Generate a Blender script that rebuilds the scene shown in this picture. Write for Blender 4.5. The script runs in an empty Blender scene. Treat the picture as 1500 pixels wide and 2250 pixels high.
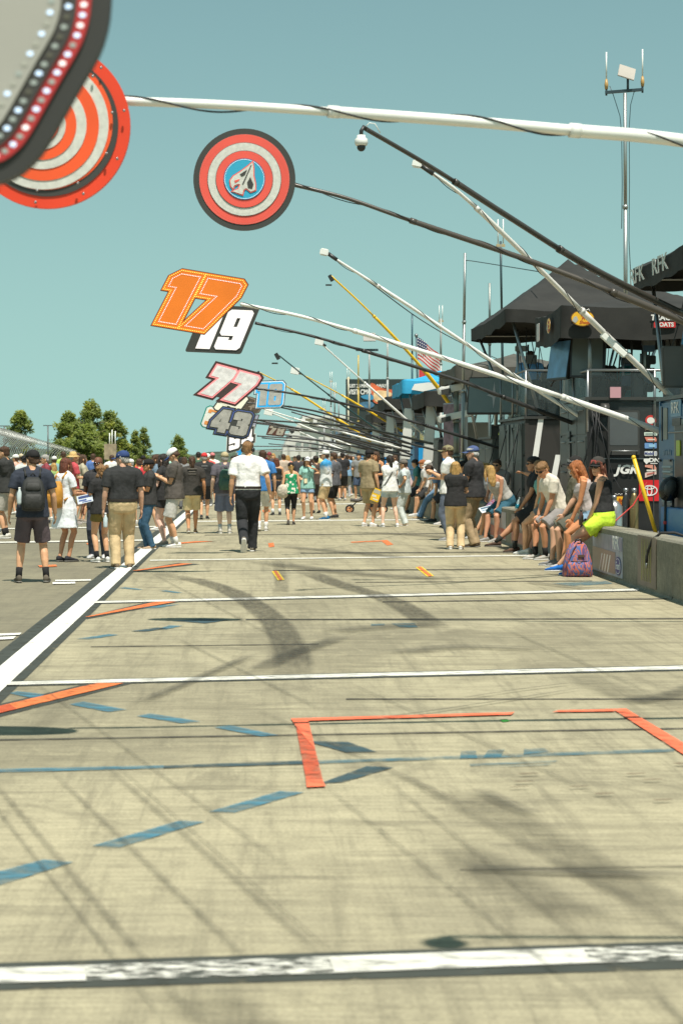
import bpy, bmesh, math, random
from math import sin, cos, pi, radians
from mathutils import Vector, Matrix, noise
random.seed(7)
SC = bpy.context.scene
COL = SC.collection

# ---------------------------------------------------------------- camera
F = 4400.0            # focal length in photo pixels (photo 1500 x 2250)
VX, HY, CZ = 550.0, 1005.0, 1.6
cam_d = bpy.data.cameras.new('camera')
cam = bpy.data.objects.new('camera', cam_d); COL.objects.link(cam)
cam.location = (0, 0, CZ); cam.rotation_euler = (radians(90), 0, 0)
cam_d.sensor_fit = 'VERTICAL'; cam_d.sensor_height = 36.0; cam_d.sensor_width = 24.0
cam_d.lens = F / 2250 * 36
cam_d.shift_x = (750 - VX) / 2250; cam_d.shift_y = -(1125 - HY) / 2250
cam_d.clip_start = 0.1; cam_d.clip_end = 6000
cam_d.dof.use_dof = True; cam_d.dof.focus_distance = 31.0; cam_d.dof.aperture_fstop = 5.0
SC.camera = cam
SC.render.resolution_x, SC.render.resolution_y = 682, 1024

# ---------------------------------------------------------------- sky, sun, exposure
SUN_H = Vector((0.12, -0.43, 1.0)).normalized()      # towards the sun
elev = math.asin(SUN_H.z); azim = math.atan2(SUN_H.x, SUN_H.y)
W = bpy.data.worlds.new('World'); SC.world = W; W.use_nodes = True
wn, wl = W.node_tree.nodes, W.node_tree.links
wn.clear()
sky = wn.new('ShaderNodeTexSky'); sky.sky_type = 'NISHITA'; sky.sun_disc = False
sky.sun_elevation = elev; sky.sun_rotation = azim
sky.altitude = 300; sky.air_density = 1.0; sky.dust_density = 0.4; sky.ozone_density = 1.0
tint = wn.new('ShaderNodeMix'); tint.data_type = 'RGBA'; tint.blend_type = 'MULTIPLY'
tint.inputs[0].default_value = 1.0
tint.inputs[7].default_value = (0.96, 1.07, 0.705, 1)
vc = wn.new('ShaderNodeTexCoord'); sp = wn.new('ShaderNodeSeparateXYZ'); cb = wn.new('ShaderNodeCombineXYZ')      # lift the horizon band: a clear, even late summer sky
def wm(op, a, b):
    q = wn.new('ShaderNodeMath'); q.operation = op
    for i, s in enumerate((a, b)):
        if s is None: continue
        if isinstance(s, float): q.inputs[i].default_value = s
        else: wl.new(s, q.inputs[i])
    return q.outputs[0]
wl.new(vc.outputs['Generated'], sp.inputs[0])
zl = wm('ADD', wm('SQRT', wm('ADD', wm('MULTIPLY', sp.outputs[2], sp.outputs[2]), 0.0225), None), 0.02)
for i in (0, 1): wl.new(sp.outputs[i], cb.inputs[i])
wl.new(zl, cb.inputs[2]); wl.new(cb.outputs[0], sky.inputs['Vector'])
bg = wn.new('ShaderNodeBackground'); bg.inputs[1].default_value = 0.114
wo = wn.new('ShaderNodeOutputWorld')
wl.new(sky.outputs[0], tint.inputs[6]); wl.new(tint.outputs[2], bg.inputs[0]); wl.new(bg.outputs[0], wo.inputs[0])
sd = bpy.data.lights.new('sun', 'SUN'); sd.energy = 4.6; sd.angle = radians(0.53); sd.color = (1.0, 0.955, 0.86)
sun = bpy.data.objects.new('sun', sd); COL.objects.link(sun)
sun.rotation_euler = SUN_H.to_track_quat('Z', 'Y').to_euler(); sun.location = (3, -8, 30)
SC.view_settings.view_transform = 'Standard'; SC.view_settings.look = 'None'
SC.view_settings.exposure = 0.32; SC.view_settings.gamma = 1.0
SC.cycles.max_bounces = 6; SC.cycles.transparent_max_bounces = 12
SC.cycles.use_denoising = True

def P(x, y, Y):
    return Vector(((x - VX) * Y / F, Y, CZ - (y - HY) * Y / F))
def G(x, y, z=0.0):
    Y = CZ * F / (y - HY)
    return Vector(((x - VX) * Y / F, Y, z))

# ---------------------------------------------------------------- materials
MATS = {}
def lin(r, g, b):
    f = lambda c: (c / 255 / 12.92) if c <= 10 else ((c / 255 + .055) / 1.055) ** 2.4
    return (f(r), f(g), f(b))
def mat(name, col, rough=0.6, metal=0.0, var=0.12, scale=6.0, bump=0.0, bscale=None, emit=0.0, alpha=1.0, spec=0.5, stretch=None, coat=0.0):
    key = (name, tuple(round(c, 3) for c in col), rough, metal, var, scale, bump, emit, alpha, stretch)
    if key in MATS: return MATS[key]
    m = bpy.data.materials.new(name); m.use_nodes = True
    n, l = m.node_tree.nodes, m.node_tree.links
    b = n['Principled BSDF']
    b.inputs['Roughness'].default_value = rough; b.inputs['Metallic'].default_value = metal
    b.inputs['Specular IOR Level'].default_value = spec
    b.inputs['Coat Weight'].default_value = coat
    b.inputs['Base Color'].default_value = (*col, 1)
    tc = n.new('ShaderNodeTexCoord'); src = tc.outputs['Object']
    if stretch:
        mp = n.new('ShaderNodeMapping'); mp.inputs['Scale'].default_value = stretch
        l.new(src, mp.inputs[0]); src = mp.outputs[0]
    if var > 0:
        t = n.new('ShaderNodeTexNoise'); t.inputs['Scale'].default_value = scale; t.inputs['Detail'].default_value = 5
        l.new(src, t.inputs['Vector'])
        r = n.new('ShaderNodeMapRange'); r.inputs[1].default_value = 0.3; r.inputs[2].default_value = 0.7
        r.inputs[3].default_value = 1 - var; r.inputs[4].default_value = 1 + var
        l.new(t.outputs[0], r.inputs[0])
        mx = n.new('ShaderNodeMix'); mx.data_type = 'RGBA'; mx.blend_type = 'MULTIPLY'; mx.inputs[0].default_value = 1
        mx.inputs[6].default_value = (*col, 1); l.new(r.outputs[0], mx.inputs[7])
        l.new(mx.outputs[2], b.inputs['Base Color'])
    if bump > 0:
        t2 = n.new('ShaderNodeTexNoise'); t2.inputs['Scale'].default_value = bscale or scale * 2; t2.inputs['Detail'].default_value = 4
        l.new(src, t2.inputs['Vector'])
        bp = n.new('ShaderNodeBump'); bp.inputs['Strength'].default_value = bump; bp.inputs['Distance'].default_value = 0.03
        l.new(t2.outputs[0], bp.inputs['Height']); l.new(bp.outputs[0], b.inputs['Normal'])
    if emit > 0:
        b.inputs['Emission Color'].default_value = (*col, 1); b.inputs['Emission Strength'].default_value = emit
    if alpha < 1: b.inputs['Alpha'].default_value = alpha
    MATS[key] = m
    return m
def cloth(c, bump=0.5): return mat('cloth', c, 0.85, 0, 0.18, 7, bump, 9, spec=0.2)
def metal(c, r=0.35): return mat('metal', c, r, 0.85, 0.08, 3)
def paint(c, r=0.4): return mat('paint', c, r, 0, 0.07, 2.5)
BLACKP = paint((0.028, 0.028, 0.027), 0.4)
BLACKC = mat('canvas', (0.024, 0.023, 0.020), 0.85, 0, 0.25, 2.5, 0.35, 3)
ALU = metal((0.62, 0.61, 0.57), 0.38)
STEEL = metal((0.30, 0.31, 0.31), 0.4)
WHITEP = paint((0.80, 0.79, 0.74), 0.35)
RUBBER = mat('rubber', (0.02, 0.02, 0.02), 0.75)
CABLE = mat('cable', (0.015, 0.015, 0.016), 0.6, 0, 0)
GLASS = mat('glass', (0.12, 0.15, 0.15), 0.08, 0, 0, alpha=0.16, spec=0.3)

# ---------------------------------------------------------------- mesh builder
class MB:
    def __init__(s): s.v = []; s.f = []; s.m = []; s.sm = []; s.mats = []
    def mi(s, m):
        if m not in s.mats: s.mats.append(m)
        return s.mats.index(m)
    def add(s, vs, fs, m=None, smooth=False):
        o = len(s.v); k = s.mi(m) if m else 0
        s.v += [Vector(p) for p in vs]
        for f in fs: s.f.append([i + o for i in f]); s.m.append(k); s.sm.append(smooth)
        return s
    def box(s, c, d, m=None, R=None, bev=0.0):
        hx, hy, hz = d[0] / 2, d[1] / 2, d[2] / 2
        c = Vector(c)
        if bev > 0:
            bm = bmesh.new(); bmesh.ops.create_cube(bm, size=1)
            for v in bm.verts: v.co = Vector((v.co.x * d[0], v.co.y * d[1], v.co.z * d[2]))
            bmesh.ops.bevel(bm, geom=bm.edges[:], offset=bev, segments=2, affect='EDGES')
            bm.verts.index_update()
            vs = [v.co.copy() for v in bm.verts]; fs = [[v.index for v in f.verts] for f in bm.faces]; bm.free()
        else:
            vs = [Vector((x, y, z)) for z in (-hz, hz) for y in (-hy, hy) for x in (-hx, hx)]
            fs = [(0, 2, 3, 1), (4, 5, 7, 6), (0, 1, 5, 4), (2, 6, 7, 3), (0, 4, 6, 2), (1, 3, 7, 5)]
        vs = [(R @ v if R else v) + c for v in vs]
        return s.add(vs, fs, m)
    def b2(s, lo, hi, m=None, bev=0.0):
        lo, hi = Vector(lo), Vector(hi)
        return s.box((lo + hi) / 2, hi - lo, m, None, bev)
    def loft(s, rings, m=None, smooth=True, cap=True, dome=0.0):
        """rings: list of lists of Vectors, same length"""
        n = len(rings[0]); vs = [p for r in rings for p in r]; fs = []
        for i in range(len(rings) - 1):
            for j in range(n):
                k = (j + 1) % n
                fs.append((i * n + j, i * n + k, (i + 1) * n + k, (i + 1) * n + j))
        if cap:
            for idx, base in ((0, 0), (-1, (len(rings) - 1) * n)):
                c = sum(rings[idx], Vector()) / n
                if dome:
                    c2 = sum(rings[1 if idx == 0 else -2], Vector()) / n
                    d = (c - c2); 
                    if d.length > 1e-6: c = c + d.normalized() * dome
                vs.append(c); ci = len(vs) - 1
                for j in range(n):
                    k = (j + 1) % n
                    fs.append((ci, base + k, base + j) if idx == 0 else (ci, base + j, base + k))
        return s.add(vs, fs, m, smooth)
    def tube(s, pts, r, m=None, n=8, cap=True, dome=0.0, flat=None):
        pts = [Vector(p) for p in pts]; k = len(pts)
        rs = r if isinstance(r, (list, tuple)) else [r] * k
        rings = []; up = None
        for i, p in enumerate(pts):
            t = (pts[min(i + 1, k - 1)] - pts[max(i - 1, 0)]).normalized()
            if up is None:
                up = Vector((0, 0, 1)) if abs(t.z) < 0.9 else Vector((0, 1, 0))
            a = t.cross(up)
            if a.length < 1e-4: a = t.cross(Vector((1, 0.1, 0)))
            a.normalize(); b = a.cross(t).normalized(); up = b
            rings.append([p + (a * cos(2 * pi * j / n) + b * sin(2 * pi * j / n)) * rs[i] for j in range(n)])
        return s.loft(rings, m, True, cap, dome)
    def cyl(s, p0, p1, r, m=None, n=12, r1=None): return s.tube([p0, p1], [r, r if r1 is None else r1], m, n)
    def ell(s, c, r, m=None, n=12, k=7, R=None):
        c = Vector(c); rings = []
        for i in range(1, k):
            a = -pi / 2 + pi * i / k
            rg = []
            for j in range(n):
                v = Vector((r[0] * cos(a) * cos(2 * pi * j / n), r[1] * cos(a) * sin(2 * pi * j / n), r[2] * sin(a)))
                rg.append(c + (R @ v if R else v))
            rings.append(rg)
        s.loft(rings, m, True, False)
        o = len(s.v) - n * (k - 1)
        for sgn, base in ((-1, 0), (1, (k - 2) * n)):
            v = Vector((0, 0, sgn * r[2])); s.v.append(c + (R @ v if R else v)); ci = len(s.v) - 1
            for j in range(n):
                q = (j + 1) % n
                s.f.append([ci, o + base + q, o + base + j] if sgn < 0 else [ci, o + base + j, o + base + q])
                s.m.append(s.mi(m) if m else 0); s.sm.append(True)
        return s
    def quad(s, pts, m=None): return s.add(pts, [tuple(range(len(pts)))], m)
    def prism(s, poly, ext, m=None):
        """poly: list of Vectors (planar), ext: extrusion Vector"""
        n = len(poly); ext = Vector(ext)
        vs = [Vector(p) for p in poly] + [Vector(p) + ext for p in poly]
        fs = [tuple(range(n))[::-1], tuple(range(n, 2 * n))] + [(i, (i + 1) % n, n + (i + 1) % n, n + i) for i in range(n)]
        return s.add(vs, fs, m)
    def mesh(s, name, org=(0, 0, 0)):
        o = Vector(org); me = bpy.data.meshes.new(name)
        me.from_pydata([p - o for p in s.v], [], s.f)
        for m in s.mats: me.materials.append(m)
        me.polygons.foreach_set('material_index', s.m); me.polygons.foreach_set('use_smooth', s.sm)
        me.update(); return me
    def build(s, name, parent=None, m=None, fixn=True):
        root = parent
        while root is not None and root.parent is not None: root = root.parent
        org = root.location if root is not None else Vector((0, 0, 0))
        if parent is None:
            lo = Vector((min(p.x for p in s.v), min(p.y for p in s.v), min(p.z for p in s.v)))
            hi = Vector((max(p.x for p in s.v), max(p.y for p in s.v), max(p.z for p in s.v)))
            org = Vector(((lo.x + hi.x) / 2, (lo.y + hi.y) / 2, lo.z))
        if m and not s.mats: s.mats = [m]
        me = s.mesh(name, org)
        if fixn:
            bm = bmesh.new(); bm.from_mesh(me); bmesh.ops.recalc_face_normals(bm, faces=bm.faces[:]); bm.to_mesh(me); bm.free()
        o = bpy.data.objects.new(name, me); COL.objects.link(o)
        if parent is None: o.location = org
        else: o.parent = parent
        return o
def tag(o, label, cat, group=None):
    o['label'] = label; o['category'] = cat
    if group: o['group'] = group
    return o
def empty(name, loc, label, cat, group=None):
    o = bpy.data.objects.new(name, None); COL.objects.link(o); o.location = loc; o.empty_display_size = 0.1
    return tag(o, label, cat, group)
def struct(o, kind='structure'): o['kind'] = kind; return o

def curve_mesh(splines, thick, Mx, mater, name='shape'):
    """2-D closed polygons (with holes) -> filled, extruded, transformed mesh (verts list, faces)"""
    c = bpy.data.curves.new(name, 'CURVE'); c.dimensions = '2D'; c.fill_mode = 'BOTH'; c.extrude = thick / 2
    for sp in splines:
        q = c.splines.new('POLY'); q.points.add(len(sp) - 1); q.use_cyclic_u = True
        for i, p in enumerate(sp): q.points[i].co = (p[0], p[1], 0, 1)
    o = bpy.data.objects.new(name, c); me = bpy.data.meshes.new_from_object(o)
    vs = [Mx @ v.co for v in me.vertices]; fs = [list(p.vertices) for p in me.polygons]
    bpy.data.objects.remove(o); bpy.data.curves.remove(c); bpy.data.meshes.remove(me)
    return vs, fs
def text_geo(body, size, Mx, thick=0.004, shear=0.0, bold=0.0, wide=1.0, align='CENTER'):
    c = bpy.data.curves.new('lettering', 'FONT'); c.body = body; c.size = size; c.extrude = thick / 2
    c.shear = shear; c.offset = bold; c.align_x = align; c.align_y = 'CENTER'; c.resolution_u = 3
    o = bpy.data.objects.new('lettering', c); me = bpy.data.meshes.new_from_object(o)
    S = Matrix.Diagonal((wide, 1, 1, 1))
    vs = [Mx @ (S @ v.co) for v in me.vertices]; fs = [list(p.vertices) for p in me.polygons]
    bpy.data.objects.remove(o); bpy.data.curves.remove(c); bpy.data.meshes.remove(me)
    return vs, fs
def frame(loc, xdir=(1, 0, 0), ydir=(0, 0, 1)):
    """matrix whose local x runs along xdir and y along ydir, z towards the viewer side"""
    x = Vector(xdir).normalized(); y = Vector(ydir).normalized(); z = x.cross(y).normalized(); y = z.cross(x)
    M = Matrix((x, y, z)).transposed().to_4x4(); M.translation = Vector(loc); return M
def offs(poly, d):
    """miter offset of a polygon; positive d grows a counter-clockwise outline"""
    n = len(poly); out = []
    for i in range(n):
        a, b, c = Vector(poly[i - 1]), Vector(poly[i]), Vector(poly[(i + 1) % n])
        e1 = (b - a).normalized(); e2 = (c - b).normalized()
        n1 = Vector((e1.y, -e1.x)); n2 = Vector((e2.y, -e2.x))
        h = (n1 + n2)
        if h.length < 1e-3: h = n1
        h.normalize(); k = d / max(0.5, h.dot(n1))
        out.append((b.x + h.x * k, b.y + h.y * k))
    return out
def area(p): return sum(p[i - 1][0] * p[i][1] - p[i][0] * p[i - 1][1] for i in range(len(p))) / 2
def circ(cx, cy, r, n=48): return [(cx + r * cos(2 * pi * i / n), cy + r * sin(2 * pi * i / n)) for i in range(n)]
def rrect(w, h, r, n=5, cx=0, cy=0):
    out = []
    for qx, qy, a0 in ((1, 1, 0), (-1, 1, 90), (-1, -1, 180), (1, -1, 270)):
        for i in range(n + 1):
            a = radians(a0 + 90 * i / n)
            out.append((cx + qx * (w / 2 - r) + r * cos(a), cy + qy * (h / 2 - r) + r * sin(a)))
    return out
# ---------------------------------------------------------------- ground
def ground_mat(name, c1, c2, stain, streak=True):
    m = bpy.data.materials.new(name); m.use_nodes = True
    n, l = m.node_tree.nodes, m.node_tree.links
    b = n['Principled BSDF']; b.inputs['Roughness'].default_value = 0.85; b.inputs['Specular IOR Level'].default_value = 0.25
    tc = n.new('ShaderNodeTexCoord')
    def nz(scale, st, det=6, dist=0.0, rough=0.55, rot=None):
        mp = n.new('ShaderNodeMapping'); mp.inputs['Scale'].default_value = st; mp.inputs['Rotation'].default_value = (0, 0, random.uniform(-.08, .08) if rot is None else rot)
        mp.inputs['Location'].default_value = (random.uniform(0, 50), random.uniform(0, 50), 0)
        l.new(tc.outputs['Object'], mp.inputs[0])
        t = n.new('ShaderNodeTexNoise'); t.inputs['Scale'].default_value = scale; t.inputs['Detail'].default_value = det
        t.inputs['Distortion'].default_value = dist; t.inputs['Roughness'].default_value = rough
        l.new(mp.outputs[0], t.inputs['Vector']); return t.outputs[0]
    def rng(s, a, bb, c, d):
        r = n.new('ShaderNodeMapRange'); r.inputs[1].default_value = a; r.inputs[2].default_value = bb
        r.inputs[3].default_value = c; r.inputs[4].default_value = d; l.new(s, r.inputs[0]); return r.outputs[0]
    def mix(f, a, bb, t='MIX'):
        x = n.new('ShaderNodeMix'); x.data_type = 'RGBA'; x.blend_type = t
        if isinstance(f, float): x.inputs[0].default_value = f
        else: l.new(f, x.inputs[0])
        for s, i in ((a, 6), (bb, 7)):
            if isinstance(s, tuple): x.inputs[i].default_value = (*s, 1)
            else: l.new(s, x.inputs[i])
        return x.outputs[2]
    col = mix(rng(nz(0.5, (1, 0.5, 1), 6, 0.6), 0.38, 0.62, 0, 1), c1, c2)
    if streak:
        col = mix(rng(nz(1.4, (0.35, 1.6, 1), 6, 0.5, 0.62), 0.50, 0.70, 0, 0.60), col, stain)
        col = mix(rng(nz(2.6, (0.30, 2.2, 1), 7, 0.9, 0.68), 0.56, 0.70, 0, 0.70), col, stain)
        col = mix(rng(nz(0.9, (1.3, 0.8, 1), 7, 1.5, 0.7), 0.54, 0.66, 0, 0.5), col, stain)
        col = mix(rng(nz(0.33, (1.6, 0.45, 1), 5, 1.2), 0.50, 0.68, 0, 0.55), col, stain)
        col = mix(rng(nz(7, (0.22, 2.2, 1), 4), 0.5, 0.78, 0, 0.42), col, stain)
        col = mix(rng(nz(3, (0.3, 2.0, 1), 4), 0.56, 0.75, 0, 0.35), col, (c1[0] * 1.22, c1[1] * 1.22, c1[2] * 1.18))
    if streak:
        for rot, sc in ((.27, 2.4), (-.42, 2.0), (.62, 1.6)):
            col = mix(rng(nz(sc, (3.2, .16, 1), 7, .25, .72, rot), .53, .66, 0, .42), col, stain)
        col = mix(rng(nz(5.5, (1, 1, 1), 8, .6, .75), .52, .70, 0, .40), col, stain)
        col = mix(rng(nz(3.5, (1, .7, 1), 8, .6, .75), .55, .72, 0, .45), col, (c1[0] * 1.22, c1[1] * 1.22, c1[2] * 1.2))
    if streak: col = mix(1.0, col, rng(nz(22, (.13, 1.6, 1), 5, .4, .7), 0.30, 0.70, 0.80, 1.20), 'MULTIPLY')
    col = mix(rng(nz(38, (1, 1, 1), 6, 0, .7), .60, .72, 0, .5), col, stain)
    fine = nz(90, (.7, 1, 1), 4)
    col = mix(1.0, col, rng(fine, 0.3, 0.7, 0.78, 1.20), 'MULTIPLY')
    l.new(col, b.inputs['Base Color'])
    bp = n.new('ShaderNodeBump'); bp.inputs['Strength'].default_value = 0.25; bp.inputs['Distance'].default_value = 0.01
    l.new(fine, bp.inputs['Height']); l.new(bp.outputs[0], b.inputs['Normal'])
    return m
def sheet(name, pts, z, m, kind='structure'):
    mb = MB(); mb.quad([Vector((p[0], p[1], z)) for p in pts], m); o = mb.build(name); o['kind'] = kind
    return o
ASPH = ground_mat('asphalt', (0.262, 0.234, 0.158), (0.226, 0.203, 0.137), (0.165, 0.148, 0.105))
CONC = ground_mat('concrete', (0.415, 0.368, 0.242), (0.360, 0.320, 0.214), (0.180, 0.160, 0.108))
GRASSM = ground_mat('grass_ground', (0.10, 0.13, 0.05), (0.14, 0.15, 0.06), (0.08, 0.09, 0.04), False)
sheet('ground', [(-2500, -60), (2500, -60), (2500, 4000), (-2500, 4000)], -0.012, GRASSM)
sheet('pit_road', [(-30, -20), (28, -20), (28, 420), (-30, 420)], -0.006, ASPH)
sheet('pit_pavement', [(-1.80, -12), (4.80, -12), (4.80, 300), (-1.80, 300)], 0.0, CONC)

def worn(name, col, amt=0.35, scale=5.0, st=(1, 1, 1), soft=0.08, under=None, alpha=1.0, attr=False):
    m = bpy.data.materials.new(name); m.use_nodes = True
    n, l = m.node_tree.nodes, m.node_tree.links
    b = n['Principled BSDF']; b.inputs['Roughness'].default_value = 0.8; b.inputs['Specular IOR Level'].default_value = 0.3
    tc = n.new('ShaderNodeTexCoord'); mp = n.new('ShaderNodeMapping'); mp.inputs['Scale'].default_value = st
    l.new(tc.outputs['Object'], mp.inputs[0])
    t = n.new('ShaderNodeTexNoise'); t.inputs['Scale'].default_value = scale; t.inputs['Detail'].default_value = 8; t.inputs['Roughness'].default_value = 0.65
    l.new(mp.outputs[0], t.inputs['Vector'])
    r = n.new('ShaderNodeMapRange'); c = 0.30 + 0.4 * amt
    r.inputs[1].default_value = c - soft; r.inputs[2].default_value = c + soft; r.inputs[3].default_value = 0; r.inputs[4].default_value = alpha
    l.new(t.outputs[0], r.inputs[0]); a = r.outputs[0]
    if attr:
        at = n.new('ShaderNodeAttribute'); at.attribute_name = 'wear'
        mu = n.new('ShaderNodeMath'); mu.operation = 'MULTIPLY'; l.new(a, mu.inputs[0]); l.new(at.outputs['Fac'], mu.inputs[1]); a = mu.outputs[0]
    l.new(a, b.inputs['Alpha'])
    t2 = n.new('ShaderNodeTexNoise'); t2.inputs['Scale'].default_value = scale * 0.7; t2.inputs['Detail'].default_value = 5
    l.new(mp.outputs[0], t2.inputs['Vector'])
    r2 = n.new('ShaderNodeMapRange'); r2.inputs[1].default_value = .3; r2.inputs[2].default_value = .7; r2.inputs[3].default_value = .8; r2.inputs[4].default_value = 1.15
    l.new(t2.outputs[0], r2.inputs[0])
    x = n.new('ShaderNodeMix'); x.data_type = 'RGBA'; x.blend_type = 'MULTIPLY'; x.inputs[0].default_value = 1
    x.inputs[6].default_value = (*col, 1); l.new(r2.outputs[0], x.inputs[7]); l.new(x.outputs[2], b.inputs['Base Color'])
    return m
PW = worn('white_paint', (0.78, 0.76, 0.68), 0.08, 6, (1, 1, 1), .07)
PWL = worn('dusty_white_paint', (0.70, 0.68, 0.60), 0.24, 9, (.6, 1.6, 1), .10)
PWW = worn('worn_white_paint', (0.72, 0.70, 0.62), 0.50, 16, (0.6, 1.8, 1), .07)
PK = worn('black_paint', (0.060, 0.066, 0.056), 0.12, 6, (1, 1, 1), .12, alpha=0.92)
PO = worn('orange_paint', (0.70, 0.19, 0.06), 0.16, 8, (1, 1, 1), .14)
PR = worn('red_orange_paint', (0.82, 0.17, 0.08), 0.12, 8, (1, 1, 1), .14)
PRW = worn('rubbed_orange_paint', (0.60, 0.11, 0.05), 0.28, 9, (1, 1, 1), .15, alpha=.9)
PB = worn('blue_paint', (0.065, 0.20, 0.27), 0.26, 7, (.7, 1.5, 1), .18, alpha=.85)
PBD = worn('dark_blue_paint', (0.045, 0.085, 0.10), 0.2, 5, (1, 1, 1), .16, alpha=.88)
PBF = worn('faded_blue_paint', (0.06, 0.17, 0.22), 0.40, 4, (1, 1, 1), .15, alpha=.75)
PY = worn('yellow_paint', (0.75, 0.55, 0.05), -0.05, 6, (1, 1, 1), .08)
PJ = worn('slab_line_dark', (0.06, 0.055, 0.045), 0.12, 4, (1, 1, 1), .2, alpha=.85)
RUB = worn('rubber_mark', (0.075, 0.07, 0.052), 0.34, 5, (1.1, 1.6, 1), .26, alpha=.34, attr=True)
RUBS = worn('fresh_rubber_mark', (0.06, 0.056, 0.045), 0.22, 6, (3, .8, 1), .24, alpha=.52, attr=True)
RUBX = worn('rubber_scuff', (0.05, 0.048, 0.04), 0.30, 5, (.4, 3.0, 1), .28, alpha=.55, attr=True)
STAIN = worn('brown_stain', (0.10, 0.05, 0.025), 0.12, 9, (1, 1, 1), .2, alpha=.6, attr=True)
GREENP = worn('green_paint', (0.05, 0.35, 0.05), 0.1, 9, (1, 1, 1), .1)

LAY = {'n': 0}
def mark(name, px, m, z=0.004):
    mb = MB(); mb.quad([G(x, y, z) for x, y in px], m); o = mb.build(name, fixn=False); o['kind'] = 'structure'; return o
def band(name, pts, w, m, z=0.004, soft=0.5):
    """strip on the ground along world points with a soft edge (wear attribute)"""
    pts = [Vector((p[0], p[1], z)) for p in pts]
    # resample smoothly
    q = []
    for i in range(len(pts) - 1):
        p0, p1, p2, p3 = pts[max(i - 1, 0)], pts[i], pts[i + 1], pts[min(i + 2, len(pts) - 1)]
        for k in range(8):
            t = k / 8
            q.append(0.5 * ((2 * p1) + (p2 - p0) * t + (2 * p0 - 5 * p1 + 4 * p2 - p3) * t * t + (3 * p1 - p0 - 3 * p2 + p3) * t ** 3))
    q.append(pts[-1]); n = len(q)
    vs, fs, wv = [], [], []
    cols = [(-0.5, 0), (-0.5 * soft, 1), (0.5 * soft, 1), (0.5, 0)]
    for i, p in enumerate(q):
        t = (q[min(i + 1, n - 1)] - q[max(i - 1, 0)]).normalized(); s = Vector((-t.y, t.x, 0))
        e = min(1, min(i, n - 1 - i) / max(1, n * 0.18)); ww = w[0] + (w[1] - w[0]) * i / (n - 1) if isinstance(w, tuple) else w
        for o, a in cols:
            v = p + s * o * ww; v.z = z; vs.append(v); wv.append(a * e)
    for i in range(n - 1):
        for j in range(3): fs.append((i * 4 + j, i * 4 + j + 1, i * 4 + j + 5, i * 4 + j + 4))
    mb = MB(); mb.add(vs, fs, m); o = mb.build(name, fixn=False); o['kind'] = 'structure'
    at = o.data.attributes.new('wear', 'FLOAT', 'POINT'); at.data.foreach_set('value', wv)
    return o
def gp(*px): return [G(x, y) for x, y in px]

# the long pit lane line and its dark edging
for nm, x0, x1, m, z in (('lane_line_edging', -2.06, -1.62, PK, 0.003), ('lane_line', -1.91, -1.70, PW, 0.007)):
    sheet(nm, [(x0, 1), (x1, 1), (x1, 190), (x0, 190)], z, m)
# stall lines across the pavement
def cross(l0, l1, th0, th1, m=PWL, edge=True, name='stall_line'):
    (xa, ya), (xb, yb) = l0, l1
    if edge: mark(name + '_edging', [(xa, ya - th0 * .85), (xb, yb - th1 * .85), (xb, yb + th1 * .8), (xa, ya + th0 * .8)], PK, 0.003)
    mark(name, [(xa, ya - th0 * .5), (xb, yb - th1 * .5), (xb, yb + th1 * .5), (xa, ya + th0 * .5)], m, 0.0075)
cross((2, 1504), (1640, 1465), 7, 8)
cross((200, 1324.5), (1402, 1296.5), 4.2, 4.2)
cross((330, 1232), (1165, 1221), 2.2, 2.2, edge=False)
cross((430, 1146), (1010, 1141.5), 2.2, 2.2, edge=False)
cross((470, 1110), (915, 1106), 1.6, 1.6, edge=False)
cross((-40, 1193), (345, 1187), 3, 3, edge=False)
cross((-40, 1163), (380, 1157), 2.2, 2.2, edge=False)
# wide worn line in front
mark('start_line_edging', [(-80, 2120), (1640, 2065), (1640, 2127), (-80, 2180)], PK, 0.003)
mark('start_line', [(-80, 2134), (184, 2126), (190, 2159), (-80, 2167)], PWL, 0.0075)
mark('start_line', [(184, 2126), (722, 2106), (735, 2142), (190, 2159)], PWW, 0.0075)
mark('start_line', [(722, 2106), (1278, 2087), (1302, 2120), (735, 2142)], PWL, 0.0075)
mark('start_line', [(1278, 2087), (1640, 2080), (1640, 2110), (1302, 2120)], PWW, 0.0075)
# orange entry stripes
for dark, oran in (([(-60, 1562), (205, 1500), (300, 1500), (-60, 1592)], [(-60, 1568), (212, 1503.5), (272, 1503.5), (-60, 1584)]),
                   ([(180, 1358), (330, 1322), (400, 1322), (192, 1361)], [(187, 1357), (343, 1323.5), (388, 1323.5), (196, 1357)]),
                   ([(284, 1256), (392, 1237), (440, 1240), (290, 1258)], [(291, 1255), (398, 1239), (424, 1239.5), (302, 1255)]),
                   ([(330, 1198), (440, 1189), (480, 1189), (338, 1199)], [(352, 1197), (430, 1190), (470, 1190), (362, 1198)])):
    mark('entry_stripe_edging', dark, PK, 0.0035); mark('entry_stripe', oran, PO, 0.009)
mark('entry_stripe_patch', [(-60, 1566), (22, 1550), (38, 1561), (-60, 1584)], PRW, 0.0105)
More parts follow.
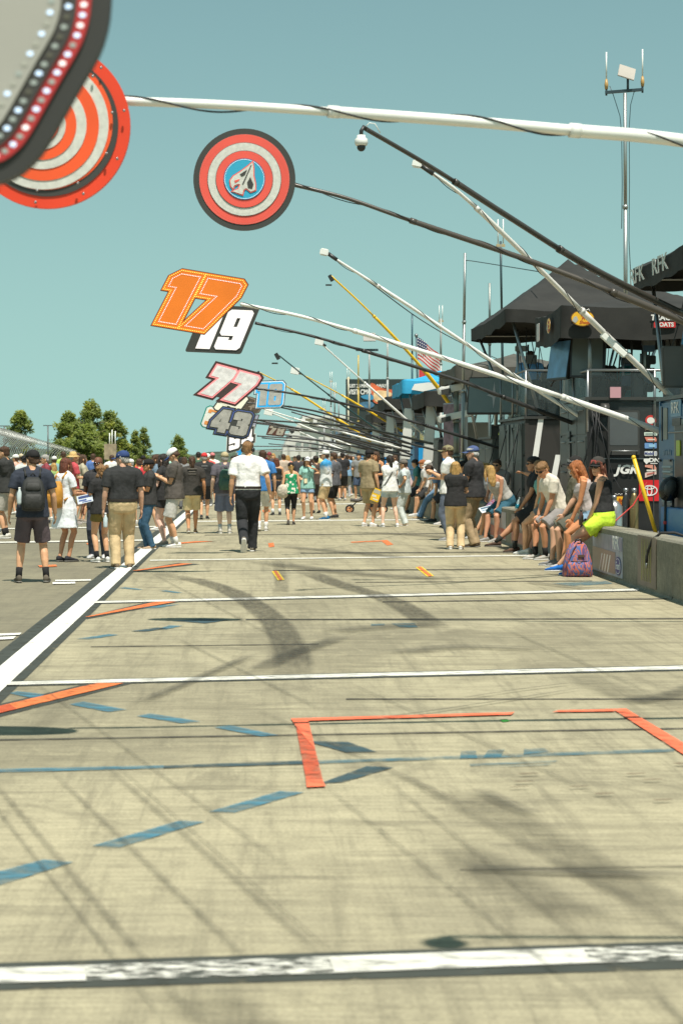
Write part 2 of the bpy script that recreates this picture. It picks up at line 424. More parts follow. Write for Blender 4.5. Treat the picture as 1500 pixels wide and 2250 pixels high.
# blue chevron dashes
for q in ([(22, 1525), (38, 1520), (100, 1527), (80, 1537)], [(152, 1549), (184, 1543), (280, 1561), (238, 1566)],
          [(300, 1575), (330, 1569), (442, 1587), (400, 1591)], [(470, 1600), (505, 1595), (612, 1617), (574, 1620)],
          [(458, 1786), (515, 1788), (668, 1743), (615, 1740)], [(202, 1861), (262, 1865), (450, 1808), (395, 1805)],
          [(-30, 1925), (-30, 1957), (162, 1897), (96, 1891)],
          [(168, 1405), (195, 1406), (262, 1396), (240, 1394)], [(345, 1384), (365, 1384), (402, 1376), (372, 1375)], [(300, 1338), (345, 1337), (395, 1329), (360, 1330)],
          [(262, 1293), (275, 1291), (316, 1296), (305, 1297)], [(350, 1299), (365, 1298), (402, 1303), (390, 1304)]):
    mark('stall_dash', q, PB, 0.0055)
for q in ([(672, 1630), (765, 1632), (828, 1654), (760, 1655)], [(700, 1724), (752, 1721), (866, 1688), (806, 1685)],
          [(288, 1388), (320, 1389), (372, 1381), (345, 1380)], [(378, 1365), (440, 1360), (505, 1363), (450, 1371)]):
    mark('stall_dash', q, PBD, 0.0055)
# orange bracket
mark('stall_bracket', [(639, 1582), (676, 1581), (692, 1648), (650, 1600)], PR, 0.0105)
mark('stall_bracket', [(650, 1600), (692, 1648), (709, 1718), (672, 1716)], PRW, 0.0105)
mark('stall_bracket', [(672, 1716), (709, 1718), (715, 1732), (674, 1734)], PR, 0.0105)
mark('stall_bracket', [(676, 1581), (1130, 1568), (1122, 1573.5), (677, 1587)], PR, 0.0105)
mark('stall_bracket', [(1212, 1568), (1225, 1564), (1345, 1561), (1350, 1566)], PR, 0.0105)
mark('stall_bracket', [(1345, 1561), (1374, 1560), (1560, 1672), (1560, 1700)], PR, 0.0105)
# faded blue line and faded stall number
mark('guide_line', [(-60, 1693), (360, 1684), (360, 1690), (-60, 1701)], PB, 0.006)
mark('guide_line', [(360, 1684), (700, 1672), (700, 1680), (360, 1690)], PBD, 0.006)
mark('guide_line', [(700, 1673), (1480, 1647), (1480, 1654), (700, 1680)], PBF, 0.006)
for q in ([(1012, 1653), (1045, 1652), (1048, 1668), (1010, 1669)], [(1072, 1650), (1108, 1649), (1100, 1664), (1060, 1667)],
          [(1150, 1648), (1196, 1646), (1206, 1654), (1150, 1660)], [(1030, 1681), (1225, 1673), (1220, 1677), (1034, 1686)],
          [(1045, 1688), (1150, 1684), (1215, 1680), (1200, 1684)], [(815, 1372), (845, 1371), (845, 1375), (815, 1376)],
          [(858, 1371), (910, 1370), (918, 1380), (880, 1380)], [(1210, 1283), (1330, 1277), (1345, 1283), (1260, 1289)]):
    mark('faded_number', q, PBF, 0.0065)
# small ticks
for a in ((597, 1256, 611, 1255, 625, 1275, 610, 1276), (912, 1247, 927, 1246, 953, 1266, 938, 1268)):
    p = [(a[i], a[i + 1]) for i in range(0, 8, 2)]; mark('stall_tick', p, PY, 0.0055)
    mark('stall_tick_core', [(p[0][0] + 4, p[0][1]), (p[1][0] - 4, p[1][1]), (p[2][0] - 4, p[2][1]), (p[3][0] + 4, p[3][1])], PO, 0.010)
for q in ([(589, 1194), (601, 1193), (603, 1202), (591, 1203)], [(836, 1188), (850, 1187), (864, 1197), (850, 1199)], [(770, 1191), (836, 1188), (838, 1190), (772, 1193)],
          [(576, 1121), (592, 1120), (594, 1125), (578, 1126)], [(84, 1243), (124, 1241), (126, 1245), (88, 1247)], [(190, 1194), (206, 1193), (208, 1196), (192, 1197)]):
    mark('stall_tick', q, PO, 0.0058)
for q in ([(122, 1275), (200, 1273.5), (200, 1276.5), (122, 1278)], [(116, 1280), (166, 1279), (166, 1283), (116, 1284)], [(-10, 1393.5), (48, 1391.5), (44, 1396), (-10, 1398)], [(-10, 1401), (36, 1399), (30, 1405), (-10, 1407)]):
    mark('timing_tick', q, PW, 0.0058)
mark('green_spot', [(1096, 1583), (1112, 1582), (1120, 1586), (1104, 1588)], GREENP, 0.006)
# slab joints and other thin dark lines across the pavement
for (xa, ya), (xb, yb), t in (((0, 1627), (1560, 1601), 1.6), ((540, 1362), (1560, 1360), 1.3), ((760, 1537), (1560, 1537), 1.2), ((200, 1422), (700, 1416), .8),
                              ((840, 1323), (1480, 1316), 1.2), ((600, 1254), (1290, 1250), .9), ((660, 1216), (1165, 1213), .8), ((450, 1176), (1080, 1172), .7), ((1010, 1913), (1560, 1905), .8), ((780, 1280), (1300, 1277), .7)):
    mark('slab_line', [(xa, ya - t), (xb, yb - t), (xb, yb + t), (xa, ya + t)], PJ, 0.0045)
# tyre rubber
band('tyre_mark', gp((330, 1258), (430, 1276), (500, 1298), (555, 1328), (598, 1362), (628, 1405), (645, 1455), (640, 1500)), 0.34, RUBS, 0.012, .7)
band('tyre_mark', gp((660, 1252), (740, 1283), (840, 1313), (905, 1345), (960, 1385)), 0.34, RUBS, 0.012, .7)
band('tyre_mark', gp((610, 1230), (618, 1275), (616, 1310)), 0.22, RUB, 0.0122, .6)
def rub(m, z, lst):
    for k, (pts, w) in enumerate(lst): band('tyre_mark' if m is RUB else 'rubber_scuff', gp(*pts), w, m, z + .0003 * (k % 9), .5)
# faint diagonal wheel tracks of cars leaving their stalls, each a pair of thin edges
rub(RUB, .0125, [([q[0][0], q[0][-1]], q[1]) for q in (([(-40, 1690), (120, 1850), (330, 2110), (440, 2260)], .045), ([(-70, 1700), (85, 1850), (270, 2110), (390, 2290)], .03), ([(105, 1690), (270, 1840), (440, 1990), (620, 2190)], .04), ([(225, 1680), (430, 1820), (640, 2010), (760, 2150)], .05),
 ([(250, 1680), (470, 1830), (680, 2020), (800, 2160)], .02), ([(860, 1695), (1080, 1800), (1260, 1920), (1560, 2080)], .10), ([(840, 1710), (1020, 1840), (1220, 2010), (1420, 2190)], .03), ([(700, 1720), (930, 1900), (1150, 2060), (1400, 2290)], .03),
 ([(560, 1560), (820, 1690), (1060, 1790)], .05), ([(380, 1400), (560, 1490), (720, 1570)], .05), ([(760, 1500), (900, 1580), (1100, 1670), (1400, 1790)], .04), ([(1100, 1380), (1230, 1440), (1440, 1530)], .05),
 ([(420, 2180), (520, 2230), (600, 2320)], .32), ([(60, 1490), (240, 1600), (470, 1760), (700, 1960)], .03), ([(330, 1260), (480, 1330), (640, 1420)], .04), ([(1440, 2190), (1480, 2220), (1560, 2300)], .04))])
rub(RUB, .0155, (([(1010, 1740), (1180, 1830), (1400, 1950)], .24), ([(1250, 1890), (1400, 1960), (1560, 2010)], .30), ([(980, 1850), (1150, 1960), (1300, 2030)], .3), ([(1250, 1480), (1380, 1530), (1540, 1560)], .4)))
rub(RUBX, .0185, (([(560, 1480), (640, 1440), (760, 1400)], .24), ([(720, 1390), (840, 1380), (960, 1374)], .5), ([(1010, 1540), (1140, 1520), (1260, 1505)], .05), ([(600, 1200), (760, 1215), (900, 1228)], .5), ([(760, 1170), (900, 1176), (1020, 1186)], .5), ([(560, 1235), (780, 1262), (1000, 1275)], .6),
 ([(1020, 1912), (1150, 1920), (1540, 1935)], .12), ([(1150, 1280), (1215, 1288), (1300, 1296)], .2), ([(1050, 1740), (1110, 1770), (1180, 1800)], .12), ([(1350, 1550), (1480, 1530), (1560, 1500)], .3), ([(820, 1585), (1000, 1560), (1290, 1515)], .05), ([(300, 1550), (420, 1500), (560, 1440)], .12), ([(860, 1440), (1000, 1425), (1180, 1430)], .4)))
rub(RUBS, .0215, (([(905, 1536), (930, 1537), (960, 1537)], .06),))
for x, y, w in ((1160, 1707, .03), (1150, 1724, .03), (1395, 1707, .03), (1432, 1720, .025), (1325, 1751, .03), (1455, 1765, .03), (1500, 1684, .04), (1270, 1735, .02), (1140, 1736, .02)):
    band('oil_stain', gp((x - 22, y + 1), (x, y), (x + 24, y - 1)), w * 1.6, STAIN, 0.0172, .5)
# ---------------------------------------------------------------- pit wall
WALLM = ground_mat('wall_concrete', (0.30, 0.28, 0.215), (0.24, 0.225, 0.175), (0.14, 0.13, 0.10))
WXF, WXB, WH = 4.72, 5.04, 0.67
mb = MB()
prof = [(WXF - .02, 0), (WXF, .03), (WXF, WH - .025), (WXF + .025, WH), (WXB - .025, WH), (WXB, WH - .025), (WXB, 0)]
ys = [2] + [2 + 3.4 * i for i in range(1, 42)]
for a, b in zip(ys[:-1], ys[1:]):
    mb.loft([[Vector((x, yy, z)) for x, z in prof] for yy in (a + .004, b - .004)], WALLM, False)
tag(mb.build('pit_wall'), 'long low grey concrete wall along the pit stalls that people sit on', 'wall')

def flatpanel(parent, name, Mx, poly, th, m, z0=0.0):
    vs, fs = curve_mesh([poly], th, Mx @ Matrix.Translation((0, 0, z0)), m)
    return MB().add(vs, fs, m).build(name, parent)
def lettering(parent, body, Mx, size, m, z0=0.012, shear=0, bold=0.0, wide=1.0, name='lettering'):
    vs, fs = text_geo(body, size, Mx @ Matrix.Translation((0, 0, z0)), 0.003, shear, bold, wide)
    return MB().add(vs, fs, m).build(name, parent)

WHT = paint((0.78, 0.76, 0.72), 0.5); REDP = paint((0.62, 0.03, 0.03)); YEL = paint((0.85, 0.47, 0.03)); BLU = paint((0.02, 0.16, 0.42)); CYB = paint((0.03, 0.32, 0.62))
def ellipse(a, b, n=28, cx=0, cy=0): return [(cx + a * cos(2 * pi * i / n), cy + b * sin(2 * pi * i / n)) for i in range(n)]
def wall_banner(y0, y1, col, label, fn=None, h=0.52):
    yc = (y0 + y1) / 2; w = y1 - y0
    Mx = frame((WXF - 0.006, yc, 0.06 + h / 2), (0, -1, 0), (0, 0, 1))
    r = empty('wall_banner', (WXF, yc, 0.05), label, 'banner', 'banners on the pit wall')
    flatpanel(r, 'banner_sheet', Mx, rrect(w, h, .01, 1), 0.006, mat('vinyl', col, 0.6, 0, .25, 3), 0)
    if fn: fn(r, Mx, w, h)
    return r
def rfk(r, M, w, h):
    dk = paint((0.25, 0.25, 0.33)); tn = paint((0.33, 0.24, 0.17))
    flatpanel(r, 'brown_field', M, [(-w * .5 + .02, -h * .5 + .03), (w * .28, -h * .5 + .03), (w * .28, h * .1), (-w * .5 + .02, h * .12)], .004, tn, .006)
    flatpanel(r, 'violet_field', M, [(w * .12, h * .16), (w * .49, h * .16), (w * .49, h * .49), (w * .12, h * .49)], .004, dk, .006)
    lettering(r, 'RFK', M @ Matrix.Translation((w * .31, h * .32, 0)), .24, WHT, .010, -.15, .006, 1.15)
    for k in range(4):
        flatpanel(r, 'stripe', M, [(-w * .25 + k * .2, -h * .45), (-w * .22 + k * .2, -h * .45), (-w * .13 + k * .2, h * .0), (-w * .16 + k * .2, h * .0)], .004, WHT, .010)
    e = flatpanel(r, 'emblem', M, ellipse(.21, .12, 28, w * .38, -h * .22), .004, paint((0.03, 0.05, 0.2)), .010)
    flatpanel(r, 'emblem_ring', M, ellipse(.185, .10, 28, w * .38, -h * .22), .003, WHT, .0125)
    flatpanel(r, 'emblem_core', M, ellipse(.17, .09, 28, w * .38, -h * .22), .003, paint((0.03, 0.05, 0.2)), .0145)
    lettering(r, 'Ford', M @ Matrix.Translation((w * .38, -h * .22, 0)), .14, WHT, .0175, .3, .002)
wall_banner(25.4, 27.6, (0.40, 0.39, 0.42), 'pale wall banner with team letters and a dark blue oval emblem beside the plaid backpack', rfk)
def greeny(r, M, w, h):
    for k in range(7): flatpanel(r, 'paint_streak', M, [(-.3 + k * .09, -h * .4 + .1 * (k % 3)), (-.285 + k * .09, -h * .4), (-.27 + k * .09, h * .3 - .1 * (k % 2)), (-.285 + k * .09, h * .45)], .003, paint((0.33, 0.33, 0.06)), .006)
wall_banner(23.3, 24.4, (0.20, 0.15, 0.11), 'brown weathered wall banner with faint yellow green streaks', greeny, .60)
def redband(txt):
    def fn(r, M, w, h):
        flatpanel(r, 'red_band', M, [(-w * .48, -h * .45), (w * .48, -h * .45), (w * .48, -h * .1), (-w * .48, -h * .05)], .003, paint((.45, .10, .06)), .006)
        for k in range(txt): flatpanel(r, 'slanted_stroke', M, [(-w * .4 + k * .22, h * .02), (-w * .37 + k * .22, h * .02), (-w * .30 + k * .22, h * .42), (-w * .33 + k * .22, h * .42)], .004, WHT, .008)
    return fn
wall_banner(33.5, 36.2, (0.33, 0.26, 0.22), 'red and tan wall banner under the bearded row of sitters', redband(9))
wall_banner(37.0, 39.4, (0.42, 0.40, 0.40), 'pale grey wall banner with a red band behind bent legs', redband(6))
wall_banner(30.6, 32.2, (0.07, 0.12, 0.13), 'dark teal wall banner behind the grey sneakers', None)
# hose over the wall
h = tag(MB().tube([(5.35, 23.3, .5), (5.1, 23.38, .67), (4.95, 23.4, .72), (4.80, 23.45, .715), (4.72, 23.55, .63), (4.685, 23.62, .5), (4.675, 23.65, .42), (4.672, 23.65, .36)], .016, RUBBER, 8).build('air_hose'), 'black rubber hose hanging over the wall top near the picture edge', 'hose')
MB().tube([(4.672, 23.65, .36), (4.672, 23.65, .29)], .011, STEEL, 8).build('nozzle', h)

# ---------------------------------------------------------------- pit signs on poles
DG = {
 '1': [[(.14, 0), (.48, 0), (.48, 1), (.12, 1), (0, .88), (0, .70), (.14, .70)]],
 '2': [[(0, 0), (.64, 0), (.64, .24), (.32, .24), (.64, .52), (.64, .93), (.57, 1), (.07, 1), (0, .93), (0, .66), (.26, .66), (.26, .77), (.37, .77), (.37, .60), (0, .26)]],
 '3': [[(0, .07), (.07, 0), (.56, 0), (.64, .08), (.64, .43), (.57, .5), (.64, .57), (.64, .92), (.56, 1), (.07, 1), (0, .93), (0, .68), (.26, .68), (.26, .77), (.37, .77), (.37, .60), (.2, .60), (.2, .41), (.37, .41), (.37, .23), (.26, .23), (.26, .32), (0, .32)]],
 '4': [[(.34, 0), (.60, 0), (.60, .2), (.70, .2), (.70, .42), (.60, .42), (.60, 1), (.30, 1), (0, .42), (0, .2), (.34, .2)], [(.22, .42), (.34, .68), (.34, .42)]],
 '5': [[(0, .07), (.07, 0), (.56, 0), (.64, .08), (.64, .58), (.56, .66), (.27, .66), (.27, .77), (.62, .77), (.62, 1), (0, 1), (0, .43), (.37, .43), (.37, .23), (.26, .23), (.26, .31), (0, .31)]],
 '7': [[(0, .66), (.0, 1), (.60, 1), (.66, .95), (.66, .74), (.38, 0), (.02, 0), (.30, .66)]],
 '8': [[(0, .07), (.07, 0), (.57, 0), (.64, .07), (.64, .43), (.58, .5), (.64, .57), (.64, .93), (.57, 1), (.07, 1), (0, .93), (0, .57), (.06, .5), (0, .43)], [(.26, .2), (.26, .4), (.38, .4), (.38, .2)], [(.26, .6), (.26, .8), (.38, .8), (.38, .6)]],
 '9': [[(0, .06), (.06, 0), (.58, 0), (.64, .06), (.64, .94), (.58, 1), (.06, 1), (0, .94), (0, .42), (.06, .36), (.38, .36), (.38, .22), (.26, .22), (.26, .29), (0, .29)], [(.26, .56), (.26, .82), (.38, .82), (.38, .56)]],
}
DG['6'] = [[(.64 - x, 1 - y) for x, y in c] for c in DG['9']]
HULL = {c: [[(0, .07), (.07, 0), (.57, 0), (.64, .07), (.64, .93), (.57, 1), (.07, 1), (0, .93)]] for c in '235689'}
HULL['4'] = [DG['4'][0]]
def ccw(p, want=True): return p if (area(p) > 0) == want else p[::-1]
def digit_loops(s, wide, gap=.12, hull=False):
    out = []; x = 0
    for ch in s:
        cs = HULL.get(ch, DG[ch]) if hull else DG[ch]; w = max(p[0] for p in cs[0])
        out.append([ccw([((px + x) * wide, py) for px, py in c], i == 0) for i, c in enumerate(cs)]); x += w + gap
    x -= gap
    return [[[(px - x * wide / 2, py - .5) for px, py in c] for c in d] for d in out], x * wide
def grown(d, o):
    res = []
    for i, c in enumerate(d):
        q = offs(c, o)
        if (area(q) > 0) == (area(c) > 0) and abs(area(q)) > 1e-4: res.append(q)
    return res
def led_geo(loops, step, r, Mx, z):
    mb = MB()
    for c in loops:
        for i in range(len(c)):
            a, b = Vector(c[i - 1]), Vector(c[i]); n = max(1, int((b - a).length / step))
            for k in range(n):
                p = a.lerp(b, k / n)
                mb.quad([Mx @ Vector((p.x + r * cos(t), p.y + r * sin(t), z)) for t in [j * pi / 3 for j in range(6)]])
    return mb
def pole_curve(pxs, n=14):
    """pxs: list of (x, y, Y) -> smooth world polyline"""
    pts = [P(*q) for q in pxs]; out = []
    for i in range(len(pts) - 1):
        p0, p1, p2, p3 = pts[max(i - 1, 0)], pts[i], pts[i + 1], pts[min(i + 2, len(pts) - 1)]
        for k in range(n):
            t = k / n
            out.append(0.5 * ((2 * p1) + (p2 - p0) * t + (2 * p0 - 5 * p1 + 4 * p2 - p3) * t * t + (3 * p1 - p0 - 3 * p2 + p3) * t ** 3))
    return out + [pts[-1]]
def add_pole(root, pts, r0, r1, m, steps=3, cable=True, name='pole'):
    n = len(pts); mb = MB()
    for s in range(steps):
        a, b = int((n - 1) * s / steps), int((n - 1) * (s + 1) / steps)
        r = r0 + (r1 - r0) * (s / max(1, steps - 1))
        mb.tube(pts[a:b + 1], r, m, 10)
        if s: mb.tube([pts[a], pts[a] + (pts[a + 1] - pts[a]).normalized() * .06], r * 1.10, m, 10)
    o = mb.build(name, root)
    if cable:
        q = []
        L = 0
        for i in range(len(pts) - 1):
            d = (pts[i + 1] - pts[i]); t = d.normalized(); u = t.cross(Vector((0, 0, 1))).normalized(); v = u.cross(t)
            rr = r0 + (r1 - r0) * i / n
            for k in range(4):
                p = pts[i] + d * k / 4; ph = (L + d.length * k / 4) * 7.0
                q.append(p + (u * sin(ph) + v * cos(ph)) * (rr * 1.10) + v * (0.010 * max(0, sin(ph * .37)) * -1))
            L += d.length
        MB().tube(q, r0 * .13 + .002, CABLE, 5).build('cable', root)
    return o
def sign(label, digits, cx, cy, Y, hpx, wide, shear, rot, layers, pole, pr, pm, plate=None, leds=None, th=.03, cable=True, yaw=0, steps=3, filler=None):
    s = Y / F; H = hpx * s
    c = P(cx, cy, Y); base = P(*pole[-1])
    r = empty('pit_sign', base, label, 'sign', 'numbered pit signs on poles')
    R2 = Matrix.Rotation(radians(rot), 4, 'Z'); Sh = Matrix(((1, shear, 0, 0), (0, 1, 0, 0), (0, 0, 1, 0), (0, 0, 0, 1)))
    Sc = Matrix.Diagonal((H, H, 1, 1))
    Mx = frame(c, (cos(radians(yaw)), sin(radians(yaw)), 0)) @ R2 @ Sh @ Sc
    ds, wtot = digit_loops(digits, wide); dh, _ = digit_loops(digits, wide, hull=True)
    z = 0
    if plate:
        vs, fs = curve_mesh([rrect(wtot + plate[0] * 2, 1 + plate[0] * 2, .06)], th, Mx, None); MB().add(vs, fs, plate[1]).build('backing_plate', r); z = th / 2
    else: z = -0.006
    for off, m, nm in layers:
        mb = MB()
        for di, d in enumerate(dh if off >= .035 else ds):
            vs, fs = curve_mesh(grown(d, off), .012, Mx @ Matrix.Translation((0, 0, z + .006 + .0022 * di)), None); mb.add(vs, fs, m)
        mb.build(nm, r); z += .0085
        Mx = Mx @ Matrix.Translation((0, 0, 0))
    if filler:
        vs, fs = curve_mesh([ccw([(px * wide - wtot / 2, py - .5) for px, py in filler[0]])], .012, Mx @ Matrix.Translation((0, 0, .004)), None); MB().add(vs, fs, filler[1]).build('backing', r)
    z += .010
    for off, step, rad, m in (leds or []):
        mb = MB()
        for d in ds:
            g = led_geo(grown(d, off), step, rad, Mx, z); mb.add(g.v, g.f, m)
        mb.build('led_row', r, fixn=False)
    add_pole(r, pole_curve(pole), pr[0], pr[1], pm, steps, cable)
    return r
LEDW = mat('led_white', (1.0, 0.95, 0.95), .3, 0, 0, emit=.45); LEDY = mat('led_yellow', (1.0, .75, .12), .3, 0, 0, emit=.9); LEDP = mat('led_pink', (1.0, .72, .78), .3, 0, 0, emit=.9)
LEDD = mat('led_unlit', (0.35, 0.36, 0.33), .3, 0, 0); LEDB = mat('led_blue_white', (.62, .78, 1.0), .3, 0, 0, emit=.6)
ORG = paint((0.85, 0.20, 0.012), .5); DKS = paint((0.045, 0.044, 0.038), .5)
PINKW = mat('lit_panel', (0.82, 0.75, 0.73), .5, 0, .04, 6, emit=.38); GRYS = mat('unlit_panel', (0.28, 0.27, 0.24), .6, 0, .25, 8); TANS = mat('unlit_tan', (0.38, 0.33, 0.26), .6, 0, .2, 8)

sign('orange sign board numbered 17 with rows of small lights, on a white pole', '17', 433, 664, 26.5, 114, 1.06, .32, -9.5,
     [(.10, paint((.10, .03, .01)), 'edge'), (.085, ORG, 'number_face')], [(528, 668, 26.7), (700, 705, 26.8), (1000, 795, 27), (1340, 908, 27.3), (1480, 960, 27.5)], (.024, .042), WHITEP,
     leds=[(.055, .034, .009, LEDY), (-.012, .03, .009, LEDP)])
sign('black slanted sign board with white number 19 below the orange board, on a black pole', '19', 489, 724, 32, 86, .98, .36, -2.5,
     [(.015, PINKW, 'number_face')], [(560, 710, 32.2), (720, 748, 32.3), (1000, 834, 32.5), (1150, 890, 32.7), (1300, 945, 33)], (.022, .036), paint((.03, .03, .028)), plate=(.11, DKS))
sign('white number 77 sign board with pink edge and dark backing', '77', 506, 846, 41, 66, 1.0, .30, -15,
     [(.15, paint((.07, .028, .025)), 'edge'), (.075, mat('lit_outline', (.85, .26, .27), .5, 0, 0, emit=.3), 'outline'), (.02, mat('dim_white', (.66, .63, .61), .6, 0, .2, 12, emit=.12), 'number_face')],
     [(550, 853, 41.2), (620, 861, 41.2), (760, 888, 41.5), (900, 925, 41.8), (1010, 958, 42), (1100, 985, 42.5)], (.022, .034), paint((.03, .03, .03)), filler=([(.34, 0), (.84, 0), (1.10, .68), (.58, .68)], paint((.07, .045, .04))))
sign('grey number 16 sign board with white and blue outlines', '16', 592, 867, 50, 45, .95, .14, 2,
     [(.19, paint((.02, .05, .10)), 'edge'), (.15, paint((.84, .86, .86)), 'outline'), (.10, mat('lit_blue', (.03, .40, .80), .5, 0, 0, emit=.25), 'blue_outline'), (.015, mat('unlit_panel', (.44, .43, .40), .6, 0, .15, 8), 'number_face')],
     [(608, 893, 50.2), (720, 920, 50.5), (830, 962, 51), (905, 985, 51.5)], (.020, .03), paint((.03, .03, .03)), cable=False)
sign('large grey number 43 sign board with black edge and a blue shadow line', '43', 507, 928, 46, 48, 1.12, .16, -9,
     [(.19, DKS, 'edge'), (.12, paint((.10, .16, .50)), 'blue_outline'), (.095, paint((.06, .06, .055)), 'inner_edge'), (.03, mat('unlit_panel', (.40, .38, .34), .6, 0, .2, 8), 'number_face')], [(555, 922, 46.2), (680, 930, 46.5), (800, 941, 47), (950, 975, 48)], (.022, .03), paint((.03, .035, .03)), cable=False)
sign('white number 54 sign board tilted upward low over the crowd', '54', 530, 966, 60, 31, 1.22, .36, 17,
     [(.20, paint((.75, .72, .66)), 'edge'), (.16, DKS, 'backing'), (.01, PINKW, 'number_face')], [(565, 958, 60.2), (700, 968, 60.5), (800, 985, 61), (900, 1003, 62)], (.022, .03), paint((.03, .03, .03)), cable=False)
sign('maroon number 78 sign board with tan figures', '78', 608, 945, 70, 20, 1.15, .25, -6,
     [(.02, TANS, 'number_face')], [(625, 945, 70.2), (720, 953, 70.5), (850, 985, 71)], (.022, .03), paint((.03, .03, .03)), plate=(.16, paint((.10, .035, .025))), cable=False)
sign('cream number 9 sign board half hidden below the pink edged board', '9', 508, 886, 52, 44, 1.75, .34, -18,
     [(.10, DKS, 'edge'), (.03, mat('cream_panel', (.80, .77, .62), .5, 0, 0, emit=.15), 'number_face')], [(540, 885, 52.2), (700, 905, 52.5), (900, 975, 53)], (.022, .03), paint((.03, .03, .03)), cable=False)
sign('brown number 23 sign board dark against the sky', '23', 556, 890, 58, 25, 1.0, .25, -18,
     [(.14, paint((.12, .08, .06)), 'edge'), (.06, paint((.28, .22, .17)), 'outline'), (-.02, paint((.10, .07, .05)), 'number_face')], [(575, 897, 58.2), (700, 935, 58.5), (880, 985, 59)], (.020, .028), WHITEP, cable=False)
sign('white number 3 sign board with teal edge and orange inner line', '3', 466, 918, 62, 40, 1.15, .10, -14,
     [(.14, paint((.02, .25, .20)), 'edge'), (.07, paint((.78, .76, .70)), 'number_face'), (-.06, paint((.80, .30, .08)), 'inner_line')], [(480, 925, 62.2), (620, 935, 62.5), (900, 992, 63)], (.020, .028), paint((.03, .03, .03)), cable=False)
sign('small pale violet sign board with a dark edge', '1', 553, 927, 64, 26, 1.3, .26, -4,
     [(.16, DKS, 'edge'), (.09, paint((.34, .34, .42)), 'number_face')], [(560, 930, 64.2), (700, 950, 64.5), (880, 998, 65)], (.020, .028), paint((.03, .03, .03)), cable=False)
sign('small orange sign board low behind the headset man', '2', 520, 980, 75, 15, 1.4, .2, 10,
     [(.16, DKS, 'edge'), (.10, paint((.8, .14, .03)), 'number_face')], [(530, 980, 75.2), (700, 985, 75.5), (850, 1010, 76)], (.02, .028), paint((.03, .03, .03)), cable=False)
sign('small blue sign board lowest in the stack of boards', '7', 527, 994, 85, 12, 1.6, .2, 14,
     [(.16, paint((.7, .7, .7)), 'edge'), (.08, paint((.02, .32, .7)), 'number_face')], [(535, 992, 85.2), (700, 992, 85.5), (830, 1012, 86)], (.02, .028), paint((.3, .3, .3)), cable=False)
sign('tiny white sign board marked 5 among the distant poles', '5', 666, 925, 90, 10, 1.0, .1, 0, [(.1, WHT, 'number_face')], [(670, 928, 90.2), (760, 950, 90.5), (840, 1000, 91)], (.02, .028), STEEL, cable=False)
sign('tiny white sign board marked 8 right of the other tiny one', '8', 692, 926, 95, 10, 1.0, .1, 0, [(.1, WHT, 'number_face')], [(696, 928, 95.2), (760, 945, 95.5), (830, 1000, 96)], (.02, .028), STEEL, cable=False)

# round target signs
def ring_sign(label, cx, cy, Y, Rpx, rings, pole, pr, pm, extra=None, cable=True):
    s = Y / F; c = P(cx, cy, Y); r = empty('pit_sign', P(*pole[-1]), label, 'sign', 'round target pit signs')
    Mx = frame(c)
    z = 0
    for k, (rad, m, nm, ox, oy) in enumerate(rings):
        vs, fs = curve_mesh([circ(ox * s, oy * s, rad * s, 72)], .035 if k == 0 else .006, Mx @ Matrix.Translation((0, 0, z)), None)
        MB().add(vs, fs, m).build(nm, r); z += .0205 if k == 0 else .004
    if extra: extra(r, Mx @ Matrix.Translation((0, 0, z)) @ Matrix.Diagonal((s, s, 1, 1)))
    add_pole(r, pole_curve(pole), pr[0], pr[1], pm, 3, cable); return r
TRED = paint((0.80, 0.10, 0.07), .5); TWH = mat('unlit_white', (.62, .61, .55), .6, 0, .12, 30); TBL = paint((0.03, 0.36, 0.55), .5); TOR = paint((0.88, 0.10, 0.02), .5); TOR2 = paint((0.80, 0.055, 0.015), .5); DK2 = paint((.05, .048, .042), .5)
def spade(r, Mx):
    def pl(nm, pts, m, z): vs, fs = curve_mesh([pts], .004, Mx @ Matrix.Translation((0, 0, z)), None); MB().add(vs, fs, m).build(nm, r)
    out = [(18, 37), (8, 28), (-8, 16), (-24, 6), (-31, -4), (-29, -16), (-25, -21), (-22, -14), (-14, -11), (-9, -12), (-13, -22), (-26, -27), (-8, -33), (-4, -34), (-2, -24), (4, -20), (14, -28), (24, -24), (24, -10), (20, 6), (20, 22)]
    pl('spade_outline', offs(out[::-1] if area(out) < 0 else out, 2.2), TRED, .003)
    pl('spade_face', out, TWH, .006)
    pl('spade_mark', [(-10, 10), (6, 20), (1, 8), (-6, 5)], DKS, .009)
    pl('spade_mark', [(6, -8), (13, 4), (20, -12), (17, -22), (8, -20)], DKS, .009)
    pl('spade_mark', [(14, 30), (16, 30), (-2, -12), (-5, -12)], DKS, .0095)
    pl('spade_mark', [(-22, -4), (-10, 0), (-12, -4), (-20, -9)], TRED, .009)
    for rad, m, st, q in ((43, LEDW, 2.9, .75), (98, LEDD, 3.6, .5), (80, LEDD, 3.6, .5), (64, LEDD, 3.6, .5)):
        g = led_geo([circ(0, 0, rad, int(2 * pi * rad / st))], 99, q, Mx, .003); MB().add(g.v, g.f, m).build('led_row', r, fixn=False)
ring_sign('round red and white target sign with a blue spade centre on a dark pole', 537, 395, 18, 112,
          [(112, DK2, 'rim', 0, 0), (99, TRED, 'red_ring', 0, 0), (81, DK2, 'ring_line', 0, 0), (80, TWH, 'white_ring', 0, 0), (63, DK2, 'ring_line', 0, 0), (62, TRED, 'red_ring', 0, 0), (45.5, paint((.03, .08, .2)), 'ring_line', 0, 0), (44, TBL, 'blue_disc', 0, 0)],
          [(640, 405, 18.1), (760, 435, 18.1), (900, 484, 18.1), (1160, 572, 18.2), (1340, 640, 18.2), (1520, 715, 18.3), (1700, 800, 18.5)], (.018, .033), paint((.075, .062, .05), .3), spade)
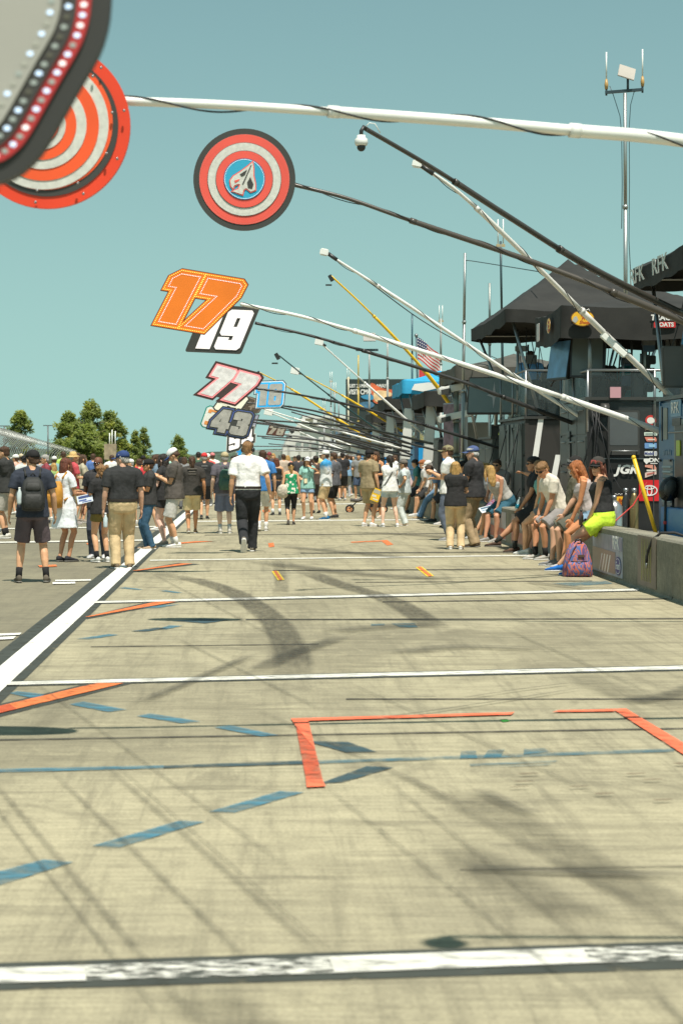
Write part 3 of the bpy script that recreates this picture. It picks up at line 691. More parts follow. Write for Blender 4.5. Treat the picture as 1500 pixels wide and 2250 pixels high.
def bolts(r, Mx):
    for a in range(10, 370, 36):
        for rad in (172, 146):
            c = Mx @ Vector((rad * cos(radians(a)), rad * sin(radians(a)), 0)); MB().ell(c, (.008, .008, .008), STEEL, 8, 5).build('bolt', r)
ring_sign('orange and grey ringed target sign behind the big dark board, on a white pole', 105, 277, 10.3, 182,
          [(182, TOR2, 'rim', 0, 0), (156, DK2, 'groove', 0, 0), (148, TOR, 'orange_ring', -4, 6), (143, TWH, 'grey_ring', -8, 2), (122, TOR, 'orange_ring', -8, 0), (97, TWH, 'grey_ring', -10, 0), (77, TOR, 'orange_ring', -12, 0), (56, TWH, 'grey_ring', -14, 0), (42, TOR, 'orange_ring', -14, 0), (26, TWH, 'grey_disc', -14, 0)],
          [(270, 222, 10.35), (480, 230, 10.4), (720, 245, 10.5), (1000, 265, 10.6), (1250, 286, 10.7), (1520, 312, 10.8), (2000, 390, 11)], (.024, .036), WHITEP, bolts)
# the big blurred board nearest the camera
Y1 = 4.2; s1 = Y1 / F
edge = [(247, -60), (246, 0), (241, 56), (226, 108), (206, 148), (179, 193), (140, 262), (112, 312), (84, 354), (42, 390), (0, 406), (-70, 416), (-330, 416), (-420, 390), (-470, 330), (-520, 250), (-545, 180), (-420, -330), (-390, -390), (-330, -430), (60, -430), (120, -410), (160, -370), (244, -140)]
def chaikin(p, k=2):
    for _ in range(k):
        q = []
        for i in range(len(p)):
            a, b = p[i], p[(i + 1) % len(p)]; q += [(a[0] * .75 + b[0] * .25, a[1] * .75 + b[1] * .25), (a[0] * .25 + b[0] * .75, a[1] * .25 + b[1] * .75)]
        p = q
    return p
edge = [((x - VX) * s1, -(y - HY) * s1) for x, y in chaikin(edge, 1)]
edge = ccw(edge)
r = empty('pit_sign', (0.4, Y1, 2.2), 'huge dark bordered board with white lights and a red stripe, cut by the picture corner', 'sign', 'numbered pit signs on poles')
M1 = frame((0, Y1, CZ))
z = 0
for off, m, nm, th in ((0, paint((.035, .034, .03), .6), 'rim', .04), (-42 * s1, paint((.50, .035, .035), .5), 'red_stripe', .006), (-72 * s1, paint((.05, .045, .04), .6), 'inner_border', .006), (-106 * s1, mat('unlit_panel', (.40, .385, .34), .6, 0, .06, 4), 'number_face', .006)):
    vs, fs = curve_mesh([offs(edge, off)], th, M1 @ Matrix.Translation((0, 0, z + .003)), None); MB().add(vs, fs, m).build(nm, r); z += .025 if th > .03 else .006
def led_along(off, step, rad, ms, zz):
    q = offs(edge, off); n = len(q); L = []; random.seed(3)
    d = 0
    for i in range(n):
        a, b = Vector(q[i]), Vector(q[(i + 1) % n]); seg = (b - a).length
        while d < seg:
            p = a.lerp(b, d / seg); L.append(p); d += step
        d -= seg
    L = [p for p in L if VX + p.x / s1 > -30 and HY - p.y / s1 > -30]
    for q_, p in enumerate(L):
        m = ms[(q_ * 7 + q_ // 3 * 5 + int(zz * 1e4)) % 11 % len(ms)]
        c = [M1 @ Vector((p.x + rad * 1.15 * cos(t), p.y + rad * .85 * sin(t), zz)) for t in [k * pi / 5 for k in range(10)]]
        MB().quad(c, m).build('led', r, fixn=False)
led_along(-57 * s1, 23 * s1, 6.6 * s1, [LEDB, LEDW, mat('led_dim', (.42, .46, .43), .3, 0, 0)], z - .0105)
led_along(-89 * s1, 23 * s1, 6.6 * s1, [LEDB, mat('led_dim', (.42, .46, .43), .3, 0, 0), paint((.12, .11, .08))], z - .0045)
led_along(-126 * s1, 25 * s1, 6.2 * s1, [LEDB, mat('led_dim', (.42, .46, .43), .3, 0, 0), paint((.45, .44, .38))], z + .0015)

# ---------------------------------------------------------------- camera booms
YLP = paint((.80, .50, .02), .4)
def boom(label, pts, r0, r1, m, head='dome', cable=True, steps=3):
    r = empty('camera_boom', P(*pts[-1]), label, 'camera boom', 'camera booms leaning over the stalls')
    add_pole(r, pole_curve(pts, 8), r0, r1, m, steps, cable)
    t = P(*pts[0]); k = max(1.0, pts[0][2] / 26)
    if head == 'dome':
        MB().tube([t, t + Vector((-.02, -.02, .02)), t + Vector((-.05, -.03, -.03)), t + Vector((-.05, -.03, -.08))], .022, BLACKP, 8).build('bracket', r)
        mb = MB(); c = t + Vector((-.05, -.03, -.16))
        mb.tube([c + Vector((0, 0, .085)), c + Vector((0, 0, .06)), c + Vector((0, 0, .04)), c, c + Vector((0, 0, -.03))], [.045, .05, .07, .075, .06], WHITEP, 14)
        b = mb.build('camera_housing', r)
        MB().ell(c + Vector((0, 0, -.045)), (.048, .048, .05), BLACKP, 12, 7).build('lens_dome', b)
        MB().tube([t + Vector((.0, -.02, .02)), t + Vector((.04, -.03, .06)), t + Vector((.10, -.03, .05)), t + Vector((.16, -.02, -.05))], .006, WHITEP, 5).build('lead', r)
    elif head == 'box':
        MB().box(t, (.11 * k, .09, .09 * k), WHITEP, Matrix.Rotation(.2, 3, 'Y'), .015).build('camera_housing', r)
        MB().tube([t + Vector((.06, 0, -.02)), t + Vector((.14, 0, -.08)), t + Vector((.2, 0, -.12))], .03, BLACKP, 8).build('clamp', r)
    else:
        MB().box(t + Vector((0, 0, -.03 * k)), (.05 * k, .05, .09 * k), BLACKP, Matrix.Rotation(-.5, 3, 'Y'), .01).build('camera_housing', r)
        MB().box(t + Vector((-.03 * k, 0, -.12 * k)), (.08 * k, .04, .02 * k), BLACKP).build('bracket', r)
    return r
boom('dark brown boom with a white dome camera at its raised tip', [(803, 283, 22), (960, 375, 22.8), (1110, 472, 23.5), (1300, 590, 25), (1500, 690, 26.8)], .026, .045, paint((.06, .052, .045), .35), 'dome', False)
b = boom('white boom with a small white box camera and a long white case near its base', [(915, 360, 24), (1010, 425, 24.3), (1165, 572, 25), (1340, 745, 26), (1510, 905, 27)], .022, .040, paint((.72, .69, .64), .4), 'box')
MB().box(P(1347, 758, 25.9), (.42, .07, .08), WHITEP, Matrix.Rotation(radians(42), 3, 'Y'), .012).build('case', b)
b = boom('dark camera boom whose small shadow lies beside the worn white line', [(1610, -1340, 4.88), (3200, -900, 5.0), (5300, 200, 5.2)], .016, .03, paint((.05, .05, .05)), 'dome', False)
boom('thin white boom with a square pale tip above the pit carts', [(712, 554, 31), (730, 565, 31.1), (900, 673, 31.5), (1100, 806, 32), (1290, 926, 32.4), (1345, 965, 32.6)], .022, .034, WHITEP, 'box')
boom('long bright yellow boom crossing in front of the flag', [(727, 606, 49), (800, 674, 49.2), (880, 756, 49.5), (960, 850, 50), (1045, 975, 50.5)], .022, .05, YLP, 'hook', False)
boom('thin silver boom ending beside the row of sitters', [(701, 751, 58), (800, 840, 58.5), (925, 950, 59), (975, 990, 59.5)], .022, .045, WHITEP, 'box', False)
boom('thin dark boom with a small hooked camera left of the billboard', [(609, 778, 66), (720, 866, 66.5), (850, 960, 67), (920, 1010, 67.5)], .022, .045, paint((.02, .05, .05)), 'hook', False)
boom('cream and yellow boom crossing the billboard corner', [(648, 815, 74), (750, 868, 74.5), (880, 945, 75), (950, 985, 75.5)], .022, .05, YLP, 'box', False)
boom('yellow boom starting beside the blue outlined board', [(569, 818, 80), (640, 855, 80.5), (740, 920, 81), (860, 1000, 82)], .024, .06, YLP, 'hook', False)
boom('short white boom low over the far crowd', [(590, 905, 88), (640, 925, 88.5), (760, 975, 89), (830, 1005, 89.5)], .03, .05, WHITEP, 'box', False)
boom('low pale boom above the green floral top', [(640, 940, 92), (700, 968, 92.5), (780, 1000, 93)], .03, .06, WHITEP, 'hook', False)
k = 0
for (x0, y0, x1, y1, Y, c) in ((560, 922, 830, 990, 52, (.03, .03, .03)), (600, 938, 860, 985, 56, (.04, .04, .035)), (575, 962, 800, 1000, 68, (.03, .03, .03)), (620, 955, 870, 1005, 72, (.05, .05, .05)), (590, 975, 770, 1006, 84, (.03, .03, .03)), (640, 905, 905, 1000, 63, (.03, .03, .035)), (700, 900, 880, 955, 78, (.03, .03, .03)), (650, 985, 800, 1008, 96, (.4, .4, .38)), (600, 950, 760, 985, 88, (.4, .4, .38)), (680, 935, 1000, 1000, 55, (.035, .035, .03))):
    pts = pole_curve([(x0, y0, Y), ((x0 + x1) / 2, (y0 + y1) / 2 - 6, Y), (x1, y1, Y + .5)], 6)
    rr = MB().tube(pts, [.02 + .014 * i / (len(pts) - 1) for i in range(len(pts))], paint(c), 7).build('sign_pole')
    tag(rr, ['bare dark pole slanting down from the grey board to the carts', 'dull dark pole below the maroon board', 'dark pole just above the headset man', 'grey black pole over the jersey man', 'lowest dark pole over the far crowd', 'dark pole running right from below the blue outlined board', 'dark pole ending under the blue canopy', 'lowest pale pole above the far heads', 'pale pole passing under the maroon board', 'long dark pole ending beside the camouflage cap'][k], 'pole', 'bare sign poles over the far stalls'); k += 1
# ---------------------------------------------------------------- people
PEND = []
def soft(mb, name, parent, m, vox, it=3, disp=0.0):
    mb.mats = [m]; mb.m = [0] * len(mb.f)
    o = mb.build(name, parent)
    rm = o.modifiers.new('r', 'REMESH'); rm.mode = 'VOXEL'; rm.voxel_size = vox; rm.use_smooth_shade = True
    if it:
        sm = o.modifiers.new('s', 'SMOOTH'); sm.factor = .5; sm.iterations = it
    if disp:
        tx = bpy.data.textures.get('fold')
        if not tx:
            tx = bpy.data.textures.new('fold', 'CLOUDS'); tx.noise_scale = .10; tx.noise_depth = 2
        dm = o.modifiers.new('d', 'DISPLACE'); dm.texture = tx; dm.strength = disp; dm.texture_coords = 'LOCAL'; dm.mid_level = .38
    PEND.append((o, m)); return o
def finish_soft():
    bpy.context.view_layer.update()
    dg = bpy.context.evaluated_depsgraph_get(); news = []
    for o, m in PEND:
        me = bpy.data.meshes.new_from_object(o.evaluated_get(dg)); news.append(me)
    for (o, m), me in zip(PEND, news):
        old = o.data; o.modifiers.clear(); o.data = me; me.name = old.name
        me.materials.clear(); me.materials.append(m)
        me.polygons.foreach_set('material_index', [0] * len(me.polygons)); me.polygons.foreach_set('use_smooth', [True] * len(me.polygons))
        bpy.data.meshes.remove(old)
    PEND.clear()
def ik(a, b, l1, l2, bend):
    d = b - a; L = d.length
    if L > l1 + l2 - .004: b = a + d * ((l1 + l2 - .004) / L); d = b - a; L = d.length
    u = d / L; al = max(-l1, min(l1, (l1 * l1 - l2 * l2 + L * L) / (2 * L))); h = math.sqrt(max(0, l1 * l1 - al * al))
    p = bend - u * bend.dot(u)
    p = p.normalized() if p.length > 1e-5 else Vector((0, 1, 0))
    return a + u * al + p * h, b
SKIN = (0.68, 0.37, 0.21); TANSK = (0.60, 0.28, 0.135); DARKSK = (0.10, 0.045, 0.025); PALE = (0.76, 0.49, 0.35)
ARM = {'down': (.07, .03, -.54), 'swingf': (.05, .22, -.48), 'swingb': (.07, -.2, -.49), 'phone': (-.10, .29, -.17), 'hold': (-.02, .30, -.28), 'cross': (-.20, .20, -.25),
       'chin': (-.10, .18, .06), 'raise': (.05, .30, .26), 'hip': (.05, .05, -.36), 'knee': (-.02, .37, -.36), 'lap': (-.08, .27, -.36), 'behind': (-.06, -.16, -.42), 'relax': (.10, .10, -.52)}
HAIR = {'brown': (.07, .032, .014), 'dark': (.022, .014, .010), 'blonde': (.46, .27, .085), 'grey': (.36, .34, .31), 'ginger': (.36, .115, .030), 'auburn': (.13, .035, .015), 'sandy': (.25, .13, .05), 'white': (.6, .58, .54)}
WHITE_C = (.72, .70, .66)
def hairmat(c): return mat('hair', c, .55, 0, .35, 14, .6, 30, stretch=(4, 4, 1))
def person(label, x=0, yf=0, yt=0, yaw=0, top=('tee', (.02, .02, .02)), bot=('shorts', (.3, .25, .15)), hair=('short', 'brown'), hat=None, skin=SKIN,
           arms=('down', 'down'), legs='stand', w=1.0, belly=0.0, fem=False, shoes=WHITE_C, socks=None, glasses=False, head=(0, 0), lean=0, seat=None, group='people standing in the pit lane',
           h=None, pos=None, detail=None, cat='person', z0=0.0, pack=None, extra=None):
    random.seed(hash(label) % 1000 if False else sum(map(ord, label)))
    if seat is not None:                       # (Y, ankle_forward_L, ankle_forward_R)
        Y = seat[0]; X = seat[3] if len(seat) > 3 else 4.84
    elif pos is not None: X, Y = pos[0], pos[1]
    else:
        Y = CZ * F / (yf - HY); X = (x - VX) * Y / F
    if h is None: h = (yf - yt) * Y / F - (.03 if hat else .0)
    h = max(1.45, min(2.0, h)); s = h / 1.78
    near = Y < 37; midd = Y < 56
    vox = .0078 if near else (.012 if midd else .02)
    n = 14 if midd else 9
    rz = Matrix.Rotation(radians(yaw), 4, 'Z'); M = Matrix.Translation((X, Y, z0)) @ rz @ Matrix.Diagonal((s, s, s, 1))
    root = empty('person', (X, Y, z0), label, cat, group)
    sw = .166 if fem else .192; hipz = .93
    if seat is not None: hipz = (WH + .105 - z0) / s if len(seat) < 5 else seat[4] / s
    hc = Vector((0, 0, hipz)); Rl = Matrix.Rotation(radians(-lean), 3, 'X')
    T = lambda v: hc + Rl @ Vector(v)
    def ring(z, a, b, yo=0, k=n, grow=0.0):
        c = T((0, yo, z)); ax, ay = Vector((1, 0, 0)), Rl @ Vector((0, 1, 0))
        out = []
        for j in range(k):
            t = 2 * pi * j / k; cx, sy = cos(t), sin(t)
            cx = math.copysign(abs(cx) ** .85, cx); sy = math.copysign(abs(sy) ** .85, sy)
            out.append(c + ax * (cx * (a + grow)) + ay * (sy * (b + grow)))
        return out
    hw = 1.02 if fem else 1.0; tw = .86 if fem else 1.0
    TOR = [(-.09, .12 * w, .09 * w, 0), (-.05, .165 * hw * w, .115 * w, 0), (.02, .172 * hw * w, .125 * w, 0), (.10, .162 * w, .115 * w + belly * .5, belly * .5), (.20, .150 * tw * w, .105 * w + belly, belly), (.30, .160 * tw * w, .112 * w + belly * .6, belly * .6 + (.012 if fem else 0)),
           (.38, .175 * tw * w, .118 * w + (.014 if fem else 0), (.016 if fem else .004)), (.46, .180 * tw * w, .108 * w, -.004), (.51, .160 * tw * w, .09 * w, -.010), (.545, .10, .07, -.012)]
    # joints
    hj, kj, aj, toe = {}, {}, {}, {}
    for sd in (-1, 1):
        hj[sd] = T((sd * .092 * hw, 0, -.02)) if seat is None else hc + Vector((sd * .095, .0, -.015))
        lift = 0.0; td = Vector((sd * .14, 1, 0)).normalized(); kb = Vector((sd * .05, 1, .1))
        if seat is not None:
            fwd = seat[1] if sd < 0 else seat[2]; aj[sd] = Vector((sd * .11, fwd / s, (.085 if len(seat) < 5 else max(.085, hipz - .5)))); kb = Vector((sd * .22, .6, 1))
        elif legs == 'stand': aj[sd] = Vector((sd * .105, -.02 + sd * .02, .085))
        elif legs == 'wide': aj[sd] = Vector((sd * .18, -.02, .085))
        elif legs == 'close': aj[sd] = Vector((sd * .065, -.01 + sd * .04, .085))
        elif legs == 'walkR': aj[sd] = Vector((sd * .075, .20 if sd > 0 else -.27, .085 if sd > 0 else .19)); td = td if sd > 0 else Vector((0, .45, -.9)).normalized()
        elif legs == 'walkL': aj[sd] = Vector((sd * .075, .20 if sd < 0 else -.27, .085 if sd < 0 else .19)); td = td if sd < 0 else Vector((0, .45, -.9)).normalized()
        elif legs == 'stepR': aj[sd] = Vector((sd * .08, .10 if sd > 0 else -.13, .085 if sd > 0 else .105)); td = td if sd > 0 else Vector((0, .95, -.3)).normalized()
        kj[sd], aj[sd] = ik(hj[sd], aj[sd], .435, .425, kb); toe[sd] = td
    sh, el, wr = {}, {}, {}
    for sd, nm in ((-1, arms[0]), (1, arms[1])):
        sh[sd] = T((sd * sw * (.5 + .5 * w), -.015, .485)); a = ARM[nm] if isinstance(nm, str) else nm
        tg = sh[sd] + (Rl @ Vector((sd * a[0], a[1], a[2])) if lean < 15 else Vector((sd * a[0], a[1], a[2])))
        if nm in ('knee', 'lap') and seat is not None: tg = kj[sd].lerp(hj[sd], .12 if nm == 'knee' else .45) + Vector((-sd * .03, 0, .10))
        el[sd], wr[sd] = ik(sh[sd], tg, .29, .265, Vector((sd * (1.2 if nm == 'hip' else .35), -1, -.25)))
    wv = lambda v: M @ v
    def put(mb):
        mb.v = [M @ v for v in mb.v]; return mb
    def limb(mb, pts, rs, k=10, dome=.5): mb.tube(pts, rs, None, k, True, rs[-1] * dome if dome else 0)
    lw = (.75 + .25 * w) * (.97 if fem else 1.0)
    # ---- body (one continuous skin)
    B = MB(); B.loft([ring(*q) for q in TOR], None, True, True)
    nb, hb = T((0, -.012, .53)), None
    for sd in (-1, 1): limb(B, [T((0, -.015, .555)), sh[sd] + Vector((0, 0, .012))], [.052, .046], 9, 0)
    hd = Matrix.Rotation(radians(head[0]), 3, 'Z') @ Matrix.Rotation(radians(-head[1]), 3, 'X') @ (Matrix.Rotation(radians(-lean * .45), 3, 'X'))
    hcn = T((0, .022, .68)) ; HP = lambda v: hcn + hd @ Vector(v)
    limb(B, [nb, T((0, .0, .60)), hcn + Vector((0, 0, -.02))], [.066, .056, .056], 10, 0)
    hr = [(-.112, .026, .026, .052), (-.098, .044, .046, .042), (-.07, .060, .070, .026), (-.035, .069, .084, .012), (.0, .073, .092, .004), (.04, .076, .097, -.002), (.075, .070, .090, -.006), (.10, .052, .068, -.008), (.116, .024, .030, -.010)]
    B.loft([[HP((a * cos(2 * pi * j / 14), yo + b * sin(2 * pi * j / 14), z)) for j in range(14)] for z, a, b, yo in hr], None, True, True)
    B.loft([[HP((a * cos(2 * pi * j / 6), yo + a * sin(2 * pi * j / 6), z)) for j in range(6)] for z, a, yo in ((-.036, .012, .098), (-.028, .017, .106), (-.005, .010, .101), (.012, .006, .093))])
    for sd in (-1, 1): B.ell(HP((sd * .076, -.008, -.012)), (.010, .022, .032), None, 8, 5, hd)
    B.ell(HP((0, .083, -.067)), (.024, .012, .010), None, 8, 5, hd)
    for sd in (-1, 1):
        k_, a_, h_ = kj[sd], aj[sd], hj[sd]; bk = Vector((0, -.018, 0))
        limb(B, [h_, h_.lerp(k_, .45), h_.lerp(k_, .85), k_, k_.lerp(a_, .28) + bk, k_.lerp(a_, .5) + bk * .8, k_.lerp(a_, .82), a_], [.088 * lw, .080 * lw, .061 * lw, .055 * lw, .056 * lw, .050 * lw, .035, .036], 10)
        limb(B, [a_ + Vector((0, -.02, -.03)), a_ + toe[sd] * .08 + Vector((0, 0, -.045)), a_ + toe[sd] * .15 + Vector((0, 0, -.062))], [.030, .026, .018], 8)
        s_, e_, w_ = sh[sd], el[sd], wr[sd]; aw = (.8 + .2 * w) * (.85 if fem else 1.0)
        limb(B, [s_ + (e_ - s_) * -.06, s_.lerp(e_, .2), s_.lerp(e_, .6), e_, e_.lerp(w_, .25), e_.lerp(w_, .7), w_], [.056 * aw, .056 * aw, .047 * aw, .039 * aw, .042 * aw, .032 * aw, .026], 10)
        d = (w_ - e_).normalized(); inn = Vector((-sd, .15, 0)) if abs(d.z) > .6 else Vector((-sd * .5, 0, -1))
        inn = (inn - d * inn.dot(d)).normalized(); fw = d.cross(inn).normalized() * (1 if d.cross(inn).y > 0 or abs(d.y) > .7 else -1)
        if fw.z < 0 and abs(d.y) > .7: fw = -fw
        Rm = Matrix((fw, inn, d)).transposed()
        B.ell(w_ + d * .048, (.041, .019, .056), None, 10, 6, Rm)
        if midd:
            for i, (of, ln) in enumerate(((-.031, .060), (-.0105, .074), (.0105, .079), (.031, .070))):
                p0 = w_ + d * .085 + fw * of * .9; p1 = p0 + d * ln * .5 + fw * of * .15 + inn * .008; p2 = p1 + d * ln * .38 + inn * (.022 + .004 * i)
                B.tube([p0, p1, p2], [.0105, .0095, .0075], None, 7, True, .004)
            p0 = w_ + d * .028 + fw * .032; B.tube([p0, p0 + fw * .022 + d * .028 + inn * .01, p0 + fw * .026 + d * .062 + inn * .018], [.014, .011, .009], None, 7, True, .004)
    SKM = mat('skin', skin, .5, 0, .10, 9, .06, 40, spec=.35)
    body = soft(put(B), 'body', root, SKM, vox * s, 2)
    # ---- face
    if abs((yaw + head[0] + 180) % 360 - 180) > 55 and midd:
        if glasses:
            g = MB()
            for sd in (-1, 1):
                g.loft([[HP((sd * (.034 + .026 * cos(2 * pi * j / 10)), .090 + dy - .012 * abs(cos(2 * pi * j / 10)) * (cos(2 * pi * j / 10) * 1 > 0), .004 + .019 * sin(2 * pi * j / 10))) for j in range(10)] for dy in (0, .010)])
                g.tube([HP((sd * .058, .088, .008)), HP((sd * .078, .05, .008)), HP((sd * .080, .0, .004))], .004, None, 5)
            g.tube([HP((-.012, .10, .008)), HP((.012, .10, .008))], .004, None, 5)
            put(g).build('sunglasses', root, paint((.012, .011, .010), .15))
        else:
            for sd in (-1, 1):
                put(MB().ell(HP((sd * .030, .0865, .004)), (.013, .008, .008), None, 8, 5, hd)).build('eye', root, paint((.035, .02, .015), .2))
            put(MB().tube([HP((-.046, .085, .024)), HP((-.03, .092, .029)), HP((-.014, .094, .025))], .004, None, 5).tube([HP((.046, .085, .024)), HP((.03, .092, .029)), HP((.014, .094, .025))], .004, None, 5)).build('eyebrows', root, hairmat(HAIR[hair[1]]))
        put(MB().tube([HP((-.024, .087, -.062)), HP((0, .0955, -.064)), HP((.024, .087, -.062))], [.003, .006, .003], None, 6)).build('mouth', root, mat('lips', (skin[0] * .7, skin[1] * .45, skin[2] * .45), .5, 0, 0))
    # ---- hair
    st, hc_ = hair; hm = hairmat(HAIR[hc_]) if hc_ in HAIR else None
    if st != 'bald':
        H = MB()
        H.loft([[HP((a * 1.10 * cos(2 * pi * j / 14), yo + b * 1.10 * sin(2 * pi * j / 14), z)) for j in range(14)] for z, a, b, yo in
                ((-.055, .050, .040, -.058), (-.03, .066, .058, -.044), (.0, .073, .070, -.030), (.035, .0765, .088, -.012), (.055, .0765, .098, -.006), (.08, .071, .092, -.006), (.105, .054, .070, -.008), (.125, .024, .030, -.010))])
        if st in ('long', 'wavy', 'pony', 'bun', 'curly'):
            if st in ('long', 'wavy'):
                L = .30 if st == 'long' else .34
                H.loft([[HP((a * cos(2 * pi * j / 12), yo + b * sin(2 * pi * j / 12), z)) for j in range(12)] for z, a, b, yo in ((.09, .06, .06, -.02), (.03, .084, .085, -.028), (-.05, .086, .066, -.050), (-.13, .086, .050, -.064), (-.22, .074, .040, -.074), (-L, .040, .018, -.076))])
                for sd in (-1, 1): H.tube([HP((sd * .07, .03, .06)), HP((sd * .088, .035, -.02)), HP((sd * .092, .03, -.10)), HP((sd * .088, .03, -.2))], [.022, .026, .026, .012], None, 7)
            elif st == 'pony': H.tube([HP((0, -.085, .05)), HP((0, -.135, .03)), HP((0.01, -.135, -.08)), HP((0.015, -.115, -.2)), HP((.01, -.10, -.27))], [.02, .034, .036, .028, .008], None, 9)
            elif st == 'bun':
                H.ell(HP((0, -.115, .05)), (.045, .045, .045), None, 10, 7)
                for k in range(5): H.tube([HP((random.uniform(-.05, .05), -.10, .02)), HP((random.uniform(-.09, .09), -.14, -.02)), HP((random.uniform(-.08, .08), -.12, -.08))], [.015, .014, .004], None, 5)
            elif st == 'curly':
                for k in range(26):
                    a = random.uniform(0, 2 * pi); z = random.uniform(-.13, .12)
                    v = Vector((.095 * cos(a), -.045 + .075 * sin(a), z))
                    if v.y < .03: H.ell(HP(v), (.032, .032, .036), None, 7, 5)
        if midd: soft(put(H), 'hair', root, hm, max(.008, vox) * s, 1, .02 * s)
        else: put(H).build('hair', root, hm)
    # ---- hats
    if hat:
        hk, hcol = hat[0], hat[1]; hm2 = cloth(hcol, .2)
        Hh = MB()
        if hk in ('cap', 'visor_cap'):
            Hh.loft([[HP((a * cos(2 * pi * j / 16), yo + b * sin(2 * pi * j / 16), z)) for j in range(16)] for z, a, b, yo in ((.030, .088, .112, -.006), (.06, .088, .112, -.008), (.095, .078, .100, -.010), (.12, .055, .070, -.012), (.135, .022, .028, -.012), (.139, .006, .006, -.012))])
            c = put(Hh).build('cap', root, hm2)
            br = MB(); prof = []
            for k in range(9):
                t = -1 + 2 * k / 8; prof.append((.078 * t, .085 + .10 * math.sqrt(max(0, 1 - t * t * .93)), .030 - .020 * (t * t)))
            ins = [(.085 * t, .055 + .03 * (1 - abs(t)), .036 - .016 * t * t) for t in [-1 + 2 * k / 8 for k in range(9)]]
            vs = [HP(p) for p in prof] + [HP(p) for p in ins]; vs += [v + hd @ Vector((0, 0, .006)) for v in vs]
            fs = []
            for k in range(8):
                fs += [(k, k + 1, 10 + k, 9 + k), (18 + k, 27 + k, 28 + k, 19 + k), (k, 18 + k, 19 + k, k + 1)]
            br.add(vs, fs, None, True); put(br).build('brim', c, cloth(hat[2] if len(hat) > 2 else hcol, .2))
            if len(hat) > 3:
                pr = MB(); pr.loft([[HP((x_ * 1, .1035 + y_, z_)) for x_, y_, z_ in ((-.04, -.012, .05), (.04, -.012, .05), (.036, -.018, .098), (-.036, -.018, .098))], [HP((x_ * 1, .109 + y_, z_)) for x_, y_, z_ in ((-.04, -.012, .05), (.04, -.012, .05), (.036, -.018, .098), (-.036, -.018, .098))]], None, False)
                put(pr).build('patch', c, paint(hat[3]))
        elif hk in ('straw', 'sunhat'):
            R_ = .165 if hk == 'straw' else .175; dr = .02 if hk == 'straw' else .035
            Hh.loft([[HP((a * cos(2 * pi * j / 18), -.008 + a * 1.08 * sin(2 * pi * j / 18), z + .008 * sin(2 * pi * j / 18 * 3) * (a > .13))) for j in range(18)] for z, a in ((.045 - dr, R_), (.050 - dr, R_), (.055, .115), (.062, .095), (.10, .086), (.14, .074), (.155, .05), (.158, .01))])
            c = put(Hh).build('hat', root, hm2)
            put(MB().loft([[HP((a * cos(2 * pi * j / 18), -.008 + a * 1.08 * sin(2 * pi * j / 18), z)) for j in range(18)] for z, a in ((.060, .0985), (.08, .0935))], None, True, False)).build('hat_band', c, cloth((hcol[0] * .6, hcol[1] * .5, hcol[2] * .4)))
    # ---- shirt / dress
    tk, tcol = top[0], tuple(c * 1.12 + .010 for c in top[1]); tm = top[2] if len(top) > 2 else cloth(tcol)
    g = .023; S_ = MB()
    hem = {'tee': -.075, 'polo': -.07, 'tucked': .03, 'tank': -.06, 'crop': .16, 'dress': -.36, 'jersey': -.10, 'long': -.07}[tk]
    if seat is not None and tk == 'tank': hem = .06
    rr = []
    if tk == 'dress':
        rr += [ring(-.36, .25, .19, 0, n, 0), ring(-.20, .215, .165, 0, n, 0), ring(-.05, .19 * hw, .14, 0, n, g)]
    elif hem < .0: rr.append(ring(hem, .176 * hw * w, .126 * w + belly * .3, belly * .3, n, g + .010))
    for q in TOR:
        if q[0] > (0 if tk == 'dress' else hem + .03) and not (tk in ('tank', 'crop') and q[0] > .50):
            k_ = g + (.006 if q[0] < .3 else 0) - (.010 if q[0] > .54 else 0); rr.append(ring(*q, n, k_))
    if hem >= .0 and tk != 'dress': rr.insert(0, ring(hem, .166 * w * (tw if hem > .1 else hw), .116 * w + belly * .5, belly * .5, n, g - .004))
    if tk in ('tank', 'crop'):
        rr.append(ring(.50, .105 * tw, .085, -.008, n, .012))
    S_.loft(rr, None, True, True)
    if tk in ('tank', 'crop'):
        for sd in (-1, 1): S_.tube([T((sd * .085, .07, .44)), T((sd * .082, .04, .515)), T((sd * .080, -.02, .540)), T((sd * .085, -.07, .50)), T((sd * .085, -.085, .42))], .021, None, 7)
    else:
        f_ = {'tee': .66, 'polo': .72, 'tucked': .76, 'dress': .62, 'jersey': .85, 'long': 1.0}[tk]
        for sd in (-1, 1):
            s_, e_, w_ = sh[sd], el[sd], wr[sd]; aw = (.8 + .2 * w) * (.85 if fem else 1.0)
            S_.ell(s_ + Vector((-sd * .006, 0, -.002)), (.070 * aw, .074 * aw, .068 * aw), None, 12, 8); S_.tube([T((sd * .03, -.014, .548)), s_ + Vector((-sd * .01, 0, .010))], [.060, .060 * aw], None, 10, True, 0)
            pts = [s_ + Vector((-sd * .05, 0, .004)), s_.lerp(e_, .12), s_.lerp(e_, .4), s_.lerp(e_, f_)]; rs = [.070 * aw, .079 * aw, .076 * aw, .078 * aw]
            if tk == 'long': pts += [e_.lerp(w_, .5), e_.lerp(w_, .98)]; rs[-1] = .06; rs += [.05, .042]
            S_.tube(pts, rs, None, n, True, 0)
        if tk in ('polo', 'tucked'): S_.tube([T((.065 * cos(a), -.006 + .062 * sin(a), .555 + .006 * sin(a) * -1)) for a in [2 * pi * j / 12 for j in range(13)]], .016, None, 7)
    shirt = soft(put(S_), {'tank': 'tank_top', 'crop': 'tank_top', 'dress': 'dress'}.get(tk, 'shirt'), root, tm, max(vox, .010) * s, 3, .016 * s)
    # ---- trousers / shorts
    bk, bcol = bot[0], tuple(c * 1.15 + .008 for c in bot[1]); bm_ = bot[2] if len(bot) > 2 else cloth(bcol)
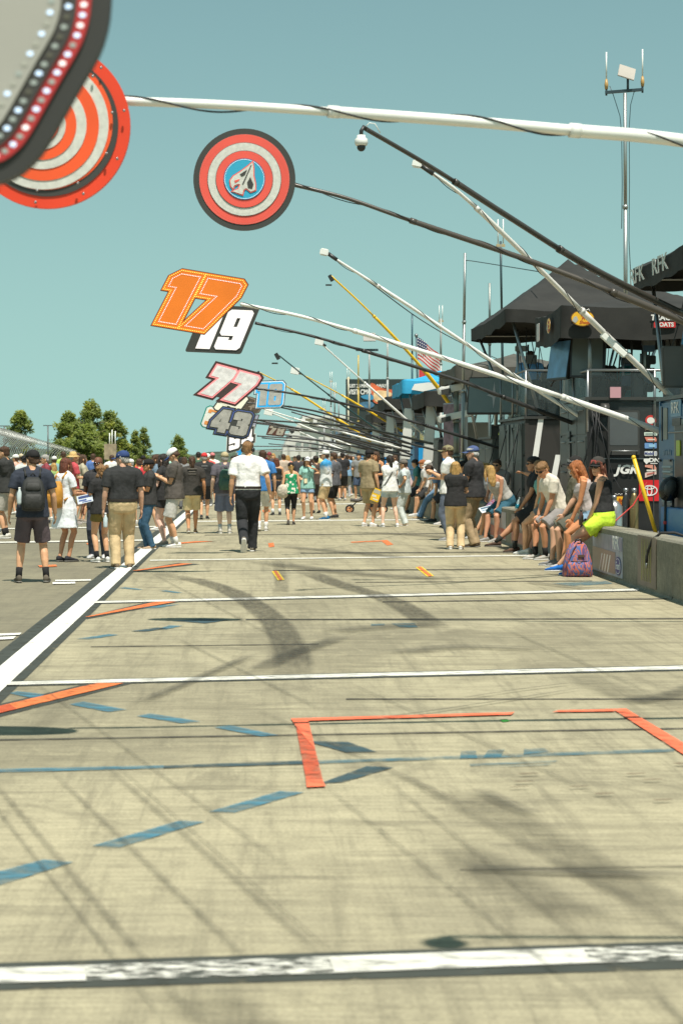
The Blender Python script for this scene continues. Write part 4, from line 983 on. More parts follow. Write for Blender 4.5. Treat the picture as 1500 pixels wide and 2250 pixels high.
    if bk != 'none':
        Q = MB()
        wz = .11 if tk in ('tucked', 'crop') or (seat is not None and tk == 'tank') else .06
        Q.loft([ring(z, a * w, b * w, 0, n, .012 if tk == 'tucked' else .020) for z, a, b in ((-.11, .13 * hw, .10), (-.075, .155 * hw, .115), (-.04, .168 * hw, .12), (.02, .174 * hw, .127), (wz, .166, .118))], None, True, True)
        for sd in (-1, 1):
            k_, a_, h_ = kj[sd], aj[sd], hj[sd]
            if bk in ('trousers', 'jeans'):
                g2 = .022 if bk == 'trousers' else .010
                Q.tube([h_ + Vector((0, 0, .02)), h_.lerp(k_, .4), h_.lerp(k_, .85), k_, k_.lerp(a_, .35), k_.lerp(a_, .8), a_ + (a_ - k_).normalized() * .035], [.093 * lw + g2 * .5, .085 * lw + g2, .068 * lw + g2, .063 * lw + g2, .060 + g2, .050 + g2, .054 + g2], None, n, True, 0)
            else:
                fr = {'mid_shorts': .58, 'shorts': .88, 'short_shorts': .42, 'long_shorts': 1.0, 'skirt': .5, 'capri': 1.0}[bk]
                e2 = h_.lerp(k_, fr); pts = [h_ + Vector((0, 0, .02)), h_.lerp(k_, fr * .5), e2]; rs = [.094 * lw + .008, .092 * lw + .014, (.094 if fr > .5 else .096) * lw + .012]
                if bk == 'capri': pts += [k_.lerp(a_, .5)]; rs = [.098 * lw, .09 * lw, .066 * lw, .058]
                Q.tube(pts, rs, None, n, True, 0)
        soft(put(Q), 'trousers' if bk in ('trousers', 'jeans', 'capri') else 'shorts', root, bm_, max(vox, .010) * s, 2, .015 * s)
        if tk == 'tucked':
            put(MB().loft([ring(z, .170 * w * hw, .121 * w + belly * .4, belly * .4, 20, .026) for z in (.06, .10)], None, True, False)).build('belt', root, paint((.03, .02, .015)))
    # ---- shoes, socks
    for sd in (-1, 1):
        a_, t_ = aj[sd], toe[sd]; up = Vector((0, 0, 1)); up = (up - t_ * up.dot(t_)).normalized(); si = t_.cross(up)
        def sec(d_, hw_, z0_, z1_, k=10): return [a_ + t_ * d_ + si * (hw_ * cos(2 * pi * j / k)) + up * (((z0_ + z1_) / 2) + (z1_ - z0_) / 2 * sin(2 * pi * j / k)) for j in range(k)]
        if shoes is not None:
            mb = MB(); mb.loft([sec(-.075, .022, -.06, -.01), sec(-.06, .036, -.075, .012), sec(-.01, .040, -.078, .018), sec(.05, .042, -.078, -.012), sec(.11, .047, -.078, -.030), sec(.16, .044, -.078, -.042), sec(.19, .026, -.076, -.054)])
            o = put(mb).build('shoe', root, cloth(shoes, .15))
            if midd:
                mb = MB(); mb.loft([sec(-.080, .022, -.086, -.064), sec(-.06, .039, -.086, -.062), sec(.0, .042, -.086, -.062), (sec(.11, .050, -.086, -.064)), sec(.165, .046, -.086, -.066), sec(.196, .026, -.086, -.066)])
                put(mb).build('sole', o, paint(WHITE_C if max(shoes) > .12 else (.16, .15, .13), .6))
        if socks is not None and bk not in ('trousers', 'jeans'):
            k_ = kj[sd]; put(MB().tube([a_ + Vector((0, 0, -.02)), a_.lerp(k_, .12), a_.lerp(k_, .26)], [.043, .042, .046], None, 10)).build('sock', root, cloth(socks, .2))
    if extra: extra(root, M, T, HP, wr, el, sh, put)
    info = dict(root=root, M=M, T=T, HP=HP, wr={k: M @ v for k, v in wr.items()}, s=s, yaw=yaw)
    return info

def backpack(label, p, col, col2, drop=.0, bottle=False):
    M, T, s = p['M'], p['T'], p['s']
    c = M @ T((0, -.23, .28 - drop)); r = empty('backpack', c, label, 'backpack')
    def ringb(z, a, b, yo):
        return [M @ T((a * math.copysign(abs(cos(t)) ** .6, cos(t)), yo + b * math.copysign(abs(sin(t)) ** .6, sin(t)), z - drop)) for t in [2 * pi * j / 16 for j in range(16)]]
    mm = mat('nylon', col, .7, 0, .2, 10, .4, 14)
    MB().loft([ringb(.03, .10, .05, -.215), ringb(.05, .145, .085, -.225), ringb(.18, .155, .095, -.23), ringb(.32, .15, .085, -.222), ringb(.42, .125, .065, -.205), ringb(.475, .075, .035, -.185)]).build('bag', r, mm)
    MB().loft([ringb(.06, .09, .02, -.315), ringb(.08, .12, .035, -.32), ringb(.22, .118, .035, -.325), ringb(.26, .09, .02, -.315)]).build('pocket', r, mat('nylon', col2, .7, 0, .2, 10, .4, 14))
    MB().loft([ringb(.30, .07, .015, -.298), ringb(.31, .10, .022, -.30), ringb(.39, .09, .02, -.285), ringb(.41, .06, .012, -.27)]).build('pocket', r, mat('nylon', col2, .7, 0, .2, 10, .4, 14))
    for sd in (-1, 1): MB().tube([M @ T(q) for q in ((sd * .09, -.14, .46), (sd * .105, -.06, .56), (sd * .11, .06, .52), (sd * .13, .13, .40), (sd * .16, .08, .2), (sd * .14, -.14, .10))], .018 * s, None, 6).build('strap', r, mm)
    MB().tube([M @ T(q) for q in ((-.03, -.17, .47), (0, -.18, .51), (.03, -.17, .47))], .008 * s, None, 6).build('handle', r, mm)
    if bottle:
        b = M @ T((-.175, -.22, .10)); bt = tag(MB().tube([b, b + Vector((0, 0, .02)), b + Vector((0, 0, .14)), b + Vector((0, 0, .18)), b + Vector((0, 0, .20))], [.03, .034, .034, .016, .014], None, 10).build('water_bottle', None, mat('clear_plastic', (.55, .62, .62), .15, 0, .1, 20)), 'clear water bottle in the side pocket of the black backpack', 'bottle')
        MB().tube([b + Vector((0, 0, .195)), b + Vector((0, 0, .215))], .016, None, 8).build('bottle_cap', bt, WHITEP)
def bottle(label, at, tilt=(0, 0, 1), col=(.5, .58, .6), liquid=None, cap=(.8, .8, .8)):
    t = Vector(tilt).normalized(); a = Vector(at) - t * .1
    b = tag(MB().tube([a, a + t * .015, a + t * .13, a + t * .17, a + t * .19], [.028, .032, .032, .014, .013], None, 10).build('water_bottle', None, mat('clear_plastic', col, .12, 0, .12, 20)), label, 'bottle')
    MB().tube([a + t * .188, a + t * .21], .016, None, 8).build('bottle_cap', b, paint(cap))
    if liquid: MB().tube([a + t * .02, a + t * .09], .0335, None, 10).build('liquid', b, mat('liquid', liquid, .2, 0, 0))
def sheet_of_paper(label, c, ux, uy, w, h, col, col2, cat='flyer', name='flyer'):
    Mx = frame(c, ux, uy)
    r = empty(name, c, label, cat)
    vs, fs = curve_mesh([rrect(w, h, .004, 1)], .003, Mx, None); MB().add(vs, fs, paint(col, .5)).build('page', r)
    for k, (bx, by, bw, bh) in enumerate(((0, h * .25, w * .8, h * .28), (-w * .15, -h * .12, w * .5, h * .16), (w * .1, -h * .34, w * .6, h * .10))):
        for zz in (.004, -.004):
            vs, fs = curve_mesh([rrect(bw, bh, .004, 1, bx, by)], .002, Mx @ Matrix.Translation((0, 0, zz)), None); MB().add(vs, fs, paint(col2 if k else tuple(q * .6 for q in col2), .5)).build('printed_patch', r)
    return r
# ---------------------------------------------------------------- the crowd
BLK = (.022, .021, .021); NAVY = (.025, .030, .045); CHAR = (.065, .058, .050); KHAKI = (.46, .275, .135); LTKH = (.42, .34, .22); GREY = (.33, .32, .30); LGREY = (.48, .46, .42)
OLIVE = (.12, .10, .05); DENIM = (.06, .12, .20); PDENIM = (.46, .53, .55); CAMO = mat('camouflage', (.22, .19, .10), .8, 0, .7, 45)
def flower_mat():
    m = bpy.data.materials.new('floral'); m.use_nodes = True; n, l = m.node_tree.nodes, m.node_tree.links; b = n['Principled BSDF']; b.inputs['Roughness'].default_value = .8
    tc = n.new('ShaderNodeTexCoord'); v = n.new('ShaderNodeTexVoronoi'); v.inputs['Scale'].default_value = 13; l.new(tc.outputs['Object'], v.inputs['Vector'])
    r = n.new('ShaderNodeMath'); r.operation = 'LESS_THAN'; r.inputs[1].default_value = .40; l.new(v.outputs['Distance'], r.inputs[0])
    x = n.new('ShaderNodeMix'); x.data_type = 'RGBA'; x.inputs[6].default_value = (.015, .30, .13, 1); x.inputs[7].default_value = (.75, .72, .62, 1); l.new(r.outputs[0], x.inputs[0]); l.new(x.outputs[2], b.inputs['Base Color']); return m
def plaid_mat(name, cols, sc):
    m = bpy.data.materials.new(name); m.use_nodes = True; n, l = m.node_tree.nodes, m.node_tree.links; b = n['Principled BSDF']; b.inputs['Roughness'].default_value = .8
    tc = n.new('ShaderNodeTexCoord'); t = n.new('ShaderNodeTexNoise'); t.inputs['Scale'].default_value = sc; t.inputs['Detail'].default_value = 6; t.inputs['Distortion'].default_value = 1.2; mp = n.new('ShaderNodeMapping'); mp.inputs['Scale'].default_value = (2.2, 2.2, .8)
    l.new(tc.outputs['Object'], mp.inputs[0]); l.new(mp.outputs[0], t.inputs['Vector']); r = n.new('ShaderNodeValToRGB'); e = r.color_ramp.elements; r.color_ramp.interpolation = 'CONSTANT'
    e[0].position = 0; e[0].color = (*cols[0], 1); e[1].position = .42; e[1].color = (*cols[1], 1)
    for p_, c_ in zip((.48, .54, .60), cols[2:]): q = e.new(p_); q.color = (*c_, 1)
    l.new(t.outputs[0], r.inputs[0]); l.new(r.outputs[0], b.inputs['Base Color']); return m
def jersey_mat():
    m = bpy.data.materials.new('jersey'); m.use_nodes = True; n, l = m.node_tree.nodes, m.node_tree.links; b = n['Principled BSDF']; b.inputs['Roughness'].default_value = .7
    tc = n.new('ShaderNodeTexCoord'); s = n.new('ShaderNodeSeparateXYZ'); l.new(tc.outputs['Object'], s.inputs[0]); t = n.new('ShaderNodeTexNoise'); t.inputs['Scale'].default_value = 8; l.new(tc.outputs['Object'], t.inputs['Vector'])
    a = n.new('ShaderNodeMath'); a.operation = 'MULTIPLY_ADD'; a.inputs[1].default_value = .3; l.new(t.outputs[0], a.inputs[0]); l.new(s.outputs[2], a.inputs[2]); r = n.new('ShaderNodeValToRGB'); e = r.color_ramp.elements
    e[0].position = 0; e[0].color = (.72, .72, .70, 1); e[1].position = 1; e[1].color = (.05, .32, .62, 1); mr = n.new('ShaderNodeMapRange'); mr.inputs[1].default_value = 1.42; mr.inputs[2].default_value = 1.56; l.new(a.outputs[0], mr.inputs[0]); l.new(mr.outputs[0], r.inputs[0]); l.new(r.outputs[0], b.inputs['Base Color']); return m
FLORAL = flower_mat(); JERSEY = jersey_mat()
PATT = plaid_mat('patterned_cloth', [(.30, .05, .10), (.05, .07, .22), (.45, .40, .42), (.12, .05, .18), (.4, .10, .12)], 9)
BAGPLAID = plaid_mat('tie_dye_cloth', [(.10, .06, .17), (.52, .13, .08), (.08, .13, .32), (.50, .16, .10), (.16, .07, .20)], 4)
LG = 'people standing on the left asphalt'
# left group
a = person('young man in a navy tee and plum grey shorts wearing a black backpack', 72, 1279, 977, 8, ('tee', NAVY), ('shorts', (.085, .062, .068)), ('short', 'brown'), ('cap', BLK), arms=('relax', 'relax'), legs='wide', shoes=(.12, .10, .075), socks=BLK, w=1.08, head=(32, 2), group=LG)
backpack('black school backpack with front pockets worn on a navy tee', a, (.022, .022, .020), (.030, .029, .026), .02, True)
a = person('long haired woman in a short white dress with black sneakers', 143, 1234, 1000, -42, ('dress', (.66, .68, .70)), ('none', BLK), ('wavy', 'auburn'), arms=('cross', 'hold'), legs='close', fem=True, shoes=(.03, .03, .035), skin=(.54, .27, .15), group=LG)
backpack('small mustard yellow backpack on a white dress', a, (.52, .24, .03), (.48, .21, .025), .06)
a = person('large man in a black polo, tan trousers and a blue cap', 270, 1249, 980, 12, ('tucked', (.024, .024, .024)), ('trousers', (.50, .37, .205)), ('short', 'grey'), ('cap', (.035, .06, .16)), arms=('down', 'down'), legs='stand', w=1.22, belly=.02, shoes=(.20, .15, .10), head=(48, 4), group=LG, skin=(.64, .36, .24))
bottle('clear water bottle held low in the hand of the black polo man', a['wr'][-1] + Vector((.03, -.02, -.16)), (0, .1, 1))
a = person('short curly haired woman in a black tee, olive shorts and black socks', 224, 1235, 1015, 28, ('tee', BLK), ('short_shorts', (.15, .115, .03)), ('curly', 'sandy'), arms=('hold', 'hold'), legs='stand', fem=True, w=1.02, shoes=(.68, .67, .64), socks=(.02, .02, .02), group=LG)
sheet_of_paper('blue and white printed flyer held out by the curly haired woman', P(187, 1096, a['M'].translation.y - .1), (1, 0, .22), (0, .3, 1), .24, .13, (.62, .66, .72), (.06, .10, .32))
sp_ = MB()
for k, (u_, z_, w_, h_) in enumerate(((.03, .36, .07, .03), (.05, .31, .04, .05), (.03, .25, .06, .03), (.04, .20, .05, .03), (.02, .14, .05, .025), (.045, .10, .035, .02))):
    sp_.box(a['M'] @ a['T']((u_, -.155, z_)), (w_, .03, h_), WHT, Matrix.Rotation(radians(28), 3, 'Z'), .008)
sp_.build('shirt_print', a['root'])
person('man with dark glasses facing the camera behind the curly haired woman', 217, 1226, 997, 170, ('tee', (.03, .028, .03)), ('jeans', (.04, .045, .06)), ('bald', 'dark'), skin=(.17, .07, .04), arms=('hold', 'down'), glasses=True, shoes=(.5, .5, .5), group=LG)
a = person('man in a black cap, charcoal shirt and blue jeans turned to the left', 328, 1207, 1000, 98, ('polo', (.035, .033, .032)), ('jeans', (.035, .085, .14)), ('short', 'brown'), ('cap', BLK, BLK, (.5, .5, .48)), arms=('phone', 'hold'), legs='close', shoes=(.42, .30, .2), glasses=True, group=LG, skin=TANSK)
bottle('clear water bottle held at chest height by the man in jeans', a['wr'][1] + a['M'].to_3x3() @ Vector((0, .06, .02)), (0, 0, 1))
person('pale legged woman with dark hair in a short black dress beside the lane line', 361, 1199, 992, 60, ('tee', BLK), ('short_shorts', (.03, .03, .032)), ('long', 'dark'), arms=('hold', 'hold'), legs='close', fem=True, skin=(.74, .46, .36), shoes=(.3, .25, .2), group=LG)
person('man in a white cap looking down, charcoal tee and light grey shorts', 384, 1203, 976, 84, ('tee', (.085, .072, .062)), ('shorts', (.54, .52, .48)), ('short', 'brown'), ('cap', (.75, .74, .72), (.04, .09, .28)), arms=('phone', 'phone'), legs='close', shoes=(.70, .69, .66), socks=WHITE_C, head=(0, 38), w=1.12, belly=.02, group=LG)
person('brown haired man in a black tee and grey cargo shorts at the left picture edge', 12, 1183, 975, 75, ('tee', (.028, .028, .026)), ('shorts', (.36, .33, .28)), ('short', 'brown'), arms=('cross', 'down'), legs='stand', shoes=(.60, .57, .50), socks=BLK, w=1.15, belly=.03, group=LG)
person('man in a coral shirt and blue jeans cut by the left picture edge', -10, 1172, 990, 70, ('tee', (.55, .16, .13)), ('jeans', (.12, .18, .28)), ('short', 'brown'), arms=('down', 'hold'), shoes=(.10, .16, .25), group=LG)
person('man in a straw hat, red shirt and khaki shorts', 160, 1152, 988, -60, ('polo', (.42, .06, .07)), ('shorts', (.33, .25, .13)), ('short', 'grey'), ('straw', (.58, .40, .17)), arms=('down', 'hold'), shoes=(.25, .2, .18), group=LG)
person('person in a beige tee with long wavy hair beside the red shirt', 181, 1148, 995, -70, ('tee', (.38, .34, .24)), ('shorts', (.12, .16, .25)), ('wavy', 'brown'), arms=('hold', 'hold'), group=LG, shoes=(.3, .25, .2), fem=True)
person('man in a plain black cap and pale shirt behind the backpack', 54, 1140, 995, 20, ('tee', (.45, .47, .45)), ('shorts', (.2, .2, .2)), ('short', 'dark'), ('cap', BLK), group=LG)
person('grey haired man with glasses in a maroon shirt', 101, 1150, 995, 100, ('tee', (.20, .035, .045)), ('shorts', (.3, .25, .16)), ('short', 'grey'), glasses=True, group=LG, shoes=(.05, .05, .05))
person('blonde girl in a green shirt behind the mustard bag', 119, 1142, 1014, 30, ('tee', (.25, .36, .12)), ('short_shorts', (.15, .2, .3)), ('long', 'blonde'), fem=True, group=LG)
person('person in a plain white cap and teal shirt on the left', 120, 1128, 997, 10, ('tee', (.18, .33, .34)), ('shorts', (.1, .1, .1)), ('short', 'brown'), ('cap', WHITE_C), group=LG)
person('person in a white cap and coral tee far on the left', 36, 1130, 993, 60, ('tee', (.6, .35, .28)), ('shorts', (.3, .3, .3)), ('short', 'brown'), ('cap', WHITE_C), group=LG)
person('person in a beige cap and grey tee at the far left', 47, 1120, 992, 10, ('tee', (.3, .3, .28)), ('shorts', (.2, .2, .2)), ('short', 'brown'), ('cap', (.5, .42, .28)), group=LG)
person('person in a red and white shirt crouched at the left edge', 4, 1125, 1000, 40, ('tee', (.5, .08, .08)), ('shorts', (.3, .3, .3)), ('short', 'dark'), group=LG)
person('brown haired woman in a grey blue top behind the black capped man', 345, 1165, 994, 80, ('tee', (.12, .17, .22)), ('short_shorts', (.1, .12, .2)), ('long', 'brown'), fem=True, group=LG)
person('person in a red tee between the black polo and the jeans', 306, 1150, 1004, 20, ('tee', (.55, .04, .05)), ('shorts', (.1, .1, .12)), ('short', 'brown'), group=LG)
person('person in a white hat and white shirt behind the tan trousers', 288, 1140, 1003, 100, ('tee', (.65, .64, .6)), ('shorts', (.1, .12, .2)), ('short', 'grey'), ('cap', WHITE_C), group=LG)
# middle group
MG = 'people walking down the pit lane'
person('man with a ponytail in a faded black tee and khaki shorts walking away', 422, 1172, 998, 4, ('tee', (.038, .033, .028)), ('shorts', (.56, .44, .24)), ('pony', 'brown'), arms=('down', 'down'), legs='stepR', shoes=(.30, .2, .13), w=1.2, belly=.03, skin=TANSK, group=MG)
person('man in a red cap, black tee and black shorts walking away', 449, 1141, 989, 4, ('tee', (.022, .022, .022)), ('shorts', (.022, .022, .024)), ('short', 'grey'), ('cap', (.62, .05, .05)), arms=('down', 'swingb'), legs='stepR', shoes=(.05, .05, .05), w=1.15, group=MG)
a = person('man in a beige cap and slate tee with a green bag on his back', 494, 1172, 986, 8, ('tee', (.095, .085, .10)), ('long_shorts', (.125, .14, .20)), ('short', 'grey'), ('cap', (.45, .37, .22)), arms=('down', 'down'), shoes=(.46, .43, .38), socks=(.5, .5, .48), w=1.2, belly=.02, skin=PALE, group=MG)
backpack('faded green drawstring backpack on a slate tee', a, (.055, .12, .085), (.05, .105, .075), .03)
a = person('tall man in a white polo and black trousers walking away with a headset', 545, 1213, 963, 2, ('tucked', (.74, .72, .70)), ('trousers', (.022, .023, .025)), ('short', 'sandy'), arms=('down', (.14, -.02, -.50)), legs='walkR', shoes=(.22, .19, .15), head=(-28, 0), w=1.08, group=MG)
hs = MB(); HPt = lambda v: a['M'] @ a['HP'](v)
hs.tube([HPt((.092 * sin(t), -.01, .0 + .135 * cos(t))) for t in [radians(-88 + 176 * k / 12) for k in range(13)]], .010, None, 6)
for sd in (-1, 1): hs.ell(HPt((sd * .092, -.005, -.012)), (.032, .036, .044), None, 10, 6)
tag(hs.build('headset', None, paint((.02, .02, .022))), 'black over ear headset worn by the white polo man', 'headset')
person('man in a blue tee with grey sleeves and white shorts behind the white polo', 577, 1167, 984, 4, ('tee', (.04, .17, .42)), ('shorts', (.60, .58, .52)), ('short', 'brown'), arms=('swingf', 'down'), legs='stepR', shoes=(.66, .64, .6), socks=WHITE_C, group=MG)
person('woman in a black crop top and black shorts with long brown hair', 607, 1132, 1003, 5, ('crop', BLK), ('short_shorts', (.02, .02, .022)), ('wavy', 'auburn'), arms=('hold', 'hold'), fem=True, shoes=(.04, .04, .04), socks=(.6, .6, .58), group=MG)
a = person('blonde woman in a green floral tank and black capri trousers', 639, 1153, 1010, 3, ('tank', (.05, .3, .15), FLORAL), ('capri', BLK), ('pony', 'blonde'), ('cap', BLK), arms=('down', 'down'), legs='stepR', shoes=(.09, .08, .07), fem=True, group=MG, w=1.05)
bg_ = tag(MB().ell(a['wr'][-1] + Vector((.02, -.06, .05)), (.15, .10, .17), None, 14, 9).build('handbag', None, mat('canvas_bag', (.52, .45, .36), .8, 0, .3, 18, .5, 20)), 'cream handbag hanging beside the green floral tank', 'bag')
MB().tube([a['wr'][-1] + Vector((-.04, -.06, .18)), a['M'] @ a['T']((-.16, 0, .53)), a['wr'][-1] + Vector((.09, -.06, .18))], .012, None, 6).build('strap', bg_, cloth((.5, .43, .34)))
a = person('woman in a pale teal tee and denim shorts with a hand at her chin', 676, 1141, 998, 168, ('tee', (.25, .46, .40)), ('short_shorts', (.17, .26, .38)), ('long', 'brown'), ('cap', (.72, .72, .72), (.7, .7, .7), (.04, .06, .15)), arms=('chin', 'hold'), fem=True, shoes=(.72, .7, .68), group=MG)
tag(MB().box(a['M'] @ a['T']((.03, .16, .14)), (.10, .02, .14), paint((.85, .75, .5)), None, .01).build('badge', None), 'orange and white event badge hanging on the teal tee', 'badge')
a = person('man in a white and light blue jersey, khaki shorts and blue shoes', 716, 1142, 983, 70, ('jersey', (.7, .7, .7), JERSEY), ('shorts', (.54, .38, .20)), ('short', 'brown'), ('cap', WHITE_C), arms=('cross', 'phone'), shoes=(.02, .13, .28), socks=WHITE_C, group=MG)
lt = text_geo('8', .17, a['M'] @ Matrix.Translation(a['T']((.13, -.125, .26))) @ Matrix.Rotation(radians(22), 4, 'Z') @ Matrix.Rotation(radians(90), 4, 'X'), .02, 0, .006); MB().add(lt[0], lt[1], paint((.03, .03, .05))).build('shirt_number', a['root'])
person('man in a dark tee and black shorts half behind the jersey man', 734, 1138, 990, 60, ('tee', (.10, .10, .11)), ('shorts', BLK), ('short', 'brown'), shoes=(.05, .05, .05), group=MG)
person('man in a brown tee and dark shorts behind the denim shorts woman', 694, 1128, 996, 20, ('tee', (.07, .05, .04)), ('shorts', (.06, .05, .05)), ('short', 'dark'), ('cap', (.05, .04, .035)), shoes=(.04, .04, .04), group=MG)
person('man in a grey tee with dark glasses beside the stroller', 788, 1100, 990, 165, ('tee', (.22, .22, .21)), ('shorts', (.04, .06, .10)), ('short', 'dark'), arms=('hold', 'hold'), glasses=True, group=MG, h=1.8)
person('person in an olive tee raising a phone beside the far wall', 770, 1090, 1000, 60, ('tee', (.16, .13, .07)), ('shorts', (.02, .02, .02)), ('short', 'brown'), arms=('raise', 'raise'), group=MG, h=1.72)
# right standing group
RG = 'people standing near the pit wall'
a = person('man in an olive tee and khaki shorts holding a yellow folder', 810, 1157, 981, -42, ('tee', (.27, .21, .12)), ('shorts', (.36, .285, .16)), ('short', 'dark'), ('cap', BLK), arms=('hold', 'down'), shoes=(.72, .70, .68), group=RG, w=1.05)
sheet_of_paper('yellow and white printed folder held by the olive tee man', a['wr'][1] + Vector((-.06, -.04, -.16)), (.8, -.5, -.3), (.35, 0, 1), .22, .30, (.80, .48, .02), (.7, .65, .5), 'folder', 'folder')
a = person('dark haired woman in a white tee and pale denim shorts', 856, 1158, 996, 10, ('tee', (.74, .73, .70)), ('short_shorts', PDENIM), ('pony', 'dark'), arms=('cross', 'chin'), legs='wide', fem=True, shoes=(.74, .72, .70), group=RG, skin=PALE)
tag(MB().tube([a['M'] @ a['T'](q) for q in ((.13, .05, .53), (.10, -.10, .50), (0, -.15, .36), (-.13, -.14, .14), (-.2, -.03, .02), (-.17, .12, .06), (.02, .16, .35), (.13, .08, .52))], .010, None, 6).build('shoulder_strap', None, paint((.02, .02, .02))), 'thin black shoulder strap across the white tee', 'strap')
person('woman in a grey cap, pale grey tee and pale jeans', 888, 1155, 1004, 70, ('tee', (.45, .49, .48)), ('trousers', (.55, .60, .58)), ('short', 'brown'), ('cap', (.16, .14, .12)), arms=('hip', 'down'), fem=True, w=1.12, shoes=(.6, .5, .4), group=RG)
person('woman in a grey black tank with long brown hair behind the olive tee', 827, 1138, 988, 140, ('tank', (.04, .04, .04)), ('capri', (.03, .03, .03)), ('wavy', 'brown'), arms=('hold', 'hold'), fem=True, shoes=(.5, .4, .3), skin=TANSK, group=RG)
person('blonde woman in a black tee and tan trousers seen from behind', 1000, 1207, 1009, -6, ('tee', BLK), ('trousers', (.60, .44, .25)), ('long', 'blonde'), arms=('cross', 'hold'), fem=True, w=1.10, shoes=(.76, .74, .71), group=RG)
person('old man in a blue cap, black short sleeved shirt and khaki trousers facing left', 1040, 1202, 971, 62, ('tee', (.030, .029, .030)), ('trousers', (.33, .24, .14)), ('short', 'white'), ('cap', (.075, .105, .22)), arms=('phone', 'phone'), w=1.2, belly=.03, shoes=(.10, .075, .05), skin=(.64, .36, .24), head=(20, 4), group=RG)
person('tall man in a camouflage cap and white tee behind the blonde woman', 985, 1188, 970, 70, ('tee', (.70, .69, .66)), ('jeans', (.10, .12, .16)), ('short', 'brown'), ('cap', (.22, .19, .10)), arms=('phone', 'hold'), glasses=True, shoes=(.3, .3, .3), group=RG)
# the camouflage of that cap
for o in bpy.data.objects:
    if o.name.startswith(('cap', 'brim')) and o.data and o.data.materials and o.data.materials[0] == cloth((.22, .19, .10), .2): o.data.materials[0] = CAMO
# seated on the wall
SG = 'people sitting on the pit wall'
a = person('woman in a black tank and neon yellow shorts sitting on the wall', yaw=74, top=('tank', (.022, .022, .022)), bot=('mid_shorts', (.62, .86, .06)), hair=('long', 'auburn'), hat=('cap', (.055, .05, .045), (.03, .03, .03), (.55, .10, .09)), skin=(.66, .36, .22), arms=('lap', 'lap'), seat=(27.1, .40, .66, 4.78), lean=5, fem=True, shoes=(.02, .15, .50), glasses=True, head=(62, 4), h=1.84, group=SG)
bottle('small dark drink bottle held by the neon shorts woman', a['wr'][-1] + a['M'].to_3x3() @ Vector((.03, .09, .04)), (0, 0, 1), (.10, .05, .04), None, (.02, .02, .02))
tag(MB().box(a['wr'][1] + a['M'].to_3x3() @ Vector((-.05, .08, -.04)), (.08, .02, .15), paint((.02, .03, .05), .15), Matrix.Rotation(.5, 3, 'Y'), .008).build('phone'), 'dark phone on the lap of the neon shorts woman', 'phone')
a = person('ginger haired woman in a pale tank and blue shorts leaning forward on the wall', yaw=82, top=('tank', (.42, .36, .34)), bot=('short_shorts', (.20, .30, .40)), hair=('long', 'ginger'), skin=(.66, .28, .13), arms=('knee', 'knee'), seat=(28.7, .36, .42, 4.90), lean=17, fem=True, shoes=(.5, .5, .5), head=(-8, 12), h=1.80, group=SG)
a = person('bearded man in a black cap and olive tee sitting on the wall', yaw=92, top=('tee', (.13, .115, .075)), bot=('shorts', (.10, .10, .075)), hair=('short', 'grey'), hat=('cap', (.028, .026, .024), (.03, .03, .03), (.35, .34, .32)), arms=('knee', 'lap'), seat=(29.5, .36, .42, 4.88), lean=7, glasses=True, shoes=(.2, .2, .2), head=(10, 2), h=1.87, w=1.12, belly=.03, group=SG, skin=(.64, .36, .23))
bd = MB(); bp_ = lambda v: a['M'] @ a['HP'](v)
bd.loft([[bp_((q * cos(2 * pi * j / 12), yo + b_ * sin(2 * pi * j / 12), z)) for j in range(12)] for z, q, b_, yo in ((-.135, .02, .02, .058), (-.11, .045, .04, .05), (-.08, .064, .052, .045), (-.05, .068, .045, .05), (-.045, .05, .03, .06))])
bd.build('beard', a['root'], hairmat(HAIR['white']))
a = person('teenage boy in a cream tee and grey shorts with white glasses on his head', yaw=104, top=('tee', (.62, .55, .45)), bot=('shorts', (.24, .22, .21)), hair=('short', 'sandy'), arms=('knee', 'knee'), seat=(31.4, .30, .38, 4.86), lean=24, glasses=True, shoes=(.40, .38, .34), socks=(.02, .02, .02), head=(28, 16), h=1.84, group=SG, skin=(.60, .28, .15))
person('woman with a blonde bun sitting behind the teenage boy', yaw=60, top=('tank', (.14, .33, .30)), bot=('short_shorts', (.16, .16, .16)), hair=('bun', 'sandy'), arms=('lap', 'lap'), seat=(32.9, .36, .42, 4.88), lean=10, fem=True, head=(-20, 0), h=1.78, group=SG)
a = person('man in a black tee with his leg stretched out in a brown boot', yaw=86, top=('tee', (.025, .024, .025)), bot=('shorts', (.032, .03, .03)), hair=('short', 'dark'), arms=('knee', 'chin'), seat=(33.7, .40, .80, 4.84), lean=5, glasses=True, shoes=(.085, .05, .035), socks=(.04, .04, .035), h=1.88, group=SG, skin=(.56, .28, .16), w=1.1)
bottle('bottle of blue drink held by the man with the stretched leg', a['wr'][-1] + a['M'].to_3x3() @ Vector((0, .05, .05)), (.3, 0, 1), (.5, .6, .6), (.03, .35, .5))
person('long haired blonde woman in a grey sleeveless top and teal shorts bending forward', yaw=120, top=('tank', (.36, .34, .31)), bot=('shorts', (.025, .09, .13)), hair=('long', 'blonde'), arms=('knee', 'hip'), seat=(38.0, .32, .40, 4.84), lean=32, fem=True, w=1.12, shoes=(.30, .29, .27), head=(-100, -5), h=1.74, group=SG, skin=(.62, .31, .19))
person('curly blonde woman in patterned shorts with a white paper on her lap', yaw=95, top=('tee', (.3, .3, .32)), bot=('shorts', (.2, .1, .2), PATT), hair=('curly', 'blonde'), arms=('lap', 'lap'), seat=(39.3, .36, .44, 4.84), lean=22, fem=True, shoes=(.7, .68, .66), h=1.68, group=SG)
sheet_of_paper('folded white and blue paper on the lap of the curly blonde woman', P(1070, 1118, 39.0), (1, .2, .25), (-.2, .9, .5), .30, .2, (.70, .72, .74), (.15, .25, .35), 'paper', 'paper')
